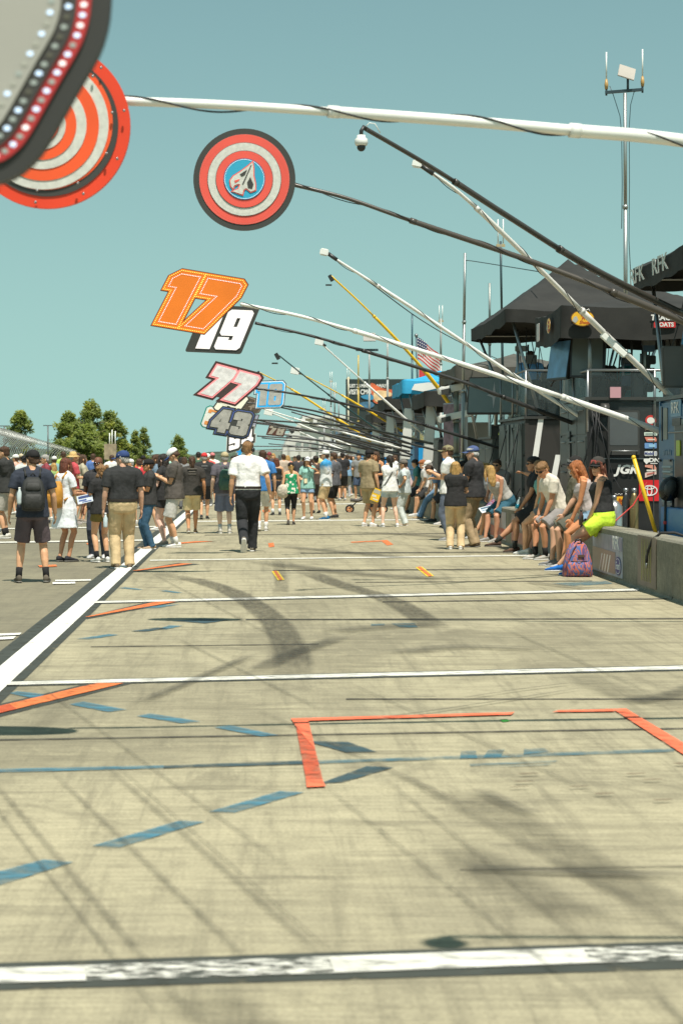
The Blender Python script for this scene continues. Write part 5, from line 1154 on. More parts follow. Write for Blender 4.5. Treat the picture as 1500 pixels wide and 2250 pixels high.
person('man with dark glasses and brown hair leaning behind the grey sleeveless top', yaw=150, top=('tee', (.25, .22, .2)), bot=('shorts', (.1, .1, .1)), hair=('short', 'brown'), arms=('lap', 'lap'), seat=(39.9, .3, .4, 4.95), lean=8, glasses=True, h=1.78, group=SG)
for i, q in enumerate((
    ('man in a black cap and dark red tee sitting left of the tan trousers', 43.5, ('tee', (.12, .03, .035)), ('shorts', (.025, .025, .03)), ('short', 'brown'), ('cap', BLK), False, .5, .6, (.42, .3, .18), 20),
    ('girl with straight blonde hair and a dark top sitting on the wall', 45.6, ('tank', (.06, .06, .08)), ('short_shorts', (.07, .08, .1)), ('long', 'blonde'), None, True, .45, .5, (.03, .03, .03), 22),
    ('woman in a wide white sun hat and purple top on the wall', 47.5, ('tee', (.17, .12, .2)), ('short_shorts', (.2, .2, .22)), ('short', 'brown'), ('sunhat', (.72, .71, .68)), True, .45, .45, (.55, .53, .5), 12),
    ('boy with brown hair bent low over his lap on the wall', 49.6, ('tee', (.14, .22, .36)), ('shorts', (.05, .05, .06)), ('short', 'brown'), None, False, .42, .5, (.05, .05, .05), 38),
    ('grey haired man in a white cap, white tee and blue jeans on the wall', 52.0, ('tee', (.70, .68, .65)), ('jeans', (.13, .22, .33)), ('short', 'grey'), ('cap', WHITE_C), False, .55, .6, (.36, .26, .15), 20),
    ('red haired man in a white tee seated beyond the grey haired man', 54.5, ('tee', (.66, .62, .58)), ('shorts', (.03, .03, .03)), ('short', 'ginger'), None, False, .5, .5, (.6, .6, .58), 14),
    ('man in a teal tee and dark shorts far along the wall', 57.5, ('tee', (.06, .2, .2)), ('shorts', (.04, .04, .05)), ('short', 'dark'), None, False, .5, .5, (.1, .1, .1), 10),
    ('person in a pale pink tee sitting furthest along the wall', 61.5, ('tee', (.5, .35, .33)), ('shorts', (.1, .1, .14)), ('short', 'brown'), ('cap', (.1, .1, .1)), False, .5, .5, (.5, .5, .5), 16))):
    person(q[0], yaw=88 + 6 * ((i % 3) - 1), top=q[2], bot=q[3], hair=q[4], hat=q[5], fem=q[6], arms=('knee', 'knee') if i % 2 else ('lap', 'knee'), seat=(q[1], q[7] - .1, q[8] - .12, 4.86), lean=q[10], shoes=q[9], h=1.74 - .05 * q[6], group=SG, head=(8 - 5 * i % 17, 6 + q[10] * .4), glasses=(i in (0, 4)))
# far crowd
FG = 'people in the distant crowd'
far = [
 ('person in a grey tee far behind the ponytail man', 405, 1118, 998, 0, (.2, .2, .2), (.1, .1, .1), 'brown', None), ('person in a dark green tee far behind the red cap', 436, 1110, 996, 0, (.05, .1, .06), (.3, .25, .15), 'dark', None),
 ('person in a small pink cap and white shirt far off', 467, 1108, 999, 20, (.65, .63, .6), (.1, .1, .12), 'brown', (.6, .2, .2)), ('person in a white visor and red shirt far off beside the red cap', 457, 1112, 1000, 160, (.5, .08, .07), (.2, .2, .2), 'brown', WHITE_C),
 ('person in navy between the green bag and white polo', 520, 1115, 998, 0, (.03, .04, .08), (.3, .25, .2), 'brown', None), ('person in black far left of the headset man', 512, 1105, 1000, 170, (.03, .03, .03), (.2, .2, .2), 'dark', None),
 ('person in a dull red cap right of the headset man', 583, 1108, 998, 30, (.09, .09, .12), (.2, .18, .15), 'brown', (.35, .06, .06)), ('person in a dark red cap and dark tee in the distance', 592, 1102, 1000, 160, (.06, .05, .06), (.1, .1, .1), 'brown', (.25, .05, .06)),
 ('person in a white top far behind the crop top woman', 600, 1100, 1003, 170, (.66, .62, .58), (.1, .1, .15), 'blonde', None), ('brown haired person in beige beyond the crop top woman', 623, 1104, 1003, 20, (.45, .36, .28), (.1, .1, .1), 'brown', None),
 ('person in charcoal beyond the green floral tank', 656, 1106, 1000, 0, (.05, .045, .05), (.2, .2, .2), 'dark', None), ('person in a rust shirt in the distance', 648, 1098, 1004, 170, (.35, .12, .06), (.1, .1, .1), 'brown', None),
 ('person in a white cap and white tee left of the jersey man', 688, 1104, 998, 20, (.62, .6, .58), (.2, .2, .2), 'brown', WHITE_C), ('person in plain black in front of the far wall', 752, 1100, 996, 10, (.025, .025, .028), (.03, .03, .03), 'dark', None),
 ('person in a pale cap and dark tee right of the jersey man', 745, 1096, 1000, 190, (.07, .07, .08), (.1, .1, .12), 'grey', (.5, .48, .45)), ('person in a sky blue tee in the far crowd', 762, 1093, 1002, 0, (.2, .35, .5), (.3, .3, .3), 'brown', None),
 ('person in a white tee seen far right of the stroller', 868, 1104, 1004, 90, (.66, .65, .62), (.1, .1, .1), 'brown', None), ('person in a tan cap beyond the olive tee man', 803, 1090, 1003, 10, (.2, .2, .22), (.1, .1, .1), 'brown', (.4, .33, .2)),
 ('person in a grey hoodie at the far left asphalt', 88, 1118, 1001, 0, (.25, .25, .26), (.1, .1, .12), 'dark', None), ('person in lime green at the far left', 140, 1116, 1004, 20, (.35, .5, .1), (.1, .1, .1), 'brown', None),
 ('person in a brown tee far behind the straw hat', 172, 1112, 1003, 170, (.15, .09, .05), (.3, .3, .28), 'brown', None), ('person in mid blue far behind the curly woman', 205, 1118, 1004, 0, (.08, .15, .35), (.3, .28, .2), 'brown', None),
 ('person in white far behind the black polo man', 246, 1112, 1004, 0, (.65, .63, .6), (.1, .1, .1), 'brown', None), ('person in a dark cap and orange tee in the distance', 315, 1118, 1000, 0, (.6, .22, .05), (.1, .1, .1), 'brown', BLK),
 ('person in a violet tee far behind the grey cargo shorts', 398, 1112, 1002, 10, (.2, .12, .3), (.2, .2, .2), 'dark', None), ('person in a cream tee far left behind the backpack', 66, 1112, 1004, 0, (.55, .5, .4), (.1, .1, .1), 'brown', None),
 ('person in a dark shirt beside the scoreboard tower', 262, 1108, 1003, 30, (.05, .05, .06), (.2, .2, .2), 'brown', None), ('person in a mint shirt far along the line', 372, 1108, 1004, 0, (.3, .5, .42), (.1, .1, .1), 'brown', WHITE_C),
 ('person in a coral top far along the crowd', 632, 1094, 1005, 0, (.6, .25, .2), (.1, .1, .1), 'blonde', None), ('person in faded black far in the middle', 560, 1098, 1004, 0, (.06, .06, .06), (.2, .2, .2), 'brown', None),
 ('person in a white sleeveless top far in the middle', 668, 1096, 1003, 30, (.6, .6, .58), (.15, .15, .2), 'dark', None), ('person in pale yellow beyond the jersey man', 706, 1096, 1003, 0, (.6, .52, .25), (.1, .1, .1), 'brown', None)]
for i, (lb, x, yf, yt, yw, c1, c2, hr, ht) in enumerate(far):
    person(lb, x, yf, yt, yw, ('tank' if 'sleeveless' in lb else 'tee', c1), ('shorts' if i % 3 else 'jeans', c2), ('short' if i % 4 else 'long', hr), ('cap', ht) if ht else None, arms=('down', 'hold') if i % 2 else ('down', 'down'), legs='stand', group=FG, h=1.66 + .035 * (i * 5 % 6), shoes=(.5, .5, .48) if i % 2 else (.05, .05, .05))
# on the raised decks
DGp = 'crew on the raised decks'
person('crew member in a light blue shirt on the raised deck', yaw=-20, top=('polo', (.12, .30, .55)), bot=('trousers', (.02, .02, .02)), hair=('short', 'brown'), pos=(5.72, 41.0), h=1.78, z0=2.05, arms=('hold', 'hold'), group=DGp, w=1.15)
person('crew member in a black shirt leaning on the raised deck', yaw=40, top=('polo', (.018, .018, .02)), bot=('trousers', (.02, .02, .02)), hair=('short', 'dark'), pos=(6.35, 41.6), h=1.82, z0=2.05, arms=('hold', 'hold'), group=DGp)
person('crew member in a teal shirt sitting on the nearer deck', yaw=20, top=('polo', (.03, .30, .33)), bot=('trousers', (.03, .03, .03)), hair=('short', 'dark'), hat=('cap', (.02, .02, .02)), seat=(34.0, .4, .45, 6.40, .52), h=1.78, z0=2.05, arms=('knee', 'knee'), group=DGp, skin=TANSK)
# prints on the plain tees
for ls, col, bits, yw in (('brown haired man in a black tee and grey', (.35, .45, .45), ((.04, 1.42, .10, .05), (.05, 1.36, .08, .03)), 75), ('man with a ponytail', (.16, .14, .12), ((0, 1.36, .20, .03), (0, 1.30, .14, .025), (0, 1.25, .17, .02)), 4),
                          ('man in a red cap, black tee', (.16, .16, .16), ((0, 1.38, .16, .04), (0, 1.31, .10, .02)), 4), ('old man in a blue cap', (.30, .28, .27), ((-.02, 1.40, .05, .02),), 62)):
    root = [o for o in bpy.data.objects if o.get('label', '').startswith(ls)][0]; mb = MB(); R_ = Matrix.Rotation(radians(yw), 3, 'Z')
    for u_, z_, w_, h_ in bits: mb.box(Vector(root.location) + R_ @ Vector((u_, -.142, z_)), (w_, .03, h_), None, R_, .004)
    mb.build('shirt_print', root, cloth(col, .1))
# plaid backpack by the wall
r = empty('backpack', G(1271, 1262), 'red and blue tie dye backpack standing against the pit wall', 'backpack')
c0 = G(1271, 1268)
def br(z, a, b, yo): return [c0 + Vector((a * math.copysign(abs(cos(t)) ** .6, cos(t)) , yo + b * math.copysign(abs(sin(t)) ** .6, sin(t)), z)) for t in [2 * pi * j / 18 for j in range(18)]]
MB().loft([br(.0, .19, .10, .12), br(.03, .205, .12, .12), br(.2, .19, .12, .12), br(.34, .15, .10, .12), br(.43, .11, .075, .12), br(.475, .05, .035, .12)]).build('bag', r, BAGPLAID)
MB().loft([br(.02, .14, .02, .0), br(.03, .165, .045, .005), br(.17, .155, .045, .005), br(.20, .13, .02, .0)]).build('pocket', r, BAGPLAID)
MB().tube([c0 + Vector(q) for q in ((-.16, .04, .205), (0, -.045, .212), (.16, .04, .205))], .006, None, 6).build('zip', r, BLACKP)
MB().box(c0 + Vector((.03, -.005, .28)), (.09, .012, .035), paint((.10, .06, .04)), None, .004).build('patch', r)
MB().tube([c0 + Vector(q) for q in ((-.05, .08, .44), (-.03, .04, .50), (.03, .04, .50), (.05, .08, .43))], .012, None, 7).build('handle', r, BLACKP)
MB().tube([c0 + Vector(q) for q in ((-.03, .02, .46), (-.09, .0, .36), (-.15, .0, .22), (-.17, .03, .08))], .014, None, 7).build('strap', r, BAGPLAID)
# stroller
sp = G(802, 1126); r = empty('stroller', sp, 'folding pushchair with orange spoked wheels near the far wall', 'stroller')
for dx, dy, rad in ((.28, 0, .15), (.32, .45, .15), (-.45, .1, .10), (-.42, .4, .10), (.55, .2, .10)):
    c = sp + Vector((dx, dy, rad)); w_ = MB().tube([c + Vector((rad * cos(t), 0, rad * sin(t))) for t in [2 * pi * j / 18 for j in range(19)]], .025, None, 8).build('wheel', r, RUBBER)
    mb = MB()
    for k in range(5): mb.tube([c, c + Vector((rad * cos(k * 1.2566), 0, rad * sin(k * 1.2566)))], .014, None, 6)
    mb.tube([c + Vector((rad * .86 * cos(t), 0, rad * .86 * sin(t))) for t in [2 * pi * j / 18 for j in range(19)]], .016, None, 6); mb.build('rim', w_, paint((.62, .22, .05)))
MB().tube([sp + Vector(q) for q in ((.28, 0, .15), (-.05, .1, .5), (.35, .1, 1.0), (.5, .1, 1.02))], .018, None, 7).tube([sp + Vector(q) for q in ((-.45, .1, .1), (-.05, .12, .5), (.3, .45, .15))], .018, None, 7).build('stroller_frame', r, BLACKP)
MB().loft([[sp + Vector((x_ + .0, .2 + .18 * cos(t), z_ + .05 * sin(t))) for t in [2 * pi * j / 10 for j in range(10)]] for x_, z_ in ((-.42, .36), (-.2, .34), (.05, .42), (.2, .7), (.25, .85))]).build('seat', r, mat('canvas', (.10, .09, .08), .8, 0, .3, 8, .4, 9))
# ---------------------------------------------------------------- pit carts, canopies, masts
def canopy(label, X0, X1, Y0, Y1, ze, zp, val, m, group='canopies over the pit carts', legs=None, legz=2.0, peak=.5, flat=False, deco=None, name='canopy', trim=None):
    r = empty(name, ((X0 + X1) / 2, (Y0 + Y1) / 2, legz), label, 'canopy', group)
    N = 18; vs = []; fs = []; cx, cy = (X0 + X1) / 2, (Y0 + Y1) / 2
    random.seed(int(Y0 * 10))
    for i in range(N + 1):
        for j in range(N + 1):
            u, v = -1 + 2 * i / N, -1 + 2 * j / N
            t = 1 - max(abs(u), abs(v)) if not flat else (1 - abs(v))
            z = ze + (zp - ze) * (t ** .92) - .06 * sin(pi * t) * (1 - abs(abs(u) - abs(v))) - .05 * (1 - (u * u if abs(v) > abs(u) else v * v)) * (1 - t) + noise.noise(Vector((u * 3 + Y0, v * 3, 0))) * .03
            vs.append(Vector((cx + u * (X1 - X0) / 2, cy + v * (Y1 - Y0) / 2, z)))
    for i in range(N):
        for j in range(N):
            a = i * (N + 1) + j; fs.append((a, a + 1, a + N + 2, a + N + 1))
    mb = MB(); mb.add(vs, fs, m, True)
    ring_ = [i * (N + 1) for i in range(N + 1)] + [N * (N + 1) + j for j in range(1, N + 1)] + [i * (N + 1) + N for i in range(N - 1, -1, -1)] + [j for j in range(N - 1, 0, -1)]
    top = [vs[k] for k in ring_]; lo = [p + Vector((noise.noise(p * 2.5) * .03, noise.noise(p * 2.2 + Vector((5, 0, 0))) * .03, -val + noise.noise(p * 1.7) * .05)) for p in top]
    n = len(top)
    b = mb.build('roof', r)
    mv = MB(); mv.add(top + lo, [(k, (k + 1) % n, n + (k + 1) % n, n + k) for k in range(n)], trim or m, True); mv.build('valance', r)
    fr = MB()
    e_ = .08
    for xa, ya, xb, yb in ((X0 + e_, Y0 + e_, X1 - e_, Y0 + e_), (X0 + e_, Y1 - e_, X1 - e_, Y1 - e_), (X0 + e_, Y0 + e_, X0 + e_, Y1 - e_), (X1 - e_, Y0 + e_, X1 - e_, Y1 - e_)): fr.tube([(xa, ya, ze - .16), (xb, yb, ze - .16)], .02, STEEL, 6)
    for sx, sy in ((-1, -1), (1, -1), (1, 1), (-1, 1)): fr.tube([(cx + sx * (X1 - X0) * .46, cy + sy * (Y1 - Y0) * .46, ze - .16), (cx, cy, zp - .22)], .016, STEEL, 6)
    fr.build('roof_frame', r)
    for p0, p1 in (legs or []): MB().tube([p0, Vector(p0).lerp(Vector(p1), .5), p1], [.028, .03, .036], STEEL, 8).build('leg', r)
    if deco: deco(r)
    return r
def onx(x, yc, z): return frame((x, yc, z), (0, -1, 0), (0, 0, 1))       # a face looking towards the lane
def ony(xc, y, z): return frame((xc, y, z), (1, 0, 0), (0, 0, 1))        # a face looking towards the camera
def panel(parent, name, M, w, h, m, th=.02, r=.02): return flatpanel(parent, name, M, rrect(w, h, min(r, w * .4, h * .4), 2), th, m)
def decal(parent, M, w, h, col, txt=None, tcol=(.75, .74, .7), size=.1, shear=0, bold=.002, wide=1, name='sticker', oval=False):
    b = flatpanel(parent, name, M, ellipse(w / 2, h / 2) if oval else rrect(w, h, min(.015, h * .3), 2), .005, paint(col), .0)
    if txt: lettering(parent, txt, M, size, paint(tcol), .006, shear, bold, wide)
    return b
DRK = paint((.024, .024, .023), .35); DGREY = paint((.05, .05, .046), .4); MGREY = paint((.08, .088, .080), .45); LGRY = paint((.42, .42, .40), .4)
BLUEC = paint((.028, .12, .25), .35); BLUEV = paint((.02, .20, .50), .4)
def cart(label, X0, X1, Y0, Y1, z0, z1, m, deck=True, rail=None, group='pit carts behind the wall', face=None, side=None, drawers=(4, 3), dcol=None):
    r = empty('pit_cart', ((X0 + X1) / 2, (Y0 + Y1) / 2, 0), label, 'cart', group)
    MB().b2((X0, Y0, z0), (X1, Y1, z1), m, .03).build('body', r)
    for x in (X0 + .02, X1 - .02):
        for y in (Y0 + .02, Y1 - .02): MB().b2((x - .035, y - .035, z0 - .02), (x + .035, y + .035, z1 + .03), m).build('corner_post', r)
    for x in (X0 + .25, X1 - .25):
        for y in (Y0 + .4, Y1 - .4):
            w_ = MB().tube([(x - .09, y, .24), (x + .09, y, .24)], .24, RUBBER, 18).build('wheel', r)
            MB().tube([(x - .10, y, .24), (x + .10, y, .24)], .12, STEEL, 12).build('rim', w_)
    # drawers and doors on the lane side
    nz, ny = drawers; dz, dy = (z1 - z0 - .1) / nz, (Y1 - Y0 - .1) / ny
    for a in range(nz):
        for b_ in range(ny):
            d = MB().box((X0 - .008, Y0 + .05 + dy * (b_ + .5), z0 + .05 + dz * (a + .5)), (.03, dy - .03, dz - .03), dcol or m, None, .008).build('drawer', r)
            MB().tube([(X0 - .03, Y0 + .05 + dy * (b_ + .25), z0 + .05 + dz * (a + .8)), (X0 - .05, Y0 + .05 + dy * (b_ + .3), z0 + .05 + dz * (a + .8)), (X0 - .05, Y0 + .05 + dy * (b_ + .7), z0 + .05 + dz * (a + .8)), (X0 - .03, Y0 + .05 + dy * (b_ + .75), z0 + .05 + dz * (a + .8))], .011, STEEL, 6).build('handle', d)
    if deck:
        zd = z1 if rail is None else rail[0]
        MB().b2((X0 - .05, Y0 - .05, z1), (X1 + .05, Y1 + .05, z1 + .05), DGREY).build('deck', r)
    if rail:
        zb, zt = rail
        for x, y in ((X0, Y0), (X0, Y1), (X1, Y0), ((X0 + X1) / 2, Y0), (X0, (Y0 + Y1) / 2)):
            MB().tube([(x, y, zb), (x, y, zt)], .022, STEEL, 8).build('rail_post', r)
        MB().tube([(X0, Y1, zt), (X0, Y0, zt), (X1, Y0, zt)], .022, STEEL, 8).build('handrail', r)
        g = MB(); g.b2((X0 + .03, Y0 - .006, zb + .04), (X1 - .03, Y0 + .006, zt - .04), GLASS); g.b2((X0 - .006, Y0 + .04, zb + .04), (X0 + .006, Y1 - .03, zt - .04), GLASS); g.build('glass_panel', r)
    return r
def screen(label, c, w, h, yaw, tilt, face, back=None, name='screen', star=False):
    R = Matrix.Rotation(radians(yaw), 4, 'Z') @ Matrix.Rotation(radians(tilt), 4, 'X')
    r = empty(name, c, label, 'screen', 'tilted screens on the pit carts'); M = Matrix.Translation(c) @ R
    q = MB(); q.box((0, 0, 0), (w, .09, h), back or DRK, None, .012); q.v = [M @ v for v in q.v]; q.build('housing', r)
    q = MB(); q.box((0, -.048, 0), (w - .06, .006, h - .06), face); q.v = [M @ v for v in q.v]; q.build('display', r)
    q = MB(); q.tube([(0, .05, 0), (0, .25, -.05), (0, .3, -h * .7)], .04, STEEL, 8); q.v = [M @ v for v in q.v]; q.build('bracket', r)
    if star:
        s_ = [((.26 if k % 2 == 0 else .07) * sin(2 * pi * k / 8) * (.6 if k % 4 else 1.0), (.30 if k % 2 == 0 else .07) * cos(2 * pi * k / 8)) for k in range(8)]
        vs, fs = curve_mesh([ccw(s_)], .006, M @ Matrix.Translation((.0, -.054, 0)) @ Matrix.Rotation(radians(90), 4, 'X'), None); MB().add(vs, fs, paint((.45, .43, .42))).build('star_emblem', r)
    return r
def yellow_oval(r, M, k=1.0, txt=True):
    flatpanel(r, 'oval_badge', M, ellipse(.20 * k, .135 * k), .005, YEL, 0); flatpanel(r, 'oval_rim', M, ellipse(.215 * k, .15 * k), .004, paint((.25, .11, .02)), -.003)
    for i, t in enumerate(('Bass', 'Pro', 'Shops')): lettering(r, t, M @ Matrix.Translation((.04 * k, (.065 - .072 * i) * k, 0)), .085 * k, paint((.45, .05, .02)), .005, .25, .002 * k)
    flatpanel(r, 'fish_mark', M @ Matrix.Translation((-.13 * k, -.03 * k, 0)), [(-.06 * k, -.02 * k), (.0, -.06 * k), (.05 * k, .0), (.02 * k, .07 * k), (-.03 * k, .05 * k)], .004, paint((.45, .45, .40)), .005)

# --- blue cart at the right edge
b = cart('tall blue pit cart with louvres and a dark doorway at the right picture edge', 5.56, 7.6, 24.6, 27.2, .35, 2.36, BLUEC, drawers=(1, 1))
fx = 5.535
panel(b, 'doorway', onx(fx, 25.45, 1.25), 1.3, 1.55, DRK, .02, .03); panel(b, 'door_frame', onx(fx + .004, 25.45, 1.25), 1.44, 1.68, paint((.16, .20, .20)), .02, .03)
panel(b, 'yellow_tag', onx(fx - .02, 25.85, 1.72), .22, .20, paint((.40, .50, .02)), .01)
panel(b, 'side_plate', onx(fx, 26.72, 2.05), .24, .42, paint((.24, .24, .20)), .02); panel(b, 'side_plate', onx(fx, 26.95, 2.05), .05, .46, DRK, .02)
panel(b, 'louvre_frame', onx(fx, 26.55, 1.22), .62, .70, paint((.20, .24, .26)), .02)
for k in range(9): MB().box((fx - .015, 26.55, .95 + .065 * k), (.035, .54, .026), paint((.30, .33, .33)) if k % 3 else DRK, Matrix.Rotation(radians(20), 3, 'Y')).build('louvre', b)
for k in range(5): panel(b, 'worn_patch', onx(fx - .004, 26.85 - .11 * k, 1.66 + .01 * (k % 2)), .07, .07, paint((.12, .20, .29)), .006)
for yy in (27.05, 26.35): MB().box((fx - .01, yy, 1.56), (.04, .10, .03), DRK).build('hinge', b)
panel(b, 'header_plate', onx(fx - .006, 26.05, 2.24), .62, .22, paint((.13, .28, .42)), .01); lettering(b, 'RFK', onx(fx - .006, 26.05, 2.24), .21, WHT, .012, -.15, .002, 1.3)
panel(b, 'header_slot', onx(fx - .006, 26.0, 2.06), .5, .10, DRK, .02)
MB().b2((5.40, 25.0, .30), (5.54, 26.4, .95), BLUEV, .01).build('lower_box', b)
def rfkdeco(r):
    for yc, s_ in ((27.75, .33), (26.2, .33)): lettering(r, 'RFK', onx(5.36, yc, 4.12), s_ * .95, paint((.50, .48, .42)), .012, -.1, .004, 1.9)
canopy('black canopy corner with two team letterings at the right edge', 5.40, 8.2, 24.9, 28.3, 4.27, 4.9, .30, BLACKC, deco=rfkdeco, legs=[((5.62, 25.2, 4.2), (5.62, 25.0, 2.36)), ((5.62, 28.1, 4.2), (5.62, 27.1, 2.36)), ((7.5, 28.1, 4.2), (7.5, 27.1, 2.36))])
q = MB(); q.box((0, 0, 0), (.95, .07, .56), mat('dusty_panel', (.10, .095, .085), .6, 0, .12, 3), None, .02); M_ = Matrix.Translation((5.93, 26.6, 2.80)) @ Matrix.Rotation(radians(4), 4, 'Z') @ Matrix.Rotation(radians(-8), 4, 'X'); q.v = [M_ @ v for v in q.v]; o = tag(q.build('monitor'), 'large plain dark grey screen back above the blue cart', 'screen'); q = MB(); q.tube([(5.93, 26.7, 2.8), (5.93, 26.95, 2.6), (5.93, 27.0, 2.36)], .05, STEEL, 8); q.build('bracket', o)
q = MB(); q.quad([(5.72, 26.6, 3.1), (6.2, 26.6, 3.15), (6.2, 26.6, 3.95), (5.85, 26.6, 3.9)], mat('banner_blue', (.10, .30, .48), .6, 0, .45, 14)); q.prism([Vector((5.72, 26.61, 3.1)), Vector((6.2, 26.61, 3.15)), Vector((6.2, 26.61, 3.95)), Vector((5.85, 26.61, 3.9))], (0, .03, 0), BLUEC)
tag(q.build('banner'), 'pale blue streaked banner hanging under the lettered canopy', 'banner')
# --- black team cart with stickers
b = cart('black pit cart covered with sponsor stickers and a red square badge', 5.30, 7.4, 31.5, 34.2, .40, 2.50, DRK, rail=(2.0, 2.97), drawers=(4, 3), dcol=DGREY)
fy = 31.485
panel(b, 'window', ony(5.86, fy, 2.05), .44, .52, paint((.10, .11, .11), .15), .02); panel(b, 'window_edge', ony(5.86, fy + .004, 2.05), .50, .58, DGREY, .02)
panel(b, 'tray', ony(5.86, fy - .02, 1.70), .50, .12, DGREY, .04); MB().tube([(5.66, fy - .05, 1.70), (5.66, fy - .12, 1.70), (6.06, fy - .12, 1.70), (6.06, fy - .05, 1.70)], .012, STEEL, 6).build('tray_handle', b)
for xx in (5.42, 6.33): panel(b, 'seam', ony(xx, fy, 1.5), .02, 1.9, DGREY, .012)
panel(b, 'seam', ony(5.86, fy, 1.58), .9, .015, STEEL, .012)
lettering(b, 'JGR', ony(5.90, fy - .01, 1.405), .185, WHT, .01, .25, .008, 1.15)
x6 = 6.285
decal(b, ony(x6, fy, 2.18), .17, .17, (.60, .05, .04), None, oval=True); decal(b, ony(x6, fy - .004, 2.18), .12, .10, (.75, .72, .66), None, oval=True)
def ribbon(z_, pts, c): flatpanel(b, 'sticker', ony(x6, fy, z_), pts, .005, paint(c))
ribbon(2.06, [(-.09, -.03), (-.02, -.045), (.08, -.01), (.08, .02), (-.02, .03), (-.09, .04)], (.70, .52, .40))
ribbon(1.97, rrect(.205, .055, .004, 1), (.62, .70, .60)); ribbon(1.97, rrect(.15, .018, .003, 1), (.62, .70, .60))
for k in range(7): flatpanel(b, 'sticker_print', ony(x6 - .075 + .025 * k, fy - .005, 1.97), rrect(.016, .022, .002, 1), .004, paint((.35, .42, .38)))
ribbon(1.885, [(-.095, .035), (-.06, -.035), (.09, -.035), (.095, .0), (.075, .035)], (.68, .22, .16)); flatpanel(b, 'sticker_print', ony(x6 + .01, fy - .005, 1.88), rrect(.12, .02, .003, 1), .004, paint((.75, .62, .52)))
ribbon(1.785, rrect(.19, .085, .008, 2), (.16, .30, .55)); flatpanel(b, 'sticker_print', ony(x6 + .02, fy - .005, 1.785), rrect(.10, .045, .004, 1), .004, paint((.30, .52, .70)))
decal(b, ony(x6, fy, 1.66), .20, .075, (.74, .73, .70), 'Mobil 1', (.10, .12, .28), .065)
ribbon(1.435, [(-.09, .045), (-.09, .015), (.02, -.01), (.02, -.05), (.085, -.05), (.09, .0), (.06, .05)], (.68, .30, .22)); flatpanel(b, 'sticker_print', ony(x6 + .01, fy - .005, 1.395), rrect(.15, .025, .003, 1), .004, paint((.7, .68, .6)))
ribbon(1.335, [(-.09, -.055), (.0, -.025), (.09, .0), (.09, .05), (-.02, .045), (-.09, .02)], (.72, .52, .46)); flatpanel(b, 'sticker_print', ony(x6, fy - .005, 1.345), [(-.06, -.025), (.06, .005), (.06, .025), (-.06, -.0)], .004, paint((.5, .14, .11)))
lettering(b, 'DN', ony(x6 + .05, fy - .005, 1.555), .085, WHT, .004, .1, .004, 1.3); flatpanel(b, 'sticker_print', ony(x6 + .05, fy - .005, 1.505), rrect(.11, .012, .002, 1), .004, WHT); flatpanel(b, 'shield', ony(x6 - .065, fy - .005, 1.54), [(0, -.05), (.045, .0), (.045, .04), (-.045, .04), (-.045, .0)], .004, WHT)
MT = ony(6.265, fy, 1.08); decal(b, MT, .33, .33, (.62, .02, .025), None, name='red_square')
for a_, b_, yy in ((.125, .085, 0), (.045, .082, 0), (.08, .032, .045)):
    vs, fs = curve_mesh([ellipse(a_, b_, 32, 0, yy), ellipse(a_ - .016, b_ - .016, 32, 0, yy)[::-1]], .004, MT @ Matrix.Translation((0, 0, .006 + a_ * .03)), None); MB().add(vs, fs, WHT).build('badge_ring', b)
yellow_oval(b, ony(5.80, fy, .87), .85)
MB().tube([(5.72 + .018 * k, fy - .006, 1.02 + .012 * sin(k * 2.2)) for k in range(9)], .004, WHT, 5).build('script_mark', b)
MB().tube([(5.35, fy - .05, 2.3), (5.6, fy - .06, 2.0), (5.62, fy - .05, 1.4), (5.58, fy - .04, .9)], .018, RUBBER, 7).build('hose', b)
MB().tube([(5.50, fy - .02, 2.35), (5.62, fy - .02, 2.35)], .10, DGREY, 16).build('reel', b)
panel(b, 'display_box', onx(5.28, 33.2, 1.92), .34, .22, DRK, .05); panel(b, 'display_edge', onx(5.25, 33.2, 1.92), .24, .03, MGREY, .01)
panel(b, 'dark_slot', onx(5.28, 33.1, 1.45), .24, .75, DRK, .05)
def bassdeco(r):
    yellow_oval(r, frame((5.17, 31.24, 3.77), (1, 0, 0), (0, 0, 1)) @ Matrix.Translation((0, 0, .03)), .85)
    yellow_oval(r, onx(4.80, 32.3, 3.72), .85); MB().tube([(5.04 + .022 * k, 31.20, 3.935 + .02 * sin(k * 2.1) - .004 * k) for k in range(12)], .007, WHT, 5).build('script_mark', r)
    decal(r, onx(4.79, 33.4, 3.68), .30, .30, (.55, .45, .42), None)
    decal(r, frame((6.46, 31.265, 3.67), (1, 0, 0)), .34, .09, (.55, .03, .03), 'BOATS', (.75, .75, .7), .09, 0, .003); lettering(r, 'TRACKER', frame((6.50, 31.265, 3.78), (1, 0, 0)), .12, WHT, .004, .1, .004)
canopy('black canopy with a yellow oval badge over the stickered cart', 4.86, 8.2, 31.3, 34.2, 3.98, 4.35, .50, BLACKC, deco=bassdeco, legs=[((5.35, 31.6, 3.9), (5.35, 31.6, 2.5)), ((7.3, 31.6, 3.9), (7.3, 31.6, 2.5)), ((5.35, 34.1, 3.9), (5.35, 34.1, 2.5)), ((6.8, 31.6, 3.9), (6.8, 31.6, 2.5))])
screen('blue lit screen tilted under the oval badged canopy', (5.10, 32.9, 3.20), .85, .66, -76, -8, mat('blue_screen', (.10, .24, .42), .3, 0, .3, 5))
screen('green grey tilted monitor hanging beside the blue lit one', (5.42, 32.2, 3.22), .55, .68, -20, -8, paint((.12, .14, .13), .2))
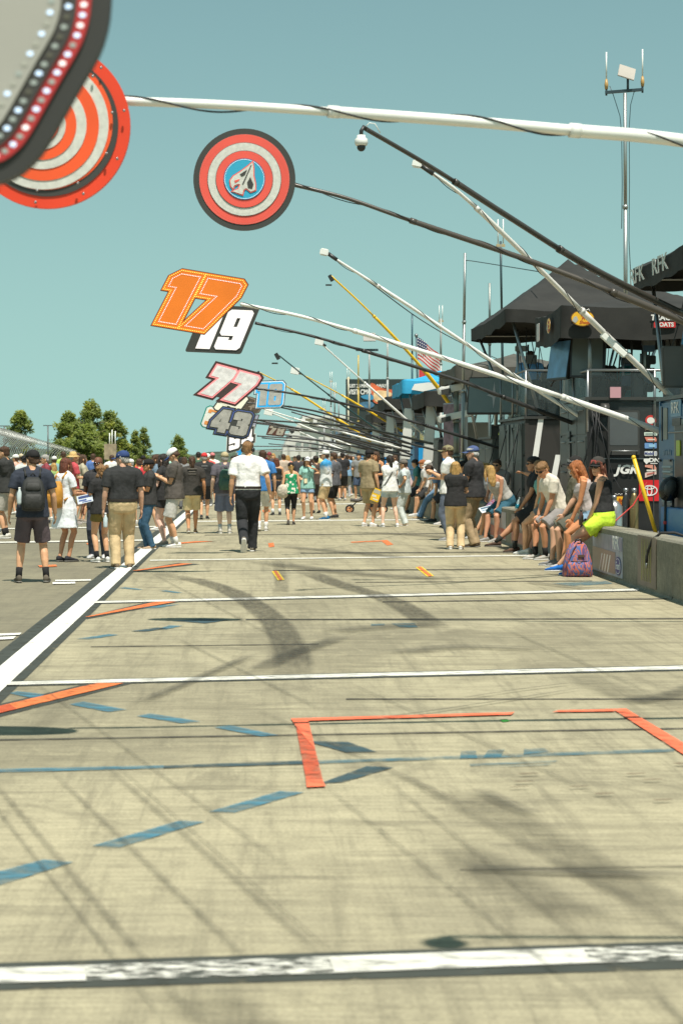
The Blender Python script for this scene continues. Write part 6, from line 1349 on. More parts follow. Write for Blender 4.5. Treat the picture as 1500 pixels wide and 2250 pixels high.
# deck clutter on the stickered cart
for k, (x_, y_, w_, h_) in enumerate(((5.75, 39.6, .9, .75), (6.7, 40.2, .8, .62), (5.55, 33.6, .5, .80), (5.95, 34.0, .45, .6))):
    t = MB(); z_ = 2.38 if y_ > 35 else 2.55
    t.box((x_, y_, z_ + h_ / 2), (w_, .4, h_), paint((.022, .024, .022), .5), None, .02); o = tag(t.build('control_desk'), ['dark desk behind the glass of the striped cart deck', 'second dark desk on the striped cart deck', 'tall dark console under the blue lit screen', 'dark console behind the teal shirt'][k], 'desk')
    for q_ in range(3): MB().box((x_ - w_ * .3 + w_ * .3 * q_, y_ - .21, z_ + h_ * .6), (w_ * .2, .03, h_ * .25), paint(((.10, .11, .11), (.3, .3, .28), (.05, .09, .12))[q_]), None, .006).build('instrument_panel', o)
for k, (x_, y_, z_, w_, h_, c_) in enumerate(((5.55, 32.3, 2.55, .28, .36, (.02, .02, .02)), (5.9, 32.8, 2.55, .36, .30, (.03, .03, .03)), (6.15, 31.9, 2.55, .16, .5, (.06, .06, .06)), (6.9, 32.2, 2.55, .5, .3, (.05, .09, .13)))):
    t = MB(); t.box((x_, y_, z_ + h_ / 2), (w_, .25, h_), paint(c_, .4), None, .015); o = t.build('equipment_case')
    MB().tube([(x_ - w_ * .2, y_, z_ + h_), (x_ - w_ * .2, y_, z_ + h_ + .05), (x_ + w_ * .2, y_, z_ + h_ + .05), (x_ + w_ * .2, y_, z_ + h_)], .01, STEEL, 6).build('handle', o)
    tag(o, ['small black case on the deck behind the glass rail', 'wider black case on the deck near the teal shirt', 'tall narrow grey case on the deck rail', 'blue grey case on the deck above the stickers'][k], 'case')
t = tag(MB().box((5.72, 31.42, 2.62), (.17, .02, .17), paint((.55, .30, .33))).build('notice'), 'pale pink square notice on the glass deck rail', 'notice')
# --- third cart with white stripes
b = cart('dark brown grey pit cart with slanted white stripes', 5.22, 7.2, 38.0, 41.8, .30, 2.33, paint((.035, .031, .027), .5), rail=(2.36, 3.25), drawers=(3, 4), dcol=MGREY)
for x_, z_, hh in ((5.40, 1.98, .78), (5.72, 1.35, .6)):
    vs, fs = curve_mesh([[(-.06, -hh / 2), (.05, -hh / 2), (.16, hh / 2), (.06, hh / 2)]], .01, ony(x_, 37.985, z_), None); MB().add(vs, fs, WHT).build('stripe', b)
for k in range(3): panel(b, 'steel_panel', onx(5.18, 38.7 + k * 1.2, 1.55), 1.05, 1.4, [MGREY, paint((.12, .13, .12)), MGREY][k], .04)
canopy('large peaked black canopy behind the antenna mast', 4.84, 8.15, 38.0, 44.0, 4.42, 5.66, .27, BLACKC, legs=[((5.0, 38.4, 4.3), (5.55, 38.4, 2.36)), ((4.95, 43.7, 4.3), (5.6, 42.8, 2.36)), ((8.0, 38.4, 4.3), (7.2, 38.2, 2.36)), ((8.0, 43.7, 4.3), (7.2, 41.7, 2.36))], peak=.5)
screen('large grey green screen with a pale star emblem', (5.22, 42.9, 2.92), 1.15, .82, -18, -14, paint((.16, .20, .19), .25), paint((.05, .035, .022)), star=True)
t = tag(MB().loft([[Vector((5.42 + a * cos(2 * pi * j / 12), 42.5 + a * .6 * sin(2 * pi * j / 12), z)) for j in range(12)] for a, z in ((.05, 2.03), (.17, 2.08), (.16, 2.16), (.06, 2.20))]).build('safety_vest', None, paint((.62, .80, .04))), 'bright lime folded safety vest under the star screen', 'vest')
b = cart('grey steel pit cart with blank panels under the star screen', 5.22, 7.0, 43.2, 45.6, .30, 2.0, MGREY, drawers=(2, 2), dcol=paint((.10, .11, .10)))
# dangling cables and thin uprights that belong to the carts and canopies
rq = random.Random(5)
def busy(cart_label, X0, X1, Y0, Y1, zlo, zhi, n=16, up=6):
    o = [q for q in bpy.data.objects if q.get('label') == cart_label][0]
    for k in range(n):
        a = Vector((rq.uniform(X0, X1), rq.uniform(Y0, Y1), zhi - rq.uniform(0, .15))); b_ = Vector((a.x + rq.uniform(-.5, .5), a.y + rq.uniform(-.5, .5), zlo + rq.uniform(0, .3)))
        mid = a.lerp(b_, .5) + Vector((rq.uniform(-.2, .2), 0, -rq.uniform(.1, .35))); MB().tube([a, a.lerp(mid, .5) + Vector((0, 0, -.06)), mid, mid.lerp(b_, .5), b_], rq.choice((.007, .010, .014)), CABLE, 5).build('cable', o)
    for k in range(up):
        x_, y_ = rq.uniform(X0, X1), rq.uniform(Y0, Y1); h_ = rq.uniform(.5, 1.0) * (zhi - zlo); u_ = MB().tube([(x_, y_, zlo), (x_, y_, zlo + h_)], rq.choice((.02, .03)), rq.choice((BLACKP, STEEL, DGREY)), 7).build('upright', o)
        for q_ in range(2): zz = zlo + h_ * (.35 + .45 * q_); MB().box((x_ + .06, y_ - .05, zz), (rq.uniform(.12, .3), .12, rq.uniform(.1, .28)), rq.choice((BLACKP, DGREY, DGREY, paint((.16, .16, .15)), paint((.05, .10, .16)))), None, .012).build('fitting', u_)
busy('black pit cart covered with sponsor stickers and a red square badge', 5.4, 7.2, 31.7, 34.0, 2.55, 3.85, 18, 10)
busy('dark brown grey pit cart with slanted white stripes', 5.3, 7.1, 38.1, 41.6, 2.38, 4.2, 12, 10)
busy('grey steel pit cart with blank panels under the star screen', 5.3, 6.9, 43.3, 45.5, 2.05, 3.4, 8, 6)
busy('tall blue pit cart with louvres and a dark doorway at the right picture edge', 5.7, 7.2, 26.0, 27.1, 2.42, 4.0, 8, 5)
busy('black pit cart covered with sponsor stickers and a red square badge', 5.33, 5.55, 31.40, 31.46, .9, 2.4, 5, 0)
busy('dark brown grey pit cart with slanted white stripes', 5.14, 5.16, 38.2, 41.6, .5, 2.3, 9, 0)
# --- the rest of the row
b = cart('black pit cart with pale letters on its side panel', 5.2, 7.0, 48.5, 52.5, .3, 2.35, DRK, rail=(2.4, 3.2), drawers=(3, 3))
lettering(b, 'LEGACY', onx(5.17, 50.4, 2.02), .48, paint((.45, .40, .30)), .006, 0, .004, 1.3); lettering(b, 'MOTOR CLUB', onx(5.17, 50.4, 1.62), .22, paint((.40, .36, .28)), .006, 0, .002, 1.3)
b = panel(b, 'door_panel', ony(5.5, 48.46, 1.6), .5, 1.7, paint((.26, .24, .21)), .03)
canopy('grey canvas canopy low behind the big peaked one', 4.75, 8.0, 46.5, 50.5, 3.75, 4.12, .35, mat('canvas', (.085, .080, .066), .8, 0, .2, 2.5, .35, 3), legs=[((4.95, 46.8, 3.7), (5.3, 46.8, 2.0)), ((4.95, 50.2, 3.7), (5.3, 50.2, 2.0))])
for zz, nm in ((3.28, 'upper'), (2.62, 'lower')):
    r = tag(MB().box((5.0, 47.6, zz), (1.1, .5, .16), WHITEP, Matrix.Rotation(radians(-12), 3, 'Y'), .02).build('floodlight'), f'{nm} of two long white lamp housings on the galvanised post', 'lamp')
    MB().box((4.62, 47.5, zz - .12), (.22, .4, .12), DGREY, Matrix.Rotation(radians(-12), 3, 'Y')).build('lens', r); MB().tube([(5.02, 47.6, zz - .05), (5.0, 47.4, zz - .2)], .03, STEEL, 6).build('bracket', r)
screen('tall red and violet banner screen turned to the lane', (4.97, 48.6, 2.3), .95, 1.25, -62, 0, mat('banner_print', (.20, .12, .15), .4, 0, .55, 5), paint((.4, .42, .45)))
names = ['black', 'blue', 'black', 'dark grey', 'black', 'blue', 'black', 'dark', 'black', 'black']
def dist_carts():
    specs = [  # Y0, Y1, canopy colour, cart colour, zeave, zpeak, label canopy, label cart
        (55.5, 59.5, BLACKC, DRK, 3.45, 3.75, 'sagging black canopy just beyond the grey canvas', 'black pit cart with a blue panel behind the sitting row', (.03, .20, .45)),
        (63.5, 67.8, mat('canvas', (.03, .34, .58), .7, 0, .15, 2, .3, 3), paint((.03, .06, .10)), 4.05, 4.45, 'bright blue canopy with a white mark on its edge', 'dark blue pit cart under the bright blue canopy', (.02, .28, .60)),
        (71.5, 75.5, BLACKC, DRK, 3.75, 4.15, 'black canopy left of the bright blue one', 'black pit cart with pale posts beside the second canopy', (.3, .3, .28)),
        (79.5, 83.5, BLACKC, DGREY, 3.4, 3.85, 'third black canopy along the far carts', 'grey pit cart under the third far canopy', (.02, .18, .45)),
        (87.5, 91.5, BLACKC, DRK, 3.2, 3.6, 'fourth black canopy along the far carts', 'black pit cart under the fourth far canopy', (.35, .33, .30)),
        (95.5, 99.5, mat('canvas', (.02, .10, .20), .7, 0, .15, 2, .3, 3), BLUEC, 3.1, 3.5, 'navy canopy over the far blue cart', 'blue pit cart under the navy canopy', (.03, .25, .55)),
        (104, 108, BLACKC, DRK, 2.9, 3.4, 'small black canopy near the end of the row', 'small black pit cart near the end of the row', (.3, .3, .3)),
        (113, 118, BLACKC, DGREY, 2.9, 3.3, 'furthest black canopy before the white stand', 'furthest grey pit cart before the white stand', (.03, .2, .4))]
    for k, (y0, y1, cm, km, ze, zp, lc, lk, ac) in enumerate(specs):
        x0 = 5.25 - .004 * k
        b = cart(lk, x0, x0 + 1.9, y0 + .3, y1 - .2, .3, 2.1, km, rail=(2.15, 2.9) if k % 2 else None, drawers=(2, 3), dcol=paint(ac) if k in (1, 5) else None)
        panel(b, 'cart_end', ony(x0 + .5, y0 + .28, 1.25), .8, 1.3, paint(ac), .03)
        panel(b, 'sign_plate', ony(x0 + 1.3, y0 + .28, 1.55), .5, .5, WHT if k % 2 == 0 else paint((.06, .06, .06)), .03)
        def deco(r, k=k, y0=y0, ze=ze):
            if k == 1:
                vs, fs = curve_mesh([[(-.9, -.1), (-.5, -.16), (0, -.05), (.5, -.14), (.9, .02), (.55, .12), (.1, .08), (-.3, .16), (-.8, .1)]], .02, frame((5.9, y0 - .16, ze - .22), (1, 0, 0)) @ Matrix.Diagonal((.9, .9, 1, 1)), None); MB().add(vs, fs, WHT).build('white_mark', r)
        canopy(lc, 4.8, 7.6, y0 - .1, y1 + .1, ze, zp, .42, cm, deco=deco, legs=[((5.0, y0 + .2, ze - .1), (5.35, y0 + .4, 2.1)), ((5.0, y1 - .2, ze - .1), (5.35, y1 - .4, 2.1)), ((7.4, y0 + .2, ze - .1), (7.0, y0 + .4, 2.1))], trim=cm)
        st = ['pale flat panel standing in front of the sagging canopy', 'tall white upright under the bright blue canopy', 'pale grey upright beside the second black canopy', 'light board on the third far cart', 'cream board on the fourth far cart', 'white board on the far blue cart', 'grey board near the end of the row', 'last pale board of the row'][k]
        t = MB(); t.box((x0 - .25, y0 + .4, 2.35), (.28 + .01 * k, .10, 1.75 - .12 * k), paint((.55, .54, .50) if k % 2 == 0 else (.66, .65, .60)), Matrix.Rotation(radians(4), 3, 'Y'), .02); o = tag(t.build('light_board'), st, 'board', 'pale boards along the carts')
        MB().tube([(x0 - .25, y0 + .5, .0), (x0 - .25, y0 + .5, 2.4)], .03, STEEL, 6).build('post', o)
dist_carts()
# gear between the wall and the carts
def tyre_stack(x, y, n, label):
    for k in range(n):
        c = Vector((x + .01 * (k % 2), y, .15 + .3 * k)); prof = [(.20, -.13), (.31, -.145), (.335, -.10), (.335, .10), (.31, .145), (.20, .13), (.19, .0)]
        o = MB().loft([[c + Vector((q * cos(2 * pi * j / 22), q * sin(2 * pi * j / 22), z)) for q, z in prof] for j in range(22)] + [[c + Vector((q, 0, z)) for q, z in prof]], RUBBER, True, False).build('tyre')
        tag(o, label[k], 'tyre', 'tyres stacked behind the wall'); MB().tube([c + Vector((0, 0, -.10)), c + Vector((0, 0, .10))], .19, STEEL, 16).build('rim', o)
tyre_stack(5.55, 35.6, 4, ['lowest tyre of the stack left of the stickered cart', 'second lowest tyre left of the stickered cart', 'third tyre up left of the stickered cart', 'topmost tyre of the stack left of the stickered cart'])
g_ = G(1360, 1195); yb = 30.2
def gas(x, y, label, c, hh=.62, rr=.11):
    o = tag(MB().tube([(x, y, .45), (x, y, .47), (x, y, .45 + hh * .8), (x, y, .45 + hh * .92), (x, y, .45 + hh)], [rr, rr, rr, rr * .6, .035], c, 14).build('gas_bottle'), label, 'gas bottle')
    MB().tube([(x, y, .45 + hh), (x, y, .52 + hh)], .04, STEEL, 8).build('valve', o)
gas(5.55, 30.6, 'silver fuel can beside the neon shorts', metal((.55, .55, .53), .3), .5, .13); gas(5.95, 31.1, 'narrow brass coloured bottle in front of the black cart', metal((.30, .22, .10), .4), .6, .07); gas(5.84, 31.2, 'dark thin bottle beside the brass coloured one', metal((.1, .1, .1), .4), .6, .06)
t = tag(MB().b2((5.35, 30.0, 0), (6.6, 31.3, .42), DGREY, .02).build('equipment_bench'), 'low dark bench behind the wall carrying bottles and cans', 'bench')
MB().b2((5.32, 29.96, .42), (6.63, 31.34, .45), STEEL).build('bench_top', t)
o = tag(MB().tube([P(1392, 1008, 25.5), P(1440, 1172, 25.5)], .026, YLP, 10).build('broom_handle'), 'bright yellow pole leaning behind the wall across the red square badge', 'pole')
MB().ell(P(1391, 1005, 25.5), (.03, .03, .03), YLP, 8, 6).build('pole_tip', o)
o = tag(MB().tube([P(1452, 1030, 29.5), P(1453, 1172, 29.5)], .022, YLP, 8).build('broom_handle'), 'upright yellow pole beside the blue cart', 'pole'); MB().ell(P(1452, 1028, 29.5), (.026, .026, .026), YLP, 8, 6).build('pole_tip', o)
r = empty('headrest_stand', P(1470, 1172, 26.0), 'glossy black padded shell on a stand behind the hose', 'stand')
c = P(1470, 1074, 26.0); MB().ell(c, (.14, .12, .17), paint((.01, .012, .012), .25), 18, 10, Matrix.Rotation(radians(28), 3, 'Y')).build('padded_shell', r)
MB().ell(c + Vector((-.01, -.09, .01)), (.08, .06, .11), paint((.03, .035, .035), .5), 14, 8, Matrix.Rotation(radians(28), 3, 'Y')).build('lining', r)
for dx in (-.05, .05): MB().tube([c + Vector((dx, .02, -.12)), c + Vector((dx, .04, -.6))], .018, BLACKP, 8).build('leg', r); MB().tube([c + Vector((dx, .03, -.42)), c + Vector((dx, .032, -.46))], .028, paint((.55, .05, .04)), 8).build('clamp', r)
o = tag(MB().tube([P(1310, 1175, 30), P(1345, 1150, 30), P(1390, 1110, 30.5), P(1420, 1060, 31)], .012, paint((.45, .04, .03)), 6).build('red_cable'), 'thin red cable running up beside the yellow pole', 'cable')

# --- masts
def mast(label, x, ytop, ybase, Y, r0, m=STEEL, head=None, lean=0):
    p0, p1 = P(x + lean, ybase, Y), P(x, ytop, Y); p0.z = 0
    r = empty('antenna_mast', p0, label, 'mast', 'antenna masts along the carts')
    n = 4
    for k in range(n):
        a, b_ = p0.lerp(p1, k / n), p0.lerp(p1, (k + 1) / n); MB().tube([a, b_], r0 * (1.25 - .12 * k), m, 10).build('mast_section', r)
        if k: MB().tube([a - Vector((0, 0, .03)), a + Vector((0, 0, .03))], r0 * (1.7 - .12 * k), m, 10).build('collar', r)
    if head: head(r, p1)
    return r
def antenna_head(r, p):
    Mq = Matrix.Rotation(radians(-4.5), 3, 'Y')
    MB().box(p + Vector((-.02, 0, .04)), (.66, .06, .05), paint((.03, .05, .06)), Mq).build('crossbar', r)
    for dx, dz in ((-.33, .03), (.31, .08)):
        a = p + Vector((dx, 0, dz)); MB().tube([a - Vector((0, 0, .07)), a + Vector((0, 0, .06))], .018, paint((.03, .05, .06)), 6).build('bracket', r)
        MB().tube([a + Vector((0, 0, .04)), a + Vector((0, 0, .12)), a + Vector((0, 0, .22))], [.026, .036, .018], paint((.50, .30, .10)), 8).build('antenna_base', r); MB().tube([a + Vector((0, 0, .22)), a + Vector((0, 0, .70))], .013, WHITEP, 8).build('antenna_rod', r)
    MB().tube([p + Vector((.05, 0, .02)), p + Vector((.05, 0, .33))], .022, paint((.03, .05, .06)), 6).build('dish_post', r)
    q = MB(); q.box((0, 0, 0), (.30, .34, .025), paint((.42, .38, .33)), None, .006); R = Matrix.Translation(p + Vector((.03, 0, .37))) @ Matrix.Rotation(radians(18), 4, 'Y') @ Matrix.Rotation(radians(48), 4, 'X'); q.v = [R @ v for v in q.v]; q.build('flat_dish', r)
    for s_, pts in ((1, [(.30, 0, .10), (.16, 0, .02), (.10, 0, -.2), (.075, 0, -.6), (.08, 0, -1.6), (.07, 0, -2.6), (.11, 0, -3.4)]), (-1, [(-.27, 0, .13), (-.2, 0, -.05), (-.09, 0, -.4), (-.06, 0, -.7), (-.05, 0, -1.6), (-.06, 0, -2.4)])):
        MB().tube([p + Vector(q_) for q_ in pts], .007, paint((.02, .05, .06)), 5).build('cable', r)
mast('tall galvanised mast topped with a crossbar, two white rods and a flat dish', 1372, 205, 1000, 35.5, .036, metal((.45, .46, .44), .45), antenna_head, 3)
def rods(n=2):
    def fn(r, p):
        for k in range(n): MB().tube([p + Vector((-.06 + .12 * k, 0, -.1)), p + Vector((-.06 + .12 * k, 0, .5))], .014, WHITEP, 6).build('antenna_rod', r)
        MB().box(p + Vector((0, 0, -.1)), (.2, .05, .06), paint((.45, .36, .2))).build('bracket', r)
    return fn
mast('thick galvanised post carrying the white lamp housings', 1002, 850, 1000, 47.5, .07, metal((.22, .25, .23), .5))
mast('slim grey mast standing left of the big canopy', 1021, 556, 1000, 44.6, .034, metal((.40, .42, .40), .5), None, -8)
mast('dark mast with two short white rods beside the big canopy', 1099, 530, 1000, 45.8, .03, paint((.04, .07, .08)), rods(), 10)
mast('short mast with a white tip behind the big canopy leg', 1075, 622, 1000, 46.5, .03, metal((.3, .32, .3), .5))
for k, (x, yt, Y, c) in enumerate(((905, 690, 92, (.04, .10, .13)), (968, 700, 76, (.35, .36, .34)), (811, 770, 90, (.35, .36, .34)), (851, 745, 84, (.35, .36, .34)), (787, 780, 105, (.5, .36, .08)), (765, 828, 110, (.6, .55, .4)), (727, 835, 120, (.3, .32, .32)), (735, 860, 112, (.3, .32, .32)), (712, 895, 125, (.35, .35, .35)), (744, 880, 118, (.3, .3, .3)))):
    mast(['teal mast just left of the flags', 'pale mast with a dark fitting right of the flags', 'grey mast with a flat dish in front of the billboard', 'grey mast rising from the middle of the billboard', 'yellow thin mast crossing the billboard lettering', 'cream mast at the billboard edge', 'thin mast left of the billboard', 'short thin mast lower left of the billboard', 'faint mast above the white stand', 'dark thin mast before the white stand'][k], x, yt, 1000, Y, .045, paint(c), rods() if k in (1, 5, 6, 7, 8) else None)
    if k == 2:
        p = P(x, yt, Y); o = [q for q in bpy.data.objects if q.get('label', '').startswith('grey mast with a flat')][0]
        MB().box(p + Vector((-.1, 0, .02)), (1.0, .1, .1), paint((.03, .05, .06))).build('crossbar', o); q = MB(); q.box((0, 0, 0), (.55, .6, .04), paint((.35, .33, .3))); R = Matrix.Translation(p + Vector((.0, 0, .6))) @ Matrix.Rotation(radians(40), 4, 'X'); q.v = [R @ v for v in q.v]; q.build('flat_dish', o)
o = tag(MB().tube(pole_curve([(1022, 572, 44.6), (1040, 574, 44), (1110, 585, 41), (1190, 598, 38.5)], 6), .010, paint((.02, .05, .06)), 5).build('guy_wire'), 'dark wire strung from the slim grey mast to the big canopy', 'wire')
o = tag(MB().tube(pole_curve([(730, 566, 31.2), (800, 612, 33), (920, 700, 38), (1010, 752, 44), (1100, 792, 50)], 6), .010, paint((.02, .04, .05)), 5).build('guy_wire'), 'thin dark wire running under the white boom towards the canopies', 'wire')
# flags
def flag(label, x0, y0, x1, y1, dx, dy, Y, fn, nm='flag'):
    r = empty(nm, P(x0, y1, Y), label, 'flag', 'flags above the carts')
    N, K = 26, 13; vs = []; fs = []; ms = []
    for i in range(N + 1):
        for j in range(K + 1):
            u, v = i / N, j / K; p = P(x0 + (x1 - x0) * u + 3 * sin(v * 3) * u, y0 + (y1 - y0) * v + dy * u ** 1.2, Y); p.y += .22 * sin(u * 7 + v * 1.5) * u; p.z += .08 * sin(u * 8 + v) * u; vs.append(p)
    mb = MB()
    for i in range(N):
        for j in range(K):
            a = i * (K + 1) + j; mb2 = fn(i / N, j / K, i, j)
            mb.add([vs[a], vs[a + 1], vs[a + K + 2], vs[a + K + 1]], [(0, 1, 2, 3)], mb2, True)
    mb.build('flag_cloth', r); return r
FR, FW, FB = paint((.55, .05, .05), .7), paint((.72, .68, .64), .7), paint((.04, .05, .13), .7)
fl = flag('american flag drooping from a thin pole above the carts', 916, 740, 966, 788, 0, 42, 95, lambda u, v, i, j: (FB if (u < .42 and j < 7) else (FR if j % 2 == 0 else FW)))
st = MB()
for a in range(5):
    for b_ in range(4): st.ell(P(918 + a * 4.2, 744 + b_ * 6.5 + a * 2.2, 94.9), (.03, .03, .035), None, 5, 4)
st.build('stars', fl, FW)
flag('plain red flag below the american flag', 920, 812, 948, 838, 0, 14, 95, lambda u, v, i, j: FR)
fp = tag(MB().tube([P(914, 738, 95), P(921, 1000, 95)], .05, paint((.05, .10, .12)), 8).build('flag_pole'), 'thin dark pole carrying two flags', 'pole'); MB().ell(P(914, 737, 95), (.09, .09, .09), STEEL, 8, 6).build('finial', fp)
# ---------------------------------------------------------------- far things
r = empty('billboard', P(840, 1000, 150), 'large dark advertising screen with white lettering and orange blue flame picture', 'billboard')
c0, c1 = P(760, 833, 150), P(922, 895, 150)
MB().b2((c0.x, 150, c1.z - 1.2), (c1.x + .6, 150.6, c0.z), paint((.028, .038, .036), .4)).build('screen_board', r)
Mb = frame((c0.x, 149.97, c0.z))
lettering(r, 'JUST 20 MINUTES AWAY', Mb @ Matrix.Translation((1.60, -.52, 0)), .36, WHT, .02, 0, .012, .72)
lettering(r, 'VISIT CMOG.ORG', Mb @ Matrix.Translation((1.60, -.98, 0)), .52, WHT, .02, 0, .014, .70)
def blob(nm, pts, m, z): vs, fs = curve_mesh([ccw(chaikin(pts))], .02, Mb @ Matrix.Translation((0, 0, z)), None); MB().add(vs, fs, m).build(nm, r)
blob('flame_picture', [(1.75, -.1), (2.6, -.7), (3.4, -.75), (4.2, -1.05), (4.8, -1.0), (4.3, -1.4), (3.0, -1.75), (2.1, -1.9), (1.9, -1.2)], mat('flame', (.62, .13, .05), .5, 0, .4, 1.5), .02)
blob('flame_core', [(2.1, -.85), (2.9, -.85), (3.6, -1.1), (3.0, -1.5), (2.3, -1.8), (2.0, -1.4)], mat('flame_core', (.80, .55, .30), .5, 0, .3, 2), .04)
blob('blue_glass', [(1.0, -1.25), (1.9, -1.1), (2.1, -1.35), (2.0, -1.6), (1.3, -1.5)], paint((.05, .25, .42)), .03)
blob('blue_glass', [(.9, -1.75), (1.9, -1.65), (2.2, -2.0), (1.5, -2.3), (.9, -2.2)], mat('glass_picture', (.06, .16, .26), .5, 0, .5, 2), .03)
for x in (c0.x + .3, c1.x): MB().b2((x, 150.2, 0), (x + .3, 150.5, c1.z), paint((.5, .42, .15))).build('post', r)
# white stand behind the carts
wst = mat('stand_white', (.62, .61, .56), .6, 0, .10, .6)
b = empty('grandstand', (10, 230, 0), 'large pale white stand with slanting roof far behind the carts', 'building')
def pz(x, y, Y=230): return P(x, y, Y)
q = MB(); q.prism([pz(620, 1004), pz(780, 1004), pz(790, 918), pz(672, 920), pz(640, 945), pz(622, 985)], (0, 14, 0), wst); q.build('wall', b)
for k in range(6): 
    x = 632 + k * 24; a = pz(x, 1000 - 8 * k % 30); MB().b2((a.x, 229.9, .5), (a.x + .25, 229.98, 3.0 + .35 * k), paint((.45, .44, .40))).build('pillar', b)
for k in range(8):
    a = pz(650 + k * 17, 950); MB().b2((a.x, 229.85, 2.6), (a.x + .6, 229.96, 3.3), paint((.25, .29, .27))).build('window', b)
a0, a1 = pz(664, 918), pz(800, 914); MB().b2((a0.x, 229, a0.z - .1), (a1.x + 1, 245, a0.z + .25), paint((.68, .67, .62))).build('roof', b)
for k, (x0, x1, yt, Y, c) in enumerate(((560, 640, 990, 260, (.30, .34, .30)), (700, 760, 960, 190, (.66, .65, .60)), (735, 800, 945, 170, (.10, .16, .22)))):
    a, z_ = P(x0, yt, Y), P(x1, yt, Y); o = MB(); o.b2((a.x, Y, 0), (z_.x, Y + 8, a.z), paint(c)); o = tag(o.build('trailer'), ['low grey green trailer far at the end of the lane', 'white transporter trailer before the pale stand', 'dark blue transporter trailer before the billboard'][k], 'trailer')
    for j in range(5): MB().b2((a.x + (z_.x - a.x) * (.1 + .18 * j), Y - .05, a.z * .45), (a.x + (z_.x - a.x) * (.2 + .18 * j), Y + .01, a.z * .75), paint((.10, .11, .11))).build('window', o)
# wooded hill on the horizon
random.seed(11)
hv = MB(); xs = [-260 + 8 * i for i in range(75)]
hh = [3 + 3.2 * noise.noise(Vector((x * .012, 0, 0))) + 1.6 * noise.noise(Vector((x * .09, 3, 0))) + .8 * noise.noise(Vector((x * .4, 8, 0))) for x in xs]
fr = [Vector((x, 900, -1)) for x in xs]; md = [Vector((x, 915 + 6 * noise.noise(Vector((x * .1, 0, 0))), max(.5, h) + 1.6)) for x, h in zip(xs, hh)]; bk = [Vector((x, 990, max(.5, h) + 2.0)) for x, h in zip(xs, hh)]
n = len(xs); hv.add(fr + md + bk, [(i, i + 1, n + i + 1, n + i) for i in range(n - 1)] + [(n + i, n + i + 1, 2 * n + i + 1, 2 * n + i) for i in range(n - 1)], mat('wooded_hill', (.060, .085, .055), .9, 0, .5, .5, .8, .8), True)
o = hv.build('hills'); o['kind'] = 'structure'
# trees
def leaf_mat(c):
    m = mat('foliage', c, .65, 0, .3, 1.2, spec=.2); n, l = m.node_tree.nodes, m.node_tree.links
    if 'Translucent BSDF' in n: return m
    b, o = n['Principled BSDF'], n['Material Output']; t = n.new('ShaderNodeBsdfTranslucent'); t.inputs[0].default_value = (c[0] * 1.5, c[1] * 1.6, c[2] * 1.0, 1)
    x = n.new('ShaderNodeMixShader'); x.inputs[0].default_value = .45; l.new(b.outputs[0], x.inputs[1]); l.new(t.outputs[0], x.inputs[2]); l.new(x.outputs[0], o.inputs[0]); return m
LEAFS = [leaf_mat(c) for c in ((.25, .285, .095), (.20, .24, .085), (.33, .34, .10), (.15, .19, .075))]
BARK = mat('bark', (.09, .065, .045), .9, 0, .3, 3)
def tree(label, x, ytop, Y, wpx, kind='round', seed=1, tone=0):
    rnd = random.Random(seed); top = P(x, ytop, Y); H = top.z; Wd = wpx * Y / F / 2 * 1.22
    r = empty('tree', (top.x, Y, 0), label, 'tree', 'trees beyond the catch fence')
    tr = MB(); tr.tube([(top.x, Y, 0), (top.x + .1, Y, H * .3), (top.x, Y, H * .6), (top.x, Y, H * .92)], [H * .03, H * .024, H * .015, H * .004], BARK, 8)
    for k in range(7):
        a = rnd.uniform(0, 2 * pi); z = H * rnd.uniform(.25, .7); L = Wd * rnd.uniform(.5, .9); tr.tube([(top.x, Y, z), (top.x + cos(a) * L * .5, Y + sin(a) * L * .5, z + L * .35), (top.x + cos(a) * L, Y + sin(a) * L, z + L * .5)], [H * .012, H * .008, H * .003], BARK, 6)
    tr.build('trunk', r)
    cr = MB(); clumps = []
    if kind == 'round':
        for k in range(74):
            t = rnd.uniform(0, 1) ** .8; z = H * (.18 + .80 * t); wr_ = Wd * (math.sin(min(1, (1.02 - t) * 1.25) * pi / 2) ** .8) * (.75 if t < .12 else 1)
            a = rnd.uniform(0, 2 * pi); q = wr_ * math.sqrt(rnd.uniform(.05, 1)); clumps.append((Vector((top.x + cos(a) * q, Y + sin(a) * q, z - .04 * H)), Wd * rnd.uniform(.16, .32)))
    else:
        for k in range(60):
            t = rnd.uniform(0, 1); z = H * (.10 + .88 * t); wr_ = Wd * (1 - t) ** .85 + .15; a = rnd.uniform(0, 2 * pi); q = wr_ * rnd.uniform(.3, 1); clumps.append((Vector((top.x + cos(a) * q, Y + sin(a) * q, z)), Wd * rnd.uniform(.16, .28) + .12))
    for c, rad in clumps:
        m = LEAFS[min(3, max(0, int(rnd.gauss(tone + .8, .9))))]
        for k in range(85):
            v = Vector((rnd.gauss(0, 1), rnd.gauss(0, 1), rnd.gauss(0, .8))); v = v.normalized() * rad * rnd.uniform(.35, 1.1); p = c + v
            u = Vector((rnd.uniform(-1, 1), rnd.uniform(-1, 1), rnd.uniform(-.6, .6))).normalized(); w = u.cross(Vector((rnd.uniform(-1, 1), rnd.uniform(-1, 1), 1))).normalized(); sz = rad * rnd.uniform(.22, .42)
            cr.add([p - u * sz, p + w * sz * .6, p + u * sz, p - w * sz * .6], [(0, 1, 2, 3)], m)
    cr.build('crown', r, fixn=False)
tree('lone round tree at the far left above the catch fence', 45, 900, 240, 62, 'round', 3, .3)
tree('tallest leafy tree in the middle of the left grove', 200, 880, 250, 70, 'round', 5, .0)
tree('wide dark green tree left in the grove', 150, 903, 245, 68, 'round', 8, .2)
tree('dense dark tree right in the grove', 243, 900, 262, 66, 'round', 12, .9)
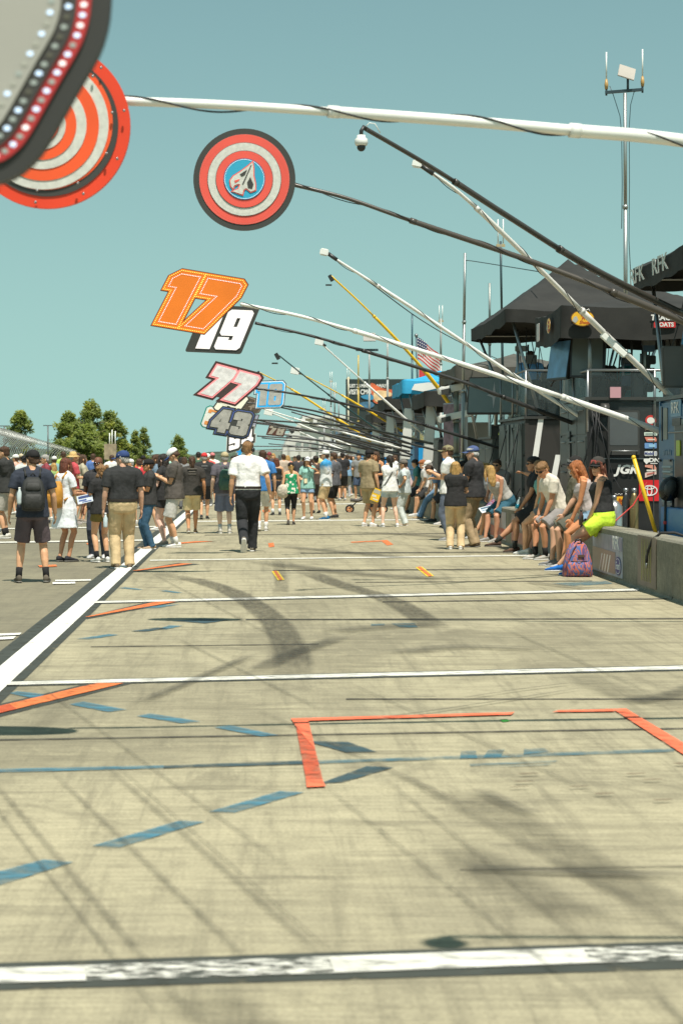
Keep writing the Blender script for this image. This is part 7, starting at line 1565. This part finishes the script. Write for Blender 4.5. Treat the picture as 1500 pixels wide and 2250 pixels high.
tree('bright yellow green low tree in front of the grove', 190, 935, 225, 85, 'round', 15, -.4)
tree('pointed pair tree left of two, near the blue cap', 297, 948, 270, 30, 'cone', 21, .3)
tree('taller pointed tree right of the pair near the blue cap', 316, 940, 275, 32, 'cone', 22, .5)
tree('small conical tree above the red cap', 391, 958, 300, 44, 'cone', 25, .3)
tree('low bushy tree between the pointed pair and the grove', 268, 965, 268, 50, 'round', 29, .5)
tree('small bush of tree at the foot of the left grove', 130, 965, 230, 46, 'round', 31, .4)
# catch fence
MESH = mat('chain_mesh', (.42, .45, .42), .5, .2, 0, alpha=.035)
r = empty('catch_fence', (-12, 150, 0), 'long curved catch fence with leaning posts behind the left crowd', 'fence')
key = [(-60, 930, 95), (0, 942, 112), (80, 966, 150), (157, 988, 215), (182, 996, 240), (246, 1000, 330)]
L = []
for i in range(len(key) - 1):
    m_ = [12, 22, 16, 6, 8][i]
    for k in range(m_): t = k / m_; L.append(P(*[key[i][j] + (key[i + 1][j] - key[i][j]) * t for j in range(3)]))
mm = MB(); ps = MB()
def fence_sec(p): 
    h = p.z; return [Vector((p.x - 1.2, p.y, .9)), Vector((p.x - 1.2, p.y, h * .55)), Vector((p.x - .95, p.y, h * .78)), Vector((p.x - .5, p.y, h * .93)), Vector((p.x + .25, p.y, h))]
for i, p in enumerate(L):
    s_ = fence_sec(p); MB().tube(s_, .035, metal((.45, .46, .44), .5), 6).build('post', r)
    if i:
        o_ = fence_sec(L[i - 1]); mm.add(o_ + s_, [(k, k + 1, 6 + k, 5 + k) for k in range(4)], MESH, True)
        for k in (1, 2, 3, 4): ps.tube([o_[k], s_[k]], .013, metal((.5, .5, .48), .5), 5)
mm.build('mesh_panel', r, fixn=False); ps.build('rails', r)
w = MB()
for i in range(len(L) - 1):
    a, b_ = L[i], L[i + 1]; w.loft([[Vector((p.x - 1.3, p.y, 0)), Vector((p.x - 1.1, p.y, 0)), Vector((p.x - 1.1, p.y, .92)), Vector((p.x - 1.3, p.y, .92))] for p in (a, b_)], WALLM, False)
w.build('concrete_base', r)
# scaffold tower with white tubes
r = empty('scaffold_tower', P(244, 1004, 160), 'small brown scaffold platform with white poles before the grove', 'tower')
a = P(244, 985, 160)
MB().b2((a.x - .5, 159.5, a.z - .9), (a.x + .45, 160.5, a.z + .35), mat('weathered_panel', (.33, .26, .17), .8, 0, .3, 3)).build('platform', r)
for dx in (-.45, 0, .4): MB().tube([(a.x + dx, 160, 0), (a.x + dx, 160, a.z - .9)], .06, STEEL, 6).build('leg', r)
for dx, h in ((-.1, 2.2), (.1, 2.7), (.35, 2.5)): MB().tube([(a.x + dx, 160, a.z), (a.x + dx, 160, a.z + h * .55)], .04, WHITEP, 6).build('pole', r)
for x, yt, lb in ((106, 935, 'thin dark pole with a short crossbar left of the grove'), (10, 936, 'thin dark pole at the left edge of the fence')):
    p = P(x, yt, 170); o = tag(MB().tube([(p.x, 170, 0), p], .06, paint((.10, .11, .11)), 6).build('light_pole'), lb, 'pole'); MB().box(p, (.8, .1, .08), paint((.1, .11, .11))).build('crossbar', o)
finish_soft()
